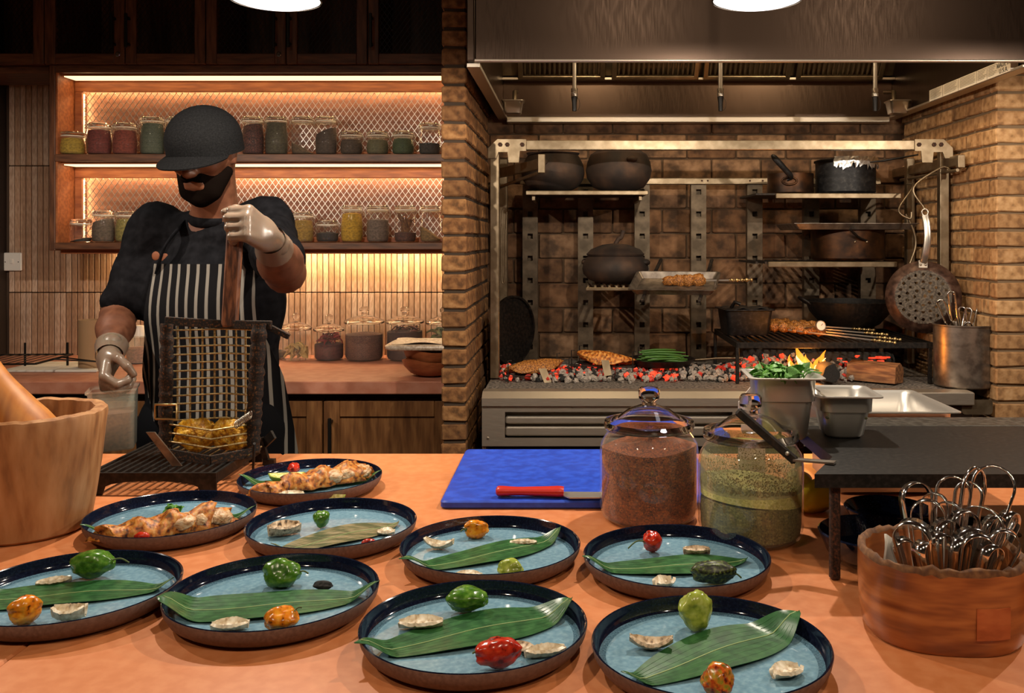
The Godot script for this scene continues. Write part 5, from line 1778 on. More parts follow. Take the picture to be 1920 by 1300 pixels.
# ---------------------------------------------------------------- fire
func fire() -> void:
	var s := Shape.new()
	blob(s, Vector3.ZERO, Vector3(0.0105, 0.008, 0.009), Basis(), 8, 0.9, 1.6, 4)
	for i in s.g.size():
		s.g[i] = -1
	var lump := s.mesh()
	var sets := [["ash_coals", "pale grey ash-covered coals spread along the hearth table", "ash", 1500, 0.5], ["charcoal_bed", "black charcoal pieces scattered along the hearth table", "charcoal", 700, 0.5], ["glowing_embers", "glowing red embers among the ash on the hearth table", "ember_hot", 240, 0.35], ["dim_fire_embers", "dull red embers deep in the coal bed", "ember_dim", 200, 0.35]]
	for e in sets:
		var mm := MultiMesh.new()
		mm.transform_format = MultiMesh.TRANSFORM_3D
		mm.mesh = lump
		mm.instance_count = e[3]
		for k in e[3]:
			var x := 0.0
			var z := 0.0
			var hot: bool = e[2].begins_with("ember")
			x = rng.randf_range(-0.26, 1.12)
			var spread := 0.5 + 0.5 * sin(x * 7.0 + 1.0)
			var zc := -3.36
			z = zc + (rng.randf() - rng.randf()) * 0.17
			if hot:
				if e[2] == "ember_hot":
					var spots := [[-0.2, 0.06], [-0.08, 0.06], [0.07, 0.05], [0.17, 0.08], [0.33, 0.06], [0.62, 0.05], [0.68, 0.1], [0.82, 0.12], [0.92, 0.1]]
					var q: Array = spots[k % spots.size()]
					x = q[0] + rng.randf_range(-1.0, 1.0) * q[1]
				z = zc + (rng.randf() - rng.randf()) * 0.13 + 0.02
			var heap := 0.028 + 0.04 * smoothstep(0.52, 0.7, x) * (1.0 - smoothstep(0.95, 1.1, x))
			var up := 0.955 + 0.007 + heap * maxf(0.0, 1.0 - absf(z - zc) * 6.5) * sqrt(rng.randf())
			var b := Basis.from_euler(Vector3(rng.randf() * TAU, rng.randf() * TAU, rng.randf() * TAU)).scaled(Vector3.ONE * rng.randf_range(0.6, 1.5))
			mm.set_instance_transform(k, Transform3D(b, Vector3(x, up, z)))
		var o := MultiMeshInstance3D.new()
		o.name = e[0]
		o.multimesh = mm
		o.material_override = M[e[2]]
		add_child(o)
		tag(o, e[1], "coals")
		o.set_meta("kind", "stuff")
	# logs
	s = Shape.new()
	var poly := PackedVector2Array([Vector2(-0.045, -0.03), Vector2(0.04, -0.035), Vector2(0.046, 0.012), Vector2(0.012, 0.035), Vector2(-0.036, 0.024)])
	prism(s, poly, 0.17, Transform3D(Basis(), Vector3(0, 0, -0.085)))
	single("firewood_log", s, M.firewood, "split brown firewood log with a square end, right of the flames", "log", Transform3D(Basis(Vector3.UP, deg_to_rad(52)), Vector3(1.0579, 0.9897, -3.22)))
	var t := thing("firewood_log", "round charred log end beside the flames", "log", Vector3(0.8761, 0.993, -3.2), 0.15)
	s = Shape.new()
	var wob := func(a: float, p: Vector2) -> Vector2:
		return Vector2(p.x * (1.0 + 0.08 * sin(3.0 * a) + 0.05 * sin(5.0 * a + 1.0)), p.y)
	lathe(s, [Vector2(0.0, -0.06), Vector2(0.03, -0.06), Vector2(0.034, -0.05), Vector2(0.034, 0.05), Vector2(0.03, 0.06), Vector2(0.0, 0.06)], 24, Transform3D(Basis(Vector3.RIGHT, PI / 2), Vector3.ZERO), wob)
	part("wood", s, M.charcoal, t)
	t = thing("firewood_log", "burning log glowing red behind the flames", "log", Vector3(1.007, 0.999, -3.36), 0.0)
	s = Shape.new()
	lathe(s, [Vector2(0.0, -0.16), Vector2(0.034, -0.16), Vector2(0.04, -0.14), Vector2(0.042, 0.12), Vector2(0.034, 0.16), Vector2(0.0, 0.16)], 24, Transform3D(Basis(Vector3.BACK, PI / 2), Vector3.ZERO), wob)
	part("wood", s, M.charcoal, t)
	for k in 22:
		s = Shape.new()
		var a := rng.randf_range(-0.5, 1.1)
		box(s, Vector3(rng.randf_range(-0.14, 0.14), sin(a) * 0.0405, cos(a) * 0.0405), Vector3(rng.randf_range(0.008, 0.03), 0.006, rng.randf_range(0.004, 0.009)), 0.002, Basis(Vector3.RIGHT, -a))
		part("ember_fire_crack", s, M.ember_hot, t)
	t = thing("firewood_log", "dark charred log under the left end of the iron grate", "log", Vector3(0.7682, 1.0, -3.42), 0.1)
	s = Shape.new()
	lathe(s, [Vector2(0.0, -0.14), Vector2(0.034, -0.14), Vector2(0.042, -0.12), Vector2(0.038, 0.1), Vector2(0.03, 0.14), Vector2(0.0, 0.14)], 24, Transform3D(Basis(Vector3.BACK, PI / 2 - 0.05), Vector3.ZERO), wob)
	part("wood", s, M.charcoal, t)
	# flames
	t = thing("flame", "yellow flames leaping between the logs on the hearth", "flame", Vector3(0.7931, 0.976, -3.2))
	for e in [[0.0, 0.105, 0.019, 0.0], [0.03, 0.075, 0.016, 0.4], [-0.028, 0.075, 0.014, 0.9], [0.085, 0.09, 0.015, 1.7], [0.062, 0.07, 0.012, 2.2]]:
		for inner in [true, false]:
			s = Shape.new()
			var h: float = e[1] * (0.7 if inner else 1.0)
			var r: float = e[2] * (0.6 if inner else 1.0)
			var pts := []
			var rad := []
			for k in 10:
				var q := k / 9.0
				pts.append(Vector3(e[0] + 0.012 * sin(q * 5.0 + e[3]) * q, q * h, 0.006 * sin(q * 4.0 + e[3])))
				rad.append(r * (sin(PI * pow(q * 0.94 + 0.06, 0.6)) + 0.04))
			tube(s, pts, rad, 10, true, 0.7)
			part("flame_core" if inner else "flame_tongue", s, M.flame_core if inner else M.flame_outer, t)
	var l := OmniLight3D.new()
	l.name = "flame_light"
	l.light_color = Color("ff9a3c")
	l.light_energy = 0.09
	l.light_size = 0.03
	l.omni_range = 8.0
	l.omni_attenuation = 2.0
	l.shadow_enabled = true
	t.add_child(l)
	l.position = Vector3(0.02, 0.06, 0.03)


# ---------------------------------------------------------------- foreground on the pass
func grill_stand() -> void:
	var t := thing("grill_stand", "low black iron grill stand with an arched apron on the pass", "grill stand")
	var x0 := -0.945
	var x1 := -0.692
	var zf := -1.805
	var zb := -2.08
	var y1 := 0.994
	# arched front apron and back apron
	for z in [zf, zb + 0.006]:
		var s := Shape.new()
		var poly := PackedVector2Array([Vector2(x0, 0.9505), Vector2(x0, y1), Vector2(x1, y1), Vector2(x1, 0.9505), Vector2(x1 - 0.03, 0.9505)])
		for k in 11:
			var a := PI * k / 10.0
			poly.append(Vector2((x0 + x1) / 2.0 + cos(a) * (x1 - x0 - 0.06) / 2.0 , 0.952 + 0.026 * pow(sin(a), 0.5)))
		poly.append(Vector2(x0 + 0.03, 0.9505))
		prism(s, poly, 0.006, Transform3D(Basis(), Vector3(0, 0, z - 0.006)))
		part("apron", s, M.iron, t)
	for x in [x0 + 0.003, x1 - 0.003]:
		spanned("side_rail", Vector3(x - 0.003, 0.972, zb + 0.007), Vector3(x + 0.003, y1, zf - 0.007), M.iron, t, 0.001)
	for i in 14:
		var s := Shape.new()
		var x := lerpf(x0 + 0.016, x1 - 0.016, i / 13.0)
		bar(s, Vector3(x, y1 - 0.004, zb + 0.007), Vector3(x, y1 - 0.004, zf - 0.007), 0.007, 0.006)
		part("grate_bar", s, M.iron, t)
	# corner wing plate, rear arm and loose rod
	var s := Shape.new()
	prism(s, PackedVector2Array([Vector2(0.0, 0.0), Vector2(0.02, 0.0), Vector2(-0.035, 0.068), Vector2(-0.052, 0.068)]), 0.004, Transform3D(Basis(), Vector3(-0.8, y1 + 0.001, -1.86)))
	part("wing_plate", s, M.bucket_steel, t)
	s = Shape.new()
	bar(s, Vector3(-0.69, 0.988, -2.06), Vector3(-0.655, 1.02, -2.04), 0.02, 0.006)
	bar(s, Vector3(-0.688, 1.01, -2.05), Vector3(-0.672, 0.954, -2.05), 0.012, 0.012)
	bar(s, Vector3(-0.68, 0.957, -2.05), Vector3(-0.655, 0.957, -2.05), 0.012, 0.016)
	part("rear_foot", s, M.iron, t)
	s = Shape.new()
	tube(s, [Vector3(-0.6719, 0.9506, -1.9559), Vector3(-0.6357, 1.0394, -1.86)], 0.003, 6)
	part("prop_rod", s, M.iron, t)
	fish_cage()


func fish_cage() -> void:
	# clamshell grill cage standing open on the stand; the cook lifts its wooden handle
	var t := thing("grill_cage", "charred wire grill cage standing open, held up by the cook", "grill cage")
	var z := -1.95
	var xl := -0.8407
	var xr := -0.6586
	var yt := 1.2668
	var ym := 1.069
	var y0 := 0.998
	var xc := -0.7395
	# the standing mesh is creased along its middle, the crease lies further back
	var dz := func(x: float) -> float:
		return -0.03 * (1.0 - absf(x - xc) / (xr - xl) * 2.0)
	var s := Shape.new()
	for i in 8:
		var x := lerpf(xl + 0.012, xr - 0.008, i / 7.0)
		tube(s, [Vector3(x, ym, z + dz.call(x)), Vector3(x, yt, z + dz.call(x))], 0.0022, 6)
	part("upright_wires", s, M.greasy_wire, t)
	s = Shape.new()
	for j in 12:
		var y := lerpf(ym, yt - 0.008, j / 11.0)
		tube(s, [Vector3(xl, y, z + dz.call(xl) + 0.002), Vector3(xc, y, z + dz.call(xc) + 0.002), Vector3(xr, y, z + dz.call(xr) + 0.002)], 0.002, 6)
	part("cross_wires", s, M.greasy_wire, t)
	# charred side bars and top bar
	var nz := FastNoiseLite.new()
	nz.frequency = 18.0
	for e in [[-0.8452, -0.8499, 1.0], [-0.6519, -0.6674, 2.0]]:
		s = Shape.new()
		var pts := []
		var rad := []
		for k in 40:
			var q := k / 39.0
			pts.append(Vector3(lerpf(e[0], e[1], q) + 0.002 * nz.get_noise_2d(q * 6.0, e[2]), lerpf(yt + 0.006, y0 + 0.006, q), z + 0.012 + 0.004 * nz.get_noise_2d(q * 5.0, e[2] + 9.0)))
			rad.append(0.0155 + 0.005 * nz.get_noise_2d(q * 9.0, e[2] + 4.0))
		tube(s, pts, rad, 10, true, 0.7)
		part("side_bar", s, M.charred, t)
	s = Shape.new()
	bar(s, Vector3(xl - 0.012, yt + 0.012, z + 0.005), Vector3(xc, yt + 0.002, z - 0.02), 0.018, 0.008, 0.001)
	bar(s, Vector3(xc, yt + 0.002, z - 0.02), Vector3(xr + 0.03, yt + 0.003, z + 0.005), 0.018, 0.008, 0.001)
	bar(s, Vector3(xr + 0.015, yt + 0.003, z), Vector3(-0.5934, 1.2443, z), 0.012, 0.008, 0.001)
	part("top_bar", s, M.charred, t)
	# wooden handle up to the hand
	s = Shape.new()
	bar(s, Vector3(-0.7253, yt - 0.004, z - 0.018), Vector3(-0.717, 1.513, -1.985), 0.034, 0.016, 0.004, Vector3.RIGHT)
	part("handle", s, M.handle_wood, t)
	# the lower half: shallow wire tray, front wires, spring and clasp
	s = Shape.new()
	var zf := -1.878
	for y in [y0 + 0.012, y0 + 0.03, y0 + 0.048, y0 + 0.066]:
		tube(s, [Vector3(xl - 0.01, y, z + 0.012), Vector3(xc + 0.01, y - 0.002, zf), Vector3(xr - 0.006, y, z + 0.012)], 0.002, 6)
	part("tray_wires", s, M.greasy_wire, t)
	s = Shape.new()
	for i in 10:
		var x := lerpf(xl - 0.006, xr - 0.01, i / 9.0)
		tube(s, [Vector3(x, y0 + 0.004, z - 0.05), Vector3(x, y0 + 0.004, zf - 0.05 + 0.045 * (1.0 - absf(x - xc) / (xr - xl) * 2.0))], 0.0018, 6)
	part("tray_floor_wires", s, M.greasy_wire, t)
	s = Shape.new()
	bar(s, Vector3(xl - 0.014, y0 + 0.007, z + 0.016), Vector3(xc + 0.01, y0 + 0.004, zf + 0.004), 0.02, 0.004, 0.001)
	bar(s, Vector3(xc + 0.01, y0 + 0.004, zf + 0.004), Vector3(xr - 0.002, y0 + 0.007, z + 0.016), 0.02, 0.004, 0.001)
	part("tray_rim", s, M.charred, t)
	s = Shape.new()
	var coil := []
	for k in 90:
		var a := TAU * k / 9.0
		var q := k / 89.0
		coil.append(Vector3(lerpf(-0.6877, -0.6571, q), lerpf(1.0689, 1.0897, q) + cos(a) * 0.008, -1.9 + sin(a) * 0.008))
	tube(s, coil, 0.0012, 5)
	part("spring", s, M.steel, t)
	s = Shape.new()
	var cz := -1.915
	var lo := Vector3(-0.8598, 1.078, cz)
	var hi := Vector3(-0.8157, 1.1078, cz)
	tube(s, [Vector3(lo.x, lo.y, cz), Vector3(hi.x, lo.y, cz), Vector3(hi.x, hi.y, cz), Vector3(lo.x, hi.y, cz), Vector3(lo.x, lo.y + 0.001, cz)], 0.0028, 6)
	part("clasp_ring", s, M.brass, t)
	# pieces of meat in the tray
	var names := ["golden marinated meat piece at the left of the open grill cage", "golden charred meat piece at the right of the open grill cage"]
	for k in 2:
		s = Shape.new()
		blob(s, Vector3.ZERO, Vector3(0.042, 0.034, 0.02), Basis(), 32, 0.35, 1.4, 20 + k)
		single("marinated_meat", s, M.yellow_meat, names[k], "meat", Transform3D(Basis(Vector3.UP, 0.2 - 0.4 * k), Vector3(lerpf(xl, xr, 0.3 + 0.4 * k), y0 + 0.042, -1.942)))


func board_and_jars() -> void:
	# blue board
	var t := thing("cutting_board", "bright blue plastic cutting board lying on the pass", "cutting board", Vector3(0.02, 0.9505, -1.925))
	var s := Shape.new()
	var rr := []
	for q in [[0.0, -0.003], [0.003, 0.0], [0.012, 0.0], [0.015, -0.003]]:
		rr.append(rounded(0.0, 0.262 + q[1], 0.213 + q[1], 0.012, q[0]))
	loft(s, rr, true, true, {}, true)
	part("board", s, M.blue_board, t)
	# knife
	var a := Vector3(-0.1403, 0.977, -1.7387)
	var b := Vector3(-0.013, 0.977, -1.735)
	t = thing("chef_knife", "chef's knife with a red handle lying on the blue board", "knife")
	s = Shape.new()
	var d := (b - a).normalized()
	tube(s, smooth_path([a, a + d * 0.012, a + d * 0.05, a + d * 0.1, b], 4), [0.006, 0.01, 0.012, 0.0125, 0.0125, 0.0118, 0.011, 0.0105, 0.0105, 0.011, 0.0115, 0.012, 0.0125, 0.013, 0.0135, 0.013, 0.012], 12, true, 0.75)
	part("handle", s, M.red_plastic, t)
	s = Shape.new()
	prism(s, PackedVector2Array([Vector2(0, -0.012), Vector2(0.0, 0.014), Vector2(0.19, 0.014), Vector2(0.14, -0.02), Vector2(0.012, -0.026)]), 0.002, Transform3D(Basis(d, d.cross(Vector3.UP).normalized() * -1.0, Vector3.UP), b - Vector3(0, 0.006, 0)))
	part("blade", s, M.pan_steel, t)
	# two large jars of rub
	spice_pot("big glass jar of reddish-brown spice rub in front of the blue board", Vector3(0.1406, 0.9505, -1.66), 0.0885, 0.155, 0.84, speckle("rub_red", ["5a240d", "8a4015", "2c1208", "ad5e20", "6a3010"], 22.0), true)
	var j := spice_pot("big glass jar of yellow-green herb salt beside the griddle", Vector3(0.302, 0.9505, -1.553), 0.087, 0.16, 0.44, speckle("rub_green", ["76682f", "5f5a2b", "92854a", "3f3b1b", "7d6c32"], 22.0), true)
	s = Shape.new()
	lathe(s, [Vector2(0.0832, 0.066), Vector2(0.0836, 0.078), Vector2(0.0836, 0.094), Vector2(0.06, 0.1), Vector2(0.0, 0.1)], 48, Transform3D(), func(q: float, p: Vector2) -> Vector2: return Vector2(p.x, p.y + 0.009 * cos(q - 2.6) * p.x / 0.08))
	part("pale_layer", s, speckle("rub_pale", ["b5b05a", "cfc878", "9a9648", "d8d290"], 22.0), j)
	# fine dust and specks clinging to the inside of the glass
	s = Shape.new()
	lathe(s, [Vector2(0.0838, 0.085), Vector2(0.0838, 0.12), Vector2(0.0815, 0.138), Vector2(0.077, 0.147)], 48)
	var dust := mat("clinging_dust", Color(0.66, 0.64, 0.46, 0.5), 0.95)
	dust.transparency = BaseMaterial3D.TRANSPARENCY_ALPHA
	part("clinging_dust", s, dust, j)
	s = Shape.new()
	for k in 4200:
		var q := rng.randf() * TAU
		var y := rng.randf_range(0.09, 0.142)
		if rng.randf() < (y - 0.09) / 0.09:
			y = rng.randf_range(0.09, 0.118)
		var c := Vector3(cos(q) * 0.0845, y, sin(q) * 0.0845)
		var n := Vector3(cos(q), 0, sin(q)) * 0.0004
		var tx := Vector3(-sin(q), 0, cos(q)) * rng.randf_range(0.0004, 0.0011)
		var ty := Vector3(0, rng.randf_range(0.0004, 0.0011), 0)
		s.quad(c - tx - ty + n, c + tx - ty + n, c + tx + ty + n, c - tx + ty + n, -1)
	var cling := part("clinging_specks", s, M.rub_green, j)
	cling.set_meta("kind", "stuff")


func spice_pot(label: String, at: Vector3, r: float, h: float, fill: float, content: StandardMaterial3D, _big: bool) -> Node3D:
	var t := thing("spice_jar", label, "jar", at)
	var s := Shape.new()
	lathe(s, [Vector2(0.0, 0.002), Vector2(r * 0.86, 0.002), Vector2(r * 0.95, 0.008), Vector2(r, 0.025), Vector2(r, h * 0.78), Vector2(r * 0.97, h * 0.88), Vector2(r * 0.88, h * 0.96), Vector2(r * 0.83, h), Vector2(r * 0.83, h + 0.01)], 56)
	part("glass_body", s, M.jar_glass, t)
	s = Shape.new()
	lathe(s, [Vector2(r * 0.84, h + 0.006), Vector2(r * 0.9, h + 0.006), Vector2(r * 0.92, h + 0.014), Vector2(r * 0.9, h + 0.02), Vector2(r * 0.78, h + 0.023), Vector2(r * 0.6, h + 0.028), Vector2(r * 0.42, h + 0.04), Vector2(r * 0.2, h + 0.047), Vector2(0.0, h + 0.048), Vector2(0.0, h + 0.044), Vector2(r * 0.2, h + 0.043), Vector2(r * 0.4, h + 0.036), Vector2(r * 0.58, h + 0.023), Vector2(r * 0.76, h + 0.013), Vector2(r * 0.84, h + 0.006)], 56)
	part("lid", s, M.knob_glass, t)
	s = Shape.new()
	lathe(s, [Vector2(0.0, h + 0.0485), Vector2(r * 0.15, h + 0.0485), Vector2(r * 0.14, h + 0.054), Vector2(r * 0.21, h + 0.06), Vector2(r * 0.215, h + 0.074), Vector2(r * 0.18, h + 0.079), Vector2(0.0, h + 0.08)], 32)
	part("lid_knob", s, M.knob_glass, t)
	s = Shape.new()
	var hf := h * fill
	lathe(s, [Vector2(0.0, 0.006), Vector2(r * 0.84, 0.006), Vector2(r * 0.93, 0.012), Vector2(r * 0.955, 0.028), Vector2(r * 0.955, hf * 0.6), Vector2(r * 0.955, hf), Vector2(r * 0.6, hf + 0.006), Vector2(0.0, hf + 0.01)], 56, Transform3D(), func(q: float, p: Vector2) -> Vector2: return Vector2(p.x, p.y + (0.003 * sin(q * 3.0) + 0.003 * cos(q)) * clampf(p.y / hf, 0, 1) ** 3))
	part("contents", s, content, t)
	return t


func gastro_pan(called: String, label: String, at: Vector3, hx: float, hz: float, h: float, turn: float, m: Material) -> Node3D:
	var t := thing(called, label, "pan", at, turn)
	var s := Shape.new()
	var rr := []
	for q in [[0.0, -0.02, 0.018], [0.004, -0.015, 0.02], [h * 0.62, -0.008, 0.02], [h * 0.64, -0.004, 0.02], [h - 0.003, -0.003, 0.02], [h, 0.004, 0.016], [h + 0.0005, 0.01, 0.014], [h + 0.0025, 0.01, 0.014], [h + 0.003, 0.003, 0.016], [h - 0.003, -0.0045, 0.02], [0.006, -0.016, 0.02]]:
		rr.append(rounded(0.0, hx + q[1], hz + q[1], q[2], q[0]))
	loft(s, rr, true, true, {2: true, 3: true, 5: true, 6: true, 7: true, 8: true})
	part("pan", s, m, t)
	return t


func griddle() -> void:
	var t := thing("flat_griddle", "flat black griddle plate on rusty legs at the right of the pass", "griddle")
	var y1 := 1.109
	var x0 := 0.345
	var x1 := 1.35
	# the plate has a cut-out at its left where the herb jar stands
	var s := Shape.new()
	prism(s, PackedVector2Array([Vector2(0.354, 1.343), Vector2(x1, 1.343), Vector2(x1, 1.69), Vector2(0.335, 1.69), Vector2(0.41, 1.655), Vector2(0.41, 1.45)]), 0.02, Transform3D(Basis(Vector3(1, 0, 0), Vector3(0, 0, -1), Vector3(0, 1, 0)), Vector3(0, y1 - 0.02, 0)))
	part("plate", s, M.griddle_black, t)
	spanned("back_strip", Vector3(0.335, y1 - 0.02, -1.772), Vector3(x1, y1 + 0.0005, -1.6905), M.griddle_pale, t, 0.002)  # a paler steel tone along the back of the plate
	# turner resting on the edge, its handle sticks out past the jar
	var tu := thing("griddle_turner", "steel turner with a dark handle resting on the griddle's left edge", "turner")
	s = Shape.new()
	bar(s, Vector3(0.3486, 1.1063, -1.43), Vector3(0.2607, 1.1817, -1.45), 0.014, 0.009, 0.003)
	part("handle", s, M.sooty_iron, tu)
	s = Shape.new()
	blob(s, Vector3(0.3335, 1.1198, -1.425), Vector3(0.0035, 0.0035, 0.0035), Basis(), 10)
	part("rivet", s, M.steel, tu)
	s = Shape.new()
	bar(s, Vector3(0.3453, 1.1096, -1.43), Vector3(0.4, y1 + 0.003, -1.4), 0.003, 0.016, 0.0)
	part("blade", s, M.bucket_steel, tu)
	for e in [[0.388, -1.36], [1.28, -1.36], [0.43, -1.74], [1.28, -1.74]]:
		boxed("leg", Vector3(e[0], (y1 - 0.02 + TOP) / 2.0 + 0.0003, e[1]), Vector3(0.014, y1 - 0.02 - TOP - 0.001, 0.014), M.rusty, t, 0.002)
	# pans on its back edge
	var p := gastro_pan("gastronorm_pan", "deep steel pan of fresh green leaves on the griddle", Vector3(0.3654, y1 + 0.001, -1.6), 0.054, 0.052, 0.105, -0.05, M.pan_steel)
	for k in 60:
		var s2 := Shape.new()
		var a := rng.randf() * TAU
		var q := sqrt(rng.randf())
		var c := Vector3(cos(a) * q * 0.052, 0.094 + rng.randf() * 0.022, sin(a) * q * 0.05)
		var b := Basis.from_euler(Vector3(rng.randf_range(-0.7, 0.7), rng.randf() * TAU, rng.randf_range(-0.7, 0.7)))
		var f := func(u: float, v: float) -> Vector3:
			var w := 0.011 * sin(PI * clampf(u, 0.04, 0.96)) * (1.0 + 0.35 * sin(u * 15.0))
			return c + b * Vector3((u - 0.5) * 0.026, 0.004 * sin(u * 5.0), (v - 0.5) * 2.0 * w + 0.002 * sin(u * 9.0))
		sheet(s2, 8, 4, f, 0.0006)
		part("leaf", s2, M.herb_green, p)
	for k in 12:
		var s2 := Shape.new()
		var a := rng.randf() * TAU
		var c := Vector3(cos(a) * 0.035, 0.1, sin(a) * 0.035)
		tube(s2, smooth_path([c, c + Vector3(cos(a) * 0.012, 0.014, sin(a) * 0.012), c + Vector3(cos(a) * 0.032, 0.012, sin(a) * 0.03)], 3), 0.001, 5)
		part("stalk", s2, M.herb_green, p)
	p = gastro_pan("gastronorm_pan", "smaller steel pan with a spoon in it, next to the leaves", Vector3(0.4731, y1 + 0.001, -1.62), 0.048, 0.056, 0.072, -0.05, M.pan_steel)
	var s3 := Shape.new()
	box(s3, Vector3(0, 0.035, 0), Vector3(0.07, 0.004, 0.085), 0.001)
	part("sauce", s3, powder("green_sauce", "4a4a2a"), p)
	s3 = Shape.new()
	bar(s3, Vector3(0.01, 0.03, 0.0), Vector3(-0.05, 0.083, 0.042), 0.002, 0.016, 0.0, Vector3(0.3, 1, 0.2))
	part("spoon", s3, M.steel, p)
	gastro_pan("gastronorm_pan", "long shallow steel pan lying behind the griddle", Vector3(0.6242, 1.055, -1.91), 0.12, 0.125, 0.06, 0.0, M.pan_steel)
	var rest := Shape.new()
	box(rest, Vector3(0.6242, 1.0025, -1.91), Vector3(0.2, 0.1, 0.2), 0.003)
	single("steel_riser", rest, M.pan_steel, "steel box riser under the long shallow pan", "riser")
	# yellow pack under the plate's corner and white paper behind the jars
	s = Shape.new()
	rest = Shape.new()
	blob(rest, Vector3.ZERO, Vector3(0.05, 0.03, 0.028), Basis(Vector3.UP, 0.4), 24, 0.25, 1.2, 5)
	blob(rest, Vector3(-0.022, 0.026, 0.0), Vector3(0.03, 0.02, 0.022), Basis(Vector3.BACK, -0.6), 20, 0.25, 1.2, 8)
	single("yellow_packet", rest, M.yellow_pack, "yellow packet squeezed between the herb jar and griddle leg", "packet", Transform3D(Basis(), Vector3(0.4439, 0.9785, -1.7)))
	rest = Shape.new()
	prism(rest, PackedVector2Array([Vector2(-0.025, 0.0), Vector2(0.03, 0.0), Vector2(0.03, 0.2), Vector2(0.015, 0.215), Vector2(-0.025, 0.165)]), 0.003, Transform3D(Basis(Vector3.RIGHT, 0.0), Vector3(0.369, 0.951, -1.9)))
	single("paper_card", rest, M.paper, "white paper card standing behind the herb jar", "paper")
	# black bowls and pans below the plate
	var bowls := [[Vector3(0.4675, 0.9505, -1.423), 0.085, 0.05, "deep black bowl on the pass in the shade of the griddle"], [Vector3(0.5556, 0.9505, -1.62), 0.075, 0.03, "flat black dish behind the deep black bowl"]]
	for e in bowls:
		rest = Shape.new()
		var r: float = e[1]
		var h: float = e[2]
		lathe(rest, [Vector2(0.0, 0.0), Vector2(r * 0.5, 0.0), Vector2(r * 0.85, h * 0.4), Vector2(r, h), Vector2(r * 0.97, h + 0.002), Vector2(r * 0.82, h * 0.45), Vector2(0.0, 0.006)], 44)
		single("black_bowl", rest, M.glaze_navy, e[3], "bowl", Transform3D(Basis(), e[0]))
	p = thing("black_tray", "small rectangular black dish under the griddle", "dish", Vector3(0.62, 0.9505, -1.5), 0.1)
	s = Shape.new()
	tray_shape(s, 0.09, 0.055, 0.03)
	part("dish", s, M.black_metal, p)


# ---------------------------------------------------------------- plates and food
var plate_at := []


func plates() -> void:
	var spots := [Vector3(-0.6877, 0.9505, -1.5957), Vector3(-0.5187, 0.9505, -1.8473), Vector3(-0.3985, 0.9505, -1.5457), Vector3(-0.1243, 0.9505, -1.4368), Vector3(-0.6795, 0.9505, -1.263), Vector3(-0.4003, 0.9505, -1.247), Vector3(-0.119, 0.9505, -1.1394), Vector3(0.1584, 0.9505, -1.3884), Vector3(0.1638, 0.9505, -1.0844)]
	var names := [
		"blue plate with a large charred chicken piece beside the wooden mortar",
		"rearmost blue plate with chicken and a lime wedge",
		"blue plate with a half-dried leaf and one broad onion petal",
		"blue plate with an orange pepper at its back and a yellow-green one in front",
		"blue plate cut off by the left edge of the picture",
		"blue plate with a green pepper at the back and a yellow pepper in front",
		"blue plate with a red pepper and a broad leaf, front centre",
		"blue plate with a red stemmed pepper, in front of the spice jars",
		"front right blue plate with a round yellow-green pepper",
	]
	var body := Shape.new()
	lathe(body, [Vector2(0.0, 0.003), Vector2(0.104, 0.003), Vector2(0.107, 0.0), Vector2(0.112, 0.0), Vector2(0.123, 0.003), Vector2(0.132, 0.009), Vector2(0.1375, 0.018), Vector2(0.1396, 0.027), Vector2(0.1392, 0.0285)], 96)
	var rim := Shape.new()
	lathe(rim, [Vector2(0.1392, 0.0285), Vector2(0.138, 0.0295), Vector2(0.1365, 0.0285), Vector2(0.1352, 0.022), Vector2(0.1335, 0.0145), Vector2(0.1305, 0.0112)], 96)
	var mid := Shape.new()
	lathe(mid, [Vector2(0.1305, 0.0112), Vector2(0.1265, 0.0102), Vector2(0.1225, 0.0099)], 96)
	var floor_ := Shape.new()
	lathe(floor_, [Vector2(0.1225, 0.0099), Vector2(0.1, 0.0096), Vector2(0.05, 0.0095), Vector2(0.0, 0.0095)], 96)
	var meshes := [body.mesh(), rim.mesh(), mid.mesh(), floor_.mesh()]
	for i in spots.size():
		var t := thing("dinner_plate", names[i], "plate", spots[i], rng.randf() * TAU, "blue glazed plates on the pass")
		part("stoneware_body", meshes[0], M.stoneware, t)
		part("rim_glaze", meshes[1], M.glaze_navy, t)
		part("edge_glaze", meshes[2], M.glaze_mid, t)
		part("floor_glaze", meshes[3], M.glaze_blue, t)
	plate_at = spots
	leaves()
	food()


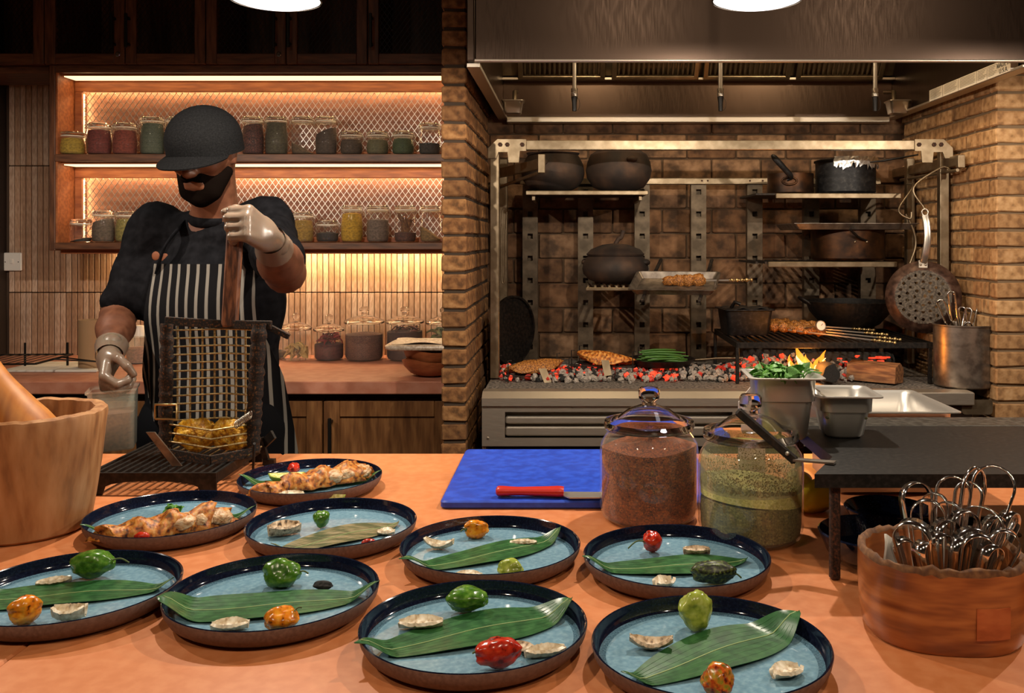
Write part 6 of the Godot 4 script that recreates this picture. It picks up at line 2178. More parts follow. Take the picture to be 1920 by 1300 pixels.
func leaves() -> void:
	var rows := [
		[0, Vector2(-0.8048, -1.5177), Vector2(-0.5546, -1.6308), 0.034, "leaf_green", "green leaf under the charred chicken by the mortar"],
		[1, Vector2(-0.6601, -1.8413), Vector2(-0.3832, -1.8783), 0.034, "leaf_green", "green leaf under the chicken on the rearmost plate"],
		[2, Vector2(-0.4631, -1.4297), Vector2(-0.2948, -1.5882), 0.042, "leaf_dry", "half-dried brownish leaf on the plate with the broad onion petal"],
		[3, Vector2(-0.2516, -1.3555), Vector2(-0.0166, -1.5142), 0.038, "leaf_green", "green leaf on the plate with the orange and yellow-green peppers"],
		[4, Vector2(-0.8129, -1.2371), Vector2(-0.5549, -1.2939), 0.043, "leaf_green", "broad green leaf on the plate at the left picture edge"],
		[5, Vector2(-0.5413, -1.2102), Vector2(-0.262, -1.2698), 0.046, "leaf_green", "broad green leaf lying across the plate with the yellow pepper"],
		[6, Vector2(-0.2511, -1.0731), Vector2(0.0021, -1.2102), 0.048, "leaf_green", "broad green leaf with grey streaks on the front centre plate"],
		[7, Vector2(0.0173, -1.3667), Vector2(0.269, -1.4059), 0.038, "leaf_green", "green leaf on the plate in front of the spice jars"],
		[8, Vector2(0.0549, -1.0023), Vector2(0.2879, -1.1671), 0.046, "leaf_green", "broad glossy green leaf on the front right plate"],
	]
	for e in rows:
		var a: Vector2 = e[1]
		var b: Vector2 = e[2]
		var c: Vector3 = plate_at[e[0]]
		var hw: float = e[3]
		var d := (b - a).normalized()
		var n := Vector2(-d.y, d.x)
		var bend := 0.008 * (1 if e[0] % 2 else -1)
		var f := func(u: float, v: float) -> Vector3:
			var w := hw * pow(sin(PI * pow(clampf(u, 0.0, 1.0), 0.75 if e[0] in [4, 5] else 1.25)), 0.7) + 0.0008
			var p := a.lerp(b, u) + n * ((v - 0.5) * 2.0 * w + bend * sin(PI * u))
			var q := Vector2(p.x - c.x, p.y - c.z).length()
			var y := 0.9505 + 0.0118 + 0.0022 * absf(v - 0.5) * 2.0 * sin(PI * u) + 0.0012 * sin(u * 11.0 + v * 3.0)
			if q > 0.1:
				y += 0.019 * smoothstep(0.1, 0.14, q)
			return Vector3(p.x, y, p.y)
		var t := thing("bamboo_leaf", e[5], "leaf", Vector3.ZERO, 0.0, "leaves laid on the plates")
		var s := Shape.new()
		sheet(s, 44, 10, f, 0.0006)
		part("blade", s, M[e[4]], t)
		s = Shape.new()
		var rib := []
		for k in 30:
			rib.append(f.call(0.03 + 0.95 * k / 29.0, 0.5) + Vector3(0, 0.0006, 0))
		tube(s, rib, 0.0009, 5, true, 0.6)
		part("midrib", s, M.leaf_rib, t)
		s = Shape.new()
		for q in [0.14, 0.26, 0.38, 0.62, 0.74, 0.86]:
			var vein := []
			for k in 24:
				vein.append(f.call(0.06 + 0.88 * k / 23.0, q) + Vector3(0, 0.0003, 0))
			tube(s, vein, 0.0004, 4, true, 0.5)
		part("veins", s, M[e[4]], t)


func pepper(label: String, at: Vector3, size: Vector3, turn: float, m: Material, sd: int, stem: Array) -> void:
	# at: where it rests; stem: direction (local) and length
	var t := thing("roasted_pepper", label, "pepper", at, turn, "roasted peppers on the plates")
	var s := Shape.new()
	blob(s, Vector3(0, size.y * 0.93, 0), size, Basis(), 40, 0.2, 1.1, sd, 3, 0.1)
	var lo := 1.0
	for p in s.v:
		lo = minf(lo, p.y)
	for i in s.v.size():
		s.v[i].y -= lo - 0.0004
	part("flesh", s, m, t)
	if stem.size():
		var d: Vector3 = stem[0].normalized()
		var base := Vector3(0, size.y * 0.95 - lo, 0) + d * size * 0.88
		s = Shape.new()
		var len: float = stem[1]
		tube(s, smooth_path([base - d * 0.003, base + d * len * 0.5 + Vector3(0, len * 0.06, 0), base + d * len - Vector3(0, len * 0.25, 0)], 5), 0.0012, 6)
		blob(s, base, Vector3(0.003, 0.004, 0.004), Basis(), 8)
		part("stem", s, M.stem_green, t)


func onion(label: String, at: Vector3, long: float, wide: float, turn: float, m: Material, cup := 0.35, curl := 0.0) -> void:
	var t := thing("onion_petal", label, "onion", at, turn, "grilled onion petals on the plates")
	var s := Shape.new()
	var nz := FastNoiseLite.new()
	nz.seed = int(at.x * 1000.0)
	nz.frequency = 2.0
	var f := func(u: float, v: float) -> Vector3:
		var w := wide * pow(sin(PI * clampf(u, 0.03, 0.97)), 0.55) * (1.0 + 0.15 * nz.get_noise_1d(u * 3.0))
		var q := (v - 0.5) * 2.0
		var lift := cup * wide * q * q + curl * long * (u - 0.5) * (u - 0.5) * 2.0 + 0.0012 * nz.get_noise_2d(u * 4.0, v * 4.0)
		return Vector3((u - 0.5) * long, 0.0024 + lift, q * w)
	sheet(s, 18, 8, f, 0.0042)
	var lo := 1.0
	for p in s.v:
		lo = minf(lo, p.y)
	for i in s.v.size():
		s.v[i].y -= lo - 0.0004
	part("petal", s, m, t)


func lime(label: String, at: Vector3, r: float, turn: float, tilt: float) -> void:
	var t := thing("lime_wedge", label, "lime wedge", at)
	t.rotation = Vector3(tilt, turn, 0.0)
	var s := Shape.new()
	var rings := []
	# wedge of a lemon shape: arc of peel, two cut faces
	var n := 16
	for i in n + 1:
		var q := -1.0 + 2.0 * i / n
		var rr := r * 0.62 * sqrt(maxf(0.0001, 1.0 - q * q))
		var ring := PackedVector3Array()
		ring.append(Vector3(q * r, 0.0, 0.0))
		for k in 7:
			var a := lerpf(-0.75, 0.75, k / 6.0) - PI / 2
			ring.append(Vector3(q * r, sin(a) * rr * 0.93, cos(a) * rr * 0.93))
		rings.append(ring)
	loft(s, rings, true, true, {}, true)
	part("flesh", s, M.lime_flesh, t, Transform3D(Basis(), Vector3(0, r * 0.62, 0)))
	s = Shape.new()
	var f := func(u: float, v: float) -> Vector3:
		var q := -1.0 + 2.0 * u
		var rr := r * 0.62 * sqrt(maxf(0.0004, 1.0 - q * q))
		var a := lerpf(-0.78, 0.78, v) - PI / 2
		return Vector3(q * r * 1.03, sin(a) * rr + r * 0.62, cos(a) * rr)
	sheet(s, 18, 8, f, 0.0022)
	part("peel", s, M.lime_peel, t)


func fillet(label: String, a: Vector3, b: Vector3, wide: float, high: float, sd: int) -> void:
	var t := thing("chicken_fillet", label, "chicken", (a + b) / 2.0, 0.0, "charred chicken on the plates")
	var d := b - a
	t.rotation.y = atan2(-d.z, d.x)
	var nz := FastNoiseLite.new()
	nz.seed = sd
	nz.frequency = 14.0
	nz.fractal_octaves = 3
	var half := d.length() / 2.0
	var s := Shape.new()
	var rings := []
	for i in 49:
		var q := -1.0 + 2.0 * i / 48.0
		var end := pow(maxf(0.0, 1.0 - pow(absf(q), 5.0)), 0.4)
		var w := wide * end * (0.8 + 0.25 * q + 0.1 * sin(q * 9.0 + sd))
		var h := high * end * (0.85 + 0.2 * q + 0.15 * sin(q * 13.0))
		var ring := PackedVector3Array()
		for k in 24:
			var g := TAU * k / 24.0
			var p := Vector3(q * half, maxf(sin(g) * h, -0.002), cos(g) * w)
			p *= 1.0 + 0.28 * nz.get_noise_3d(q * half * 3.0, sin(g) * 0.06, cos(g) * 0.06)
			p.y = maxf(p.y, -0.002) + 0.003
			ring.append(p)
		rings.append(ring)
	loft(s, rings, true, true)
	part("meat", s, M.chicken, t)
	# pale torn flesh along the front and the thick end
	s = Shape.new()
	for k in 3:
		blob(s, Vector3(lerpf(0.3, 0.8, k / 2.0) * half, high * 0.48, wide * 0.28), Vector3(half * 0.2, high * 0.42, wide * 0.68), Basis(Vector3.UP, 0.2 * k), 26, 0.25, 1.6, sd + k)
	part("torn_flesh", s, M.chicken_flesh, t)


func food() -> void:
	# P1
	fillet("long charred chicken piece on the plate beside the mortar", Vector3(-0.7646, 0.9655, -1.4773), Vector3(-0.5821, 0.9655, -1.5831), 0.036, 0.032, 3)
	pepper("small charred red pepper beside the chicken near the mortar", Vector3(-0.6835, 0.9606, -1.4767), Vector3(0.012, 0.011, 0.011), 0.3, M.pepper_red, 11, [])
	onion("grey onion petal in front of the chicken near the mortar", Vector3(-0.6292, 0.9606, -1.4975), 0.03, 0.012, 0.2, M.onion_char)
	herb("green herb sprig behind the chicken near the mortar", Vector3(-0.7056, 0.9606, -1.6456))
	# P2
	fillet("chicken piece with a pale end on the rearmost plate", Vector3(-0.5979, 0.9655, -1.7404), Vector3(-0.4147, 0.9655, -1.8933), 0.034, 0.032, 8)
	lime("large lime wedge leaning on the rearmost plate", Vector3(-0.5691, 0.963, -1.8489), 0.034, 0.15, -0.5)
	lime("small lime wedge at the front of the rearmost plate", Vector3(-0.4434, 0.9606, -1.7364), 0.022, -0.1, 0.4)
	onion("pale onion petal at the front of the rearmost plate", Vector3(-0.5254, 0.9606, -1.7364), 0.046, 0.02, 0.4, M.onion, 0.5)
	pepper("orange-red tomato half behind the lime wedge", Vector3(-0.576, 0.9606, -1.9254), Vector3(0.012, 0.011, 0.012), 0.0, M.pepper_red, 14, [])
	pepper("tiny red pepper scrap at the front of the rearmost plate", Vector3(-0.4874, 0.9606, -1.7258), Vector3(0.009, 0.005, 0.006), 0.0, M.pepper_red, 15, [])
	# P3
	pepper("small dark green pepper on the plate with the half-dried leaf", Vector3(-0.4225, 0.9606, -1.5695), Vector3(0.014, 0.014, 0.013), 1.2, M.pepper_green, 16, [])
	onion("broad upright onion petal on the plate with the half-dried leaf", Vector3(-0.4735, 0.9606, -1.5299), 0.05, 0.022, 0.5, M.onion_char, 0.7)
	onion("small pale onion petal at the tip of the half-dried leaf", Vector3(-0.3057, 0.9606, -1.5327), 0.027, 0.013, 0.1, M.onion)
	pepper("small red pepper scrap in front of the half-dried leaf", Vector3(-0.3195, 0.9606, -1.4665), Vector3(0.012, 0.007, 0.007), 0.3, M.pepper_red, 17, [])
	# P4
	pepper("orange pepper with a black charred end, at the back of its plate", Vector3(-0.155, 0.9606, -1.519), Vector3(0.02, 0.014, 0.015), 0.1, M.pepper_orange, 18, [Vector3(-1, 0.1, 0.4), 0.01])
	onion("curved onion petal left of the orange pepper", Vector3(-0.2081, 0.9606, -1.4615), 0.047, 0.011, -0.25, M.onion, 0.6, 0.35)
	onion("straight onion strip right of the orange pepper", Vector3(-0.0761, 0.9606, -1.4845), 0.043, 0.007, 0.02, M.onion, 0.3)
	pepper("yellow-green pepper at the front of the plate with the orange pepper", Vector3(-0.0871, 0.9606, -1.3372), Vector3(0.019, 0.013, 0.015), -0.4, M.pepper_pale, 19, [])
	onion("onion petal half hidden by the front rim, below the leaf", Vector3(-0.1477, 0.9606, -1.3351), 0.038, 0.012, 0.0, M.onion)
	# P8
	pepper("wrinkled red pepper with a long curved stem", Vector3(0.1273, 0.9606, -1.4441), Vector3(0.0145, 0.0155, 0.014), 0.0, M.pepper_red, 21, [Vector3(-1, 0.1, 0.55), 0.032])
	onion("charred onion roll right of the stemmed red pepper", Vector3(0.1948, 0.9606, -1.4319), 0.04, 0.01, 0.05, M.onion_char, 0.9)
	onion("pale onion petal at the front rim, left of the blackened pepper", Vector3(0.1314, 0.9606, -1.3023), 0.032, 0.014, 0.6, M.onion, 0.6)
	pepper("blackened long green pepper at the front of its plate", Vector3(0.2027, 0.9606, -1.3124), Vector3(0.032, 0.0155, 0.016), 0.05, M.pepper_char, 22, [Vector3(1, -0.2, 0.2), 0.012])
	# P5
	pepper("lobed green pepper with a hooked stem on the left-edge plate", Vector3(-0.6895, 0.9606, -1.3351), Vector3(0.029, 0.019, 0.02), 0.15, M.pepper_green, 23, [Vector3(1, 0.15, 0.1), 0.026])
	onion("slim onion petal left of the lobed green pepper", Vector3(-0.733, 0.9606, -1.3124), 0.044, 0.01, 0.45, M.onion, 0.4)
	pepper("bright orange-red lobed pepper at the left-edge plate's front", Vector3(-0.6944, 0.9606, -1.1777), Vector3(0.019, 0.017, 0.017), 0.7, M.pepper_orange, 24, [])
	onion("cupped onion petal with a black tip beside the orange-red pepper", Vector3(-0.6425, 0.9606, -1.1859), 0.039, 0.015, 0.1, M.onion, 0.9, 0.2)
	# P6
	pepper("shiny green pepper at the back of the plate with the yellow pepper", Vector3(-0.4067, 0.9606, -1.3043), Vector3(0.026, 0.019, 0.02), 0.05, M.pepper_green, 25, [Vector3(1, 0.1, 0), 0.014])
	pepper("small black shrivelled pepper above the leaf's right half", Vector3(-0.3451, 0.9606, -1.2904), Vector3(0.014, 0.006, 0.007), -0.2, M.charcoal, 26, [])
	onion("onion petal below the leaf, left of the yellow pepper", Vector3(-0.4266, 0.9606, -1.1584), 0.044, 0.014, 0.15, M.onion, 0.5)
	pepper("yellow-orange pepper with brown char at the plate's front", Vector3(-0.3589, 0.9606, -1.149), Vector3(0.02, 0.015, 0.016), 0.3, M.pepper_orange, 27, [Vector3(1, 0.6, -0.4), 0.012])
	# P7
	pepper("flat wide green pepper at the back of the front centre plate", Vector3(-0.1363, 0.9606, -1.213), Vector3(0.027, 0.015, 0.018), 0.0, M.pepper_green, 28, [])
	onion("thick onion petal left of the flat green pepper", Vector3(-0.1886, 0.9606, -1.1648), 0.054, 0.016, 0.1, M.onion, 0.45)
	pepper("glossy red pepper with a black end on the front centre plate", Vector3(-0.0827, 0.9606, -1.0548), Vector3(0.026, 0.016, 0.016), 0.2, M.pepper_red, 29, [Vector3(-1, 0.2, 0.2), 0.008])
	onion("short onion strip above the long one on the front centre plate", Vector3(-0.0557, 0.9606, -1.0985), 0.032, 0.009, -0.65, M.onion_char, 0.5)
	onion("long pale onion petal right of the glossy red pepper", Vector3(-0.03, 0.9606, -1.0844), 0.048, 0.011, 0.25, M.onion, 0.7)
	# P9
	pepper("round yellow-green pepper at the back of the front right plate", Vector3(0.1567, 0.9606, -1.1616), Vector3(0.0215, 0.023, 0.02), 0.5, M.pepper_pale, 30, [])
	onion("twisted onion petal with charred ends on the front right plate", Vector3(0.0962, 0.9606, -1.1056), 0.05, 0.012, -0.1, M.onion_char, 0.5, 0.3)
	onion("oval onion petal right of the glossy leaf", Vector3(0.242, 0.9606, -1.0368), 0.039, 0.015, 0.5, M.onion, 0.4)
	pepper("orange and green pepper cut off by the lower picture edge", Vector3(0.1584, 0.9606, -0.9954), Vector3(0.018, 0.016, 0.016), 0.3, M.pepper_mixed, 31, [])


func herb(label: String, at: Vector3) -> void:
	var t := thing("herb_sprig", label, "herb", at)
	for k in 14:
		var s := Shape.new()
		var c := Vector3(rng.randf_range(-0.014, 0.014), 0.004 + 0.012 * rng.randf(), rng.randf_range(-0.008, 0.008))
		var b := Basis.from_euler(Vector3(rng.randf_range(-0.8, 0.8), rng.randf() * TAU, rng.randf_range(-0.8, 0.8)))
		var f := func(u: float, v: float) -> Vector3:
			return c + b * Vector3((u - 0.5) * 0.014, 0.002 * sin(u * 6.0), (v - 0.5) * 0.011 * sin(PI * clampf(u, 0.05, 0.95)))
		sheet(s, 6, 3, f, 0.0005)
		part("leaf", s, M.herb_green, t)


# ---------------------------------------------------------------- wooden caddy of tongs, mortar
func caddy() -> void:
	var c := Vector3(0.474, 0.9505, -1.188)
	var t := thing("utensil_caddy", "oval wooden caddy with a bark edge full of steel tongs", "caddy", c, -0.12)
	var s := Shape.new()
	var nz := FastNoiseLite.new()
	nz.frequency = 6.0
	var ax := 0.1
	var az := 0.092
	var oval := func(k: float, y: float, rough: float) -> PackedVector3Array:
		var r := PackedVector3Array()
		for i in 72:
			var a := TAU * i / 72.0
			var e := 0.82
			var x := ax * k * signf(cos(a)) * pow(absf(cos(a)), e)
			var z := az * k * signf(sin(a)) * pow(absf(sin(a)), e)
			r.append(Vector3(x, y + rough * nz.get_noise_2d(cos(a) * 2.0, sin(a) * 2.0 + k), z))
		return r
	loft(s, [oval.call(0.9, 0.0, 0.0), oval.call(0.95, 0.006, 0.0), oval.call(0.985, 0.03, 0.0), oval.call(1.0, 0.06, 0.0), oval.call(1.0, 0.09, 0.0), oval.call(1.0, 0.098, 0.004)], true, false)
	part("outer_wall", s, M.caddy_wood, t)
	s = Shape.new()
	loft(s, [oval.call(1.0, 0.098, 0.004), oval.call(0.985, 0.104, 0.006), oval.call(0.94, 0.106, 0.007), oval.call(0.9, 0.1, 0.006)], false, false)
	part("bark_edge", s, M.bark, t)
	s = Shape.new()
	loft(s, [oval.call(0.9, 0.1, 0.006), oval.call(0.88, 0.03, 0.0), oval.call(0.8, 0.015, 0.0)], false, true)
	part("inner_wall", s, M.caddy_wood, t)
	# square inlaid block on the front
	var patch := func(u: float, v: float) -> Vector3:
		var a := lerpf(1.02, 1.45, u)
		var k := 1.003 if v > 0.2 else 0.998
		return Vector3(ax * k * pow(cos(a), 0.82), lerpf(0.024, 0.062, v), az * k * pow(sin(a), 0.82))
	s = Shape.new()
	sheet(s, 10, 6, patch, 0.0016)
	part("inlaid_block", s, M.caddy_patch, t)
	# tongs: top of the bow in the picture, width, depth offset
	var tops := [
		[1716, 905, 31, 0.035, 0.006], [1738, 938, 30, 0.01, 0.007], [1707, 978, 34, -0.035, 0.0085], [1790, 895, 30, 0.045, 0.003], [1833, 877, 38, 0.05, 0.003],
		[1872, 876, 36, 0.04, 0.003], [1779, 942, 28, 0.02, 0.007], [1812, 958, 26, 0.0, 0.007], [1848, 952, 44, 0.01, 0.0075], [1830, 992, 38, -0.02, 0.008],
		[1842, 1003, 30, -0.04, 0.0085], [1893, 997, 26, -0.03, 0.009], [1762, 1000, 15, -0.02, 0.0095], [1872, 968, 26, 0.02, 0.006], [1820, 905, 24, 0.04, 0.004], [1800, 1010, 22, -0.03, 0.007], [1690, 1012, 20, -0.02, 0.008], [1730, 1018, 17, -0.045, 0.008], [1862, 1022, 20, -0.05, 0.008], [1775, 975, 26, 0.0, 0.008], [1900, 960, 22, 0.03, 0.007], [1752, 925, 24, 0.03, 0.006],
	]
	var order := range(tops.size())
	order.sort_custom(func(a, b): return tops[a][0] < tops[b][0])
	var words := ["first", "second", "third", "fourth", "fifth", "sixth", "seventh", "eighth", "ninth", "tenth", "eleventh", "twelfth", "thirteenth", "fourteenth", "fifteenth", "sixteenth", "seventeenth", "eighteenth", "nineteenth", "twentieth", "twenty-first", "last"]
	for rank in order.size():
		var e: Array = tops[order[rank]]
		var z: float = 1.188 + e[3] * 1.3
		var top := Vector3((e[0] - 1070.0) * z / 1735.0, 1.45 - (e[1] - 449.0) * z / 1735.0, -z)
		var dx := top.x - c.x
		var foot := c + Vector3(clampf(dx * 0.45, -0.06, 0.06), 0.02, clampf(-e[3] * 0.8, -0.05, 0.05))
		var thin: bool = e[4] < 0.0045
		tongs("%s from the left of the steel tongs standing in the bark-edged caddy%s" % [words[rank], ", thin wire bow" if thin else ""], foot, top, e[2] * z / 1735.0, e[4] * 1.35 if not thin else 0.0024, Vector3(1, 0, 0.75 * sin(rank * 1.7)), "steel tongs in the wooden caddy", 0.0007 if not thin else 0.0018)
	# folded napkin tucked in at the left
	s = Shape.new()
	var fold := func(u: float, v: float) -> Vector3:
		return c + Vector3(-0.074 + 0.03 * u, 0.03 + 0.095 * v * (1.0 - 0.25 * u), 0.01 - 0.03 * u + 0.004 * sin(v * 9.0))
	sheet(s, 6, 10, fold, 0.003)
	single("folded_napkin", s, M.paper, "white folded napkin tucked at the left inside the bark-edged caddy", "napkin")
	# cloth and stick at the picture's right edge
	s = Shape.new()
	var f := func(u: float, v: float) -> Vector3:
		return Vector3(0.66 + 0.1 * u, 0.9515 + 0.05 + 0.03 * sin(v * 2.0) - 0.02 * u, -1.3 + 0.14 * v)
	sheet(s, 10, 10, f, 0.002)
	var n := thing("napkin_basket", "pale napkin in a cane basket at the right picture edge", "basket")
	part("napkin", s, M.paper, n)
	s = Shape.new()
	lathe(s, [Vector2(0.0, 0.0), Vector2(0.08, 0.0), Vector2(0.1, 0.045), Vector2(0.104, 0.05), Vector2(0.098, 0.05), Vector2(0.078, 0.006), Vector2(0.0, 0.006)], 40, Transform3D(Basis(), Vector3(0.716, 0.9505, -1.23)))
	part("basket", s, M.pestle_wood, n)


func mortar() -> void:
	var c := Vector3(-0.9452, 0.9505, -1.6)
	var t := thing("wooden_mortar", "big rough-carved wooden mortar at the left of the pass", "mortar", c)
	var nz := FastNoiseLite.new()
	nz.frequency = 1.1
	var wob := func(a: float, p: Vector2) -> Vector2:
		return Vector2(p.x * (1.0 + 0.02 * nz.get_noise_3d(cos(a), sin(a), p.y * 6.0)), p.y + 0.006 * nz.get_noise_2d(cos(a) * 1.5, sin(a) * 1.5) * clampf(p.y / 0.19, 0, 1))
	var s := Shape.new()
	lathe(s, [Vector2(0.0, 0.0), Vector2(0.098, 0.0), Vector2(0.105, 0.005), Vector2(0.113, 0.05), Vector2(0.121, 0.11), Vector2(0.127, 0.17), Vector2(0.13, 0.196), Vector2(0.129, 0.202), Vector2(0.12, 0.2055), Vector2(0.109, 0.203), Vector2(0.107, 0.19), Vector2(0.1, 0.1), Vector2(0.06, 0.06), Vector2(0.0, 0.05)], 72, Transform3D(), wob)
	part("bowl", s, M.mortar_wood, t)
	var a := c + Vector3(0.06, 0.095, 0.02)
	var b := a + Vector3(-0.2, 0.34, 0.02)
	s = Shape.new()
	var pts := []
	var rad := []
	for k in 20:
		var q := k / 19.0
		pts.append(a.lerp(b, q))
		rad.append([0.03, 0.048, 0.053, 0.054, 0.052, 0.048, 0.042, 0.037, 0.032, 0.028, 0.026, 0.025, 0.025, 0.025, 0.025, 0.026, 0.027, 0.027, 0.025, 0.018][k])
	tube(s, pts, rad, 28)
	single("wooden_pestle", s, M.pestle_wood, "heavy orange-brown wooden pestle leaning in the mortar", "pestle")


# ---------------------------------------------------------------- the cook
class Field:
	var f := PackedFloat32Array()
	var o := Vector3.ZERO
	var n := Vector3i.ZERO
	var h := 0.01

	func _init(lo: Vector3, hi: Vector3, cell: float) -> void:
		o = lo
		h = cell
		n = Vector3i(((hi - lo) / cell).ceil()) + Vector3i.ONE
		f.resize(n.x * n.y * n.z)
		f.fill(1.0)

	func bone(a: Vector3, b: Vector3, ra: float, rb: float, k: float, squash := Vector3.ONE) -> void:  # tapered capsule joined smoothly
		var m := maxf(ra, rb) * 1.15 + k + 2.0 * h
		var lo := Vector3i(((a.min(b) - Vector3.ONE * m - o) / h).floor()).clamp(Vector3i.ZERO, n - Vector3i.ONE)
		var hi := Vector3i(((a.max(b) + Vector3.ONE * m - o) / h).ceil()).clamp(Vector3i.ZERO, n - Vector3i.ONE)
		var ab := (b - a) * squash
		var l2 := maxf(ab.length_squared(), 1e-9)
		for z in range(lo.z, hi.z + 1):
			for y in range(lo.y, hi.y + 1):
				var i := (z * n.y + y) * n.x + lo.x
				for x in range(lo.x, hi.x + 1):
					var p := (o + Vector3(x, y, z) * h - a) * squash
					var t := clampf(p.dot(ab) / l2, 0.0, 1.0)
					var d := (p - ab * t).length() - lerpf(ra, rb, t)
					var e := f[i]
					var g := k - absf(d - e)
					f[i] = minf(d, e) - (g * g / (4.0 * k) if g > 0.0 else 0.0)
					i += 1

	func carve(a: Vector3, r: float) -> void:
		var lo := Vector3i(((a - Vector3.ONE * (r + 2 * h) - o) / h).floor()).clamp(Vector3i.ZERO, n - Vector3i.ONE)
		var hi := Vector3i(((a + Vector3.ONE * (r + 2 * h) - o) / h).ceil()).clamp(Vector3i.ZERO, n - Vector3i.ONE)
		for z in range(lo.z, hi.z + 1):
			for y in range(lo.y, hi.y + 1):
				for x in range(lo.x, hi.x + 1):
					var i := (z * n.y + y) * n.x + x
					f[i] = maxf(f[i], r - (o + Vector3(x, y, z) * h - a).length())

	func rumple(freq: float, amp: float, sd: int) -> void:
		var nz := FastNoiseLite.new()
		nz.seed = sd
		nz.frequency = freq
		nz.fractal_octaves = 2
		for z in n.z:
			for y in n.y:
				for x in n.x:
					var i := (z * n.y + y) * n.x + x
					if absf(f[i]) < 0.05:
						var p := o + Vector3(x, y, z) * h
						f[i] += amp * nz.get_noise_3d(p.x, p.y * 0.7, p.z)

	func at(p: Vector3) -> float:
		var q := Vector3i(((p - o) / h).round()).clamp(Vector3i.ZERO, n - Vector3i.ONE)
		return f[(q.z * n.y + q.y) * n.x + q.x]

	func net(s: Shape) -> void:  # surface nets
		var cell := {}
		var pts := PackedVector3Array()
		var nx := n.x
		var nxy := n.x * n.y
		var grp := 1 + s.g.size()
		for z in n.z - 1:
			for y in n.y - 1:
				for x in n.x - 1:
					var i := z * nxy + y * nx + x
					var c := [f[i], f[i + 1], f[i + nx], f[i + nx + 1], f[i + nxy], f[i + nxy + 1], f[i + nxy + nx], f[i + nxy + nx + 1]]
					var inside := 0
					for v in c:
						if v < 0.0:
							inside += 1
					if inside == 0 or inside == 8:
						continue
					var sum := Vector3.ZERO
					var k := 0
					for e in [[0, 1], [2, 3], [4, 5], [6, 7], [0, 2], [1, 3], [4, 6], [5, 7], [0, 4], [1, 5], [2, 6], [3, 7]]:
						var a: float = c[e[0]]
						var b: float = c[e[1]]
						if (a < 0.0) != (b < 0.0):
							var t := a / (a - b)
							var p0 := Vector3(e[0] & 1, (e[0] >> 1) & 1, (e[0] >> 2) & 1)
							var p1 := Vector3(e[1] & 1, (e[1] >> 1) & 1, (e[1] >> 2) & 1)
							sum += p0.lerp(p1, t)
							k += 1
					cell[i] = pts.size()
					pts.append(o + (Vector3(x, y, z) + sum / k) * h)
		for i in cell:
			var x: int = i % nx
			var y: int = (i / nx) % n.y
			var z: int = i / nxy
			var inside := f[i] < 0.0
			if y > 0 and z > 0 and inside != (f[i + 1] < 0.0):
				face(s, pts, cell, i, i - nx, i - nx - nxy, i - nxy, inside, grp)
			if x > 0 and z > 0 and inside != (f[i + nx] < 0.0):
				face(s, pts, cell, i, i - nxy, i - nxy - 1, i - 1, inside, grp)
			if x > 0 and y > 0 and inside != (f[i + nxy] < 0.0):
				face(s, pts, cell, i, i - 1, i - 1 - nx, i - nx, inside, grp)

	func face(s: Shape, pts: PackedVector3Array, cell: Dictionary, a: int, b: int, c: int, d: int, inside: bool, grp: int) -> void:
		if not (cell.has(a) and cell.has(b) and cell.has(c) and cell.has(d)):
			return
		var p := pts[cell[a]]
		var q := pts[cell[b]]
		var r := pts[cell[c]]
		var t := pts[cell[d]]
		if inside:
			s.quad(p, t, r, q, grp)
		else:
			s.quad(p, q, r, t, grp)


func hand(fd: Field, wrist: Vector3, along: Vector3, palm: Vector3, curl: Array, thumb: Vector3, r := 0.0095) -> void:
	# along: wrist to knuckles; palm: the way the palm faces; side: from the little finger to the index
	var y := along.normalized()
	var n := (palm - y * palm.dot(y)).normalized()
	var side := (thumb - y * thumb.dot(y) - n * thumb.dot(n)).normalized()
	fd.bone(wrist - y * 0.03, wrist + y * 0.02, 0.027, 0.028, 0.02)
	for k in 4:
		var base := wrist + y * 0.015 + side * (k - 1.5) * 0.014
		var kn := wrist + y * (0.086 - 0.004 * absf(k - 2)) + side * (k - 1.5) * 0.0205
		fd.bone(base, kn, 0.017, 0.0125, 0.014)
		var p := kn
		var ang := 0.0
		var lens := [0.038, 0.025, 0.02]
		var size: float = [0.8, 0.96, 1.05, 0.98][k]
		for j in 3:
			ang += curl[j]
			var q: Vector3 = p + (y * cos(ang) + n * sin(ang)) * lens[j] * size
			fd.bone(p, q, r * (1.06 - 0.1 * j), r * (0.98 - 0.12 * j), 0.004)
			p = q
	var t0 := wrist + y * 0.022 + side * 0.028 + n * 0.008
	var t1 := t0 + (y * 0.5 + side * 0.55 + n * 0.45).normalized() * 0.036
	var t2 := t1 + (y * 0.75 + side * 0.05 + n * 0.75).normalized() * 0.03
	var t3 := t2 + (y * 0.6 - side * 0.45 + n * 0.65).normalized() * 0.025
	fd.bone(wrist + y * 0.01, t0, 0.02, 0.016, 0.015)
	fd.bone(t0, t1, 0.0145, 0.0115, 0.008)
	fd.bone(t1, t2, 0.0112, 0.0105, 0.004)
	fd.bone(t2, t3, 0.0105, 0.0085, 0.004)


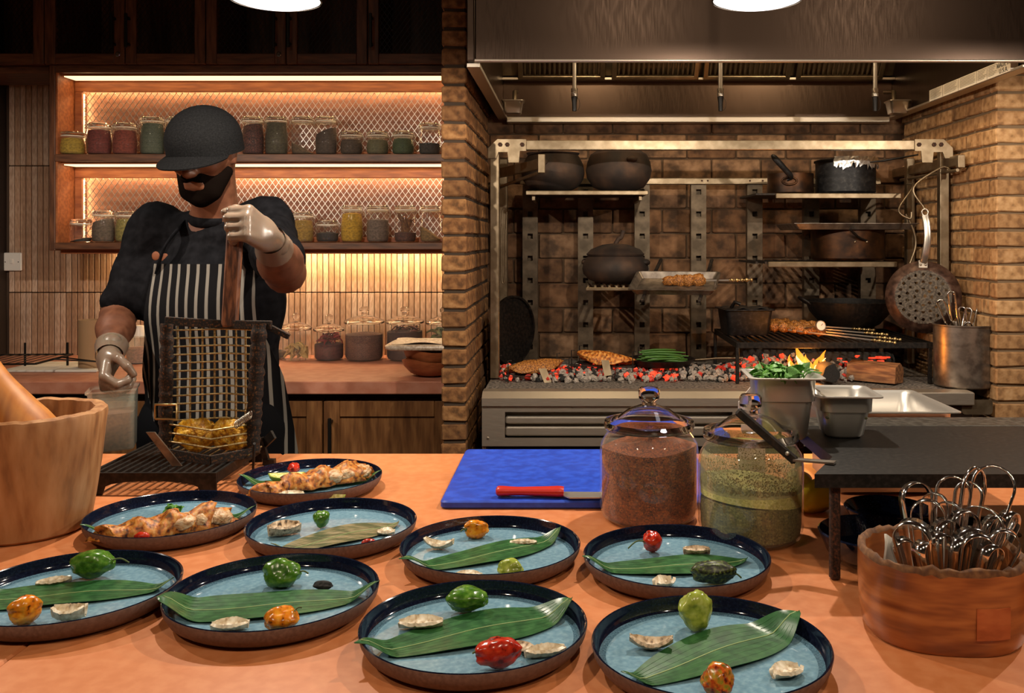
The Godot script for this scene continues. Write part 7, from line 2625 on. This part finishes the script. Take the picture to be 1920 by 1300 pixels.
func cook() -> void:
	var t := thing("person", "person in a black cap, black shirt and striped apron, lifting the grill cage", "person", Vector3(-0.99, 0, -2.56))
	var g := t.position
	# joints, local to the feet
	var hip := Vector3(0.0, 0.95, 0.0)
	var chest := Vector3(0.005, 1.3, 0.0)
	var neck := Vector3(0.02, 1.5, 0.02)
	var headc := Vector3(-0.9647, 1.682, -2.44) - g
	var sr := Vector3(-1.1524, 1.4811, -2.57) - g
	var sl := Vector3(-0.8271, 1.4947, -2.5) - g
	var er := Vector3(-1.2219, 1.2439, -2.5) - g
	var wr := Vector3(-1.1553, 1.1625, -2.32) - g
	var el := Vector3(-0.6969, 1.3679, -2.26) - g
	var wl := Vector3(-0.6652, 1.4465, -2.05) - g
	# skin: head, neck, arms in one surface with the trunk and legs
	var f := Field.new(Vector3(-0.36, 0.02, -0.24), Vector3(0.44, 1.66, 0.64), 0.013)
	f.bone(hip, chest, 0.115, 0.125, 0.05, Vector3(0.85, 1, 1.15))
	f.bone(chest, neck, 0.115, 0.055, 0.05, Vector3(0.8, 1, 1.1))
	f.bone(neck, headc + Vector3(0, -0.05, -0.02), 0.058, 0.056, 0.03)
	f.bone(neck + Vector3(0, -0.05, 0), sr, 0.045, 0.05, 0.04)
	f.bone(neck + Vector3(0, -0.05, 0), sl, 0.045, 0.05, 0.04)
	f.bone(sr, er, 0.05, 0.042, 0.03)
	f.bone(er, er.lerp(wr, 0.35), 0.044, 0.045, 0.02)
	f.bone(er.lerp(wr, 0.35), wr, 0.045, 0.029, 0.02)
	f.bone(sl, el, 0.05, 0.045, 0.03)
	f.bone(el, el.lerp(wl, 0.35), 0.047, 0.05, 0.02)
	f.bone(el.lerp(wl, 0.35), wl, 0.05, 0.031, 0.02)
	for sx in [-1.0, 1.0]:
		var hj := hip + Vector3(0.09 * sx, -0.03, 0)
		var kn := Vector3(0.1 * sx, 0.5, 0.03)
		var an := Vector3(0.11 * sx, 0.09, 0.0)
		f.bone(hj, kn, 0.085, 0.058, 0.04)
		f.bone(kn, kn.lerp(an, 0.35), 0.058, 0.056, 0.03)
		f.bone(kn.lerp(an, 0.35), an, 0.056, 0.038, 0.03)
		f.bone(an + Vector3(0, -0.04, -0.03), an + Vector3(0.01 * sx, -0.055, 0.15), 0.038, 0.03, 0.03)
	var s := Shape.new()
	f.net(s)
	# head with a face on a finer grid; it looks down at the cage
	var hb := Basis(Vector3.UP, -0.12) * Basis(Vector3.RIGHT, 0.36)
	var hf := Field.new(headc - Vector3(0.13, 0.2, 0.13), headc + Vector3(0.13, 0.15, 0.17), 0.0055)
	var H := func(x: float, y: float, z: float) -> Vector3:
		return headc + hb * Vector3(x, y, z)
	hf.bone(H.call(0, 0.03, -0.025), H.call(0, 0.03, 0.015), 0.082, 0.078, 0.03)
	hf.bone(H.call(0, -0.02, 0.02), H.call(0, -0.07, 0.045), 0.066, 0.042, 0.04)
	hf.bone(H.call(-0.03, -0.085, 0.045), H.call(0.03, -0.085, 0.045), 0.025, 0.025, 0.03)
	hf.bone(H.call(-0.032, 0.008, 0.072), H.call(0.032, 0.008, 0.072), 0.013, 0.013, 0.014)
	hf.bone(H.call(0, 0.008, 0.088), H.call(0, -0.03, 0.104), 0.009, 0.014, 0.012)
	hf.bone(H.call(-0.012, -0.034, 0.094), H.call(0.012, -0.034, 0.094), 0.009, 0.009, 0.008)
	hf.bone(H.call(-0.02, -0.06, 0.084), H.call(0.02, -0.06, 0.084), 0.008, 0.008, 0.006)
	hf.bone(H.call(-0.018, -0.072, 0.082), H.call(0.018, -0.072, 0.082), 0.009, 0.009, 0.006)
	for sx in [-1.0, 1.0]:
		hf.carve(H.call(0.032 * sx, -0.002, 0.094), 0.014)
		hf.bone(H.call(0.032 * sx, -0.002, 0.078), H.call(0.032 * sx, -0.002, 0.08), 0.0115, 0.0115, 0.003)
		hf.bone(H.call(0.045 * sx, -0.022, 0.06), H.call(0.05 * sx, -0.015, 0.045), 0.016, 0.014, 0.02)
		hf.bone(H.call(0.078 * sx, 0.012, -0.01), H.call(0.076 * sx, -0.028, -0.002), 0.013, 0.009, 0.008, Vector3(1.4, 1, 1))
	hf.bone(H.call(0, -0.06, -0.02), neck + Vector3(0, 0.01, 0), 0.056, 0.058, 0.03)
	hf.net(s)
	part("body", s, M.skin, t)
	# beard and moustache hugging the jaw
	var bf := Field.new(headc - Vector3(0.1, 0.17, 0.05), headc + Vector3(0.1, 0.02, 0.17), 0.006)
	bf.bone(H.call(0, -0.062, 0.045), H.call(0, -0.105, 0.06), 0.05, 0.03, 0.03)
	bf.bone(H.call(-0.062, -0.05, 0.02), H.call(-0.03, -0.09, 0.055), 0.016, 0.028, 0.02)
	bf.bone(H.call(0.062, -0.05, 0.02), H.call(0.03, -0.09, 0.055), 0.016, 0.028, 0.02)
	bf.bone(H.call(-0.024, -0.05, 0.087), H.call(0.024, -0.05, 0.087), 0.009, 0.009, 0.006)
	bf.carve(H.call(0, -0.068, 0.098), 0.016)
	s = Shape.new()
	bf.net(s)
	part("beard", s, M.beard, t)
	# shirt: trunk and short sleeves
	var sf := Field.new(Vector3(-0.36, 0.86, -0.22), Vector3(0.42, 1.62, 0.5), 0.012)
	sf.bone(hip + Vector3(0, 0.0, 0), chest, 0.138, 0.148, 0.06, Vector3(0.84, 1, 1.12))
	sf.bone(chest, neck + Vector3(0, -0.05, -0.01), 0.142, 0.075, 0.06, Vector3(0.8, 1, 1.08))
	sf.bone(neck + Vector3(-0.01, -0.045, -0.01), sr, 0.055, 0.066, 0.05)
	sf.bone(neck + Vector3(0.01, -0.045, -0.01), sl, 0.055, 0.066, 0.05)
	sf.bone(sr, sr.lerp(er, 0.8), 0.064, 0.062, 0.04)
	sf.bone(sl, sl.lerp(el, 0.68), 0.066, 0.066, 0.04)
	sf.rumple(9.0, 0.013, 5)
	s = Shape.new()
	sf.net(s)
	part("shirt", s, M.shirt, t)
	s = Shape.new()
	var col := []
	for k in 21:
		var a := lerpf(-2.5, 2.5, k / 20.0)
		col.append(neck + Vector3(sin(a) * 0.068, 0.012 - 0.02 * cos(a), cos(a) * 0.066 - 0.004))
	tube(s, col, 0.012, 8, true, 1.5)
	part("collar", s, M.shirt, t)
	# trousers
	var tf := Field.new(Vector3(-0.26, 0.08, -0.18), Vector3(0.26, 1.06, 0.22), 0.014)
	tf.bone(hip + Vector3(-0.05, 0.0, 0), hip + Vector3(0.05, 0.0, 0), 0.13, 0.13, 0.04)
	for sx in [-1.0, 1.0]:
		tf.bone(hip + Vector3(0.09 * sx, -0.03, 0), Vector3(0.1 * sx, 0.5, 0.03), 0.11, 0.085, 0.04)
		tf.bone(Vector3(0.1 * sx, 0.5, 0.03), Vector3(0.11 * sx, 0.12, 0.0), 0.085, 0.07, 0.03)
	s = Shape.new()
	tf.net(s)
	part("trousers", s, M.trousers, t)
	# apron: a bib and skirt lying over shirt and trousers
	var front := func(x: float, y: float) -> float:
		var xx := clampf(x, -0.17, 0.17)
		var z := 0.3
		while z > -0.02:
			if sf.at(Vector3(xx, maxf(y, 0.95), z)) < 0.0:
				break
			z -= 0.004
		return z - 1.4 * pow(maxf(0.0, absf(x) - 0.15), 1.3)
	var flare := [[1.385, 0.13, 0.0], [1.2, 0.15, 0.0], [1.08, 0.19, 0.0], [0.95, 0.205, 0.005], [0.8, 0.225, 0.015], [0.5, 0.25, 0.03]]
	var sheetf := func(u: float, v: float) -> Vector3:
		var y := lerpf(1.385, 0.5, v)
		var w := 0.13
		for k in flare.size() - 1:
			if y <= flare[k][0]:
				w = lerpf(flare[k + 1][1], flare[k][1], clampf((y - flare[k + 1][0]) / (flare[k][0] - flare[k + 1][0]), 0, 1))
		var x := (u - 0.5) * 2.0 * w + 0.015
		return Vector3(x, y, front.call(x, y) + 0.016 + 0.02 * v + 0.005 * sin(x * 45.0) * v)
	# soften the steps of the grid
	var nu := 26
	var nv := 40
	var grid := []
	for j in nv + 1:
		for i in nu + 1:
			grid.append(sheetf.call(float(i) / nu, float(j) / nv))
	for pass_ in 3:
		var nxt := grid.duplicate()
		for j in range(0, nv + 1):
			for i in range(0, nu + 1):
				var sum := 0.0
				var cnt := 0
				for dj in [-1, 0, 1]:
					for di in [-1, 0, 1]:
						var jj: int = j + dj
						var ii: int = i + di
						if jj >= 0 and jj <= nv and ii >= 0 and ii <= nu:
							sum += grid[jj * (nu + 1) + ii].z
							cnt += 1
				nxt[j * (nu + 1) + i].z = sum / cnt
		grid = nxt
	var smooth := func(u: float, v: float) -> Vector3:
		return grid[int(round(v * nv)) * (nu + 1) + int(round(u * nu))]
	s = Shape.new()
	sheet(s, nu, nv, smooth, 0.003, func(p: Vector3) -> Vector2: return Vector2(p.x / 0.13 + 0.5, p.y))
	part("apron", s, M.apron_cloth, t)
	s = Shape.new()
	for sx in [-1.0, 1.0]:
		var b0: Vector3 = smooth.call(0.5 + 0.46 * sx, 0.02)
		var path := smooth_path([b0, b0.lerp(neck + Vector3(0.07 * sx, -0.01, 0.05), 0.6) + Vector3(0, 0, 0.04), neck + Vector3(0.075 * sx, 0.012, 0.0)], 5)
		tube(s, path, 0.012, 8, true, 0.25, Vector3.RIGHT)
	part("apron_strap", s, M.shirt, t)
	for e in [[-0.13, 1.405], [-0.1, 1.4]]:
		s = Shape.new()
		blob(s, Vector3(e[0], e[1], front.call(e[0], e[1]) + 0.002), Vector3(0.011, 0.013, 0.0025), Basis(), 12)
		part("leather_tab", s, M.leather_tab, t)
	# cap
	s = Shape.new()
	var crown := []
	for i in 13:
		var th := lerpf(0.02, 1.0, i / 12.0) * PI / 2.0
		var ring := PackedVector3Array()
		for k in 40:
			var a := TAU * k / 40.0
			ring.append(H.call(cos(a) * 0.094 * sin(th), 0.03 + 0.09 * cos(th), -0.006 + sin(a) * 0.11 * sin(th)))
		crown.append(ring)
	var skirt := PackedVector3Array()
	for k in 40:
		var a := TAU * k / 40.0
		skirt.append(H.call(cos(a) * 0.094, -0.004 + 0.01 * sin(a), -0.006 + sin(a) * 0.11))
	crown.append(skirt)
	loft(s, crown, true, false)
	var cap := part("cap", s, M.cap_cloth, t)
	s = Shape.new()
	var brim := func(u: float, v: float) -> Vector3:
		var a := lerpf(0.42, PI - 0.42, u)
		var reach := lerpf(0.0, 0.068 * pow(sin(lerpf(0.12, PI - 0.12, u)), 0.7), v)
		return H.call(cos(a) * (0.094 + reach * 0.15), 0.012 - 0.2 * reach - 0.016 * pow(absf(cos(a)), 2.0), -0.006 + sin(a) * 0.11 + reach)
	sheet(s, 28, 8, brim, 0.004)
	part("brim", s, M.cap_cloth, cap)
	s = Shape.new()
	blob(s, H.call(0, 0.117, -0.008), Vector3(0.008, 0.005, 0.008), Basis(), 10)
	part("button", s, M.cap_cloth, cap)
	# gloves: five separate fingers each
	var gf := Field.new(wl - Vector3(0.12, 0.1, 0.08), wl + Vector3(0.14, 0.16, 0.16), 0.0035)
	hand(gf, wl + (wl - el).normalized() * 0.012, Vector3(-0.3, 0.42, 0.85), Vector3(-1, -0.1, -0.1), [1.25, 1.4, 0.9], Vector3(0.1, 1.0, -0.2), 0.0105)
	s = Shape.new()
	gf.net(s)
	var cuff := []
	var axis := (wl - el).normalized()
	tube(s, [wl - axis * 0.055, wl - axis * 0.03, wl + axis * 0.01], [0.043, 0.039, 0.034], 20, false)
	part("glove", s, M.glove, t)
	gf = Field.new(wr - Vector3(0.12, 0.16, 0.08), wr + Vector3(0.13, 0.08, 0.17), 0.0035)
	hand(gf, wr, (wr - er).normalized() * 0.4 + Vector3(0.05, -0.8, 0.4), Vector3(0.6, -0.45, 0.1), [1.0, 1.1, 0.7], Vector3(0.1, 0.2, 1.0), 0.0102)
	s = Shape.new()
	gf.net(s)
	axis = (wr - er).normalized()
	tube(s, [wr - axis * 0.04, wr - axis * 0.02, wr + axis * 0.01], [0.04, 0.037, 0.033], 20, false)
	part("glove", s, M.glove, t)
	# the tub in the right hand
	var tub := thing("held_tub", "cloudy plastic tub of brown marinade in the cook's gloved hand", "tub", Vector3(-1.1098, 0.9407, -2.26))
	tub.rotation = Vector3(0.0, 0.35, 0.05)
	s = Shape.new()
	var rr := []
	for q in [[0.0, 0.04], [0.004, 0.043], [0.14, 0.052], [0.142, 0.056], [0.148, 0.056]]:
		rr.append(rounded(0.0, q[1], q[1], 0.012, q[0]))
	loft(s, rr, true, false, {2: true})
	part("tub", s, M.cloudy_plastic, tub)
	s = Shape.new()
	rr = []
	for q in [[0.003, 0.04], [0.09, 0.0455]]:
		rr.append(rounded(0.0, q[1], q[1], 0.011, q[0]))
	loft(s, rr, true, true, {})
	part("marinade", s, powder("marinade", "5a3820"), tub)
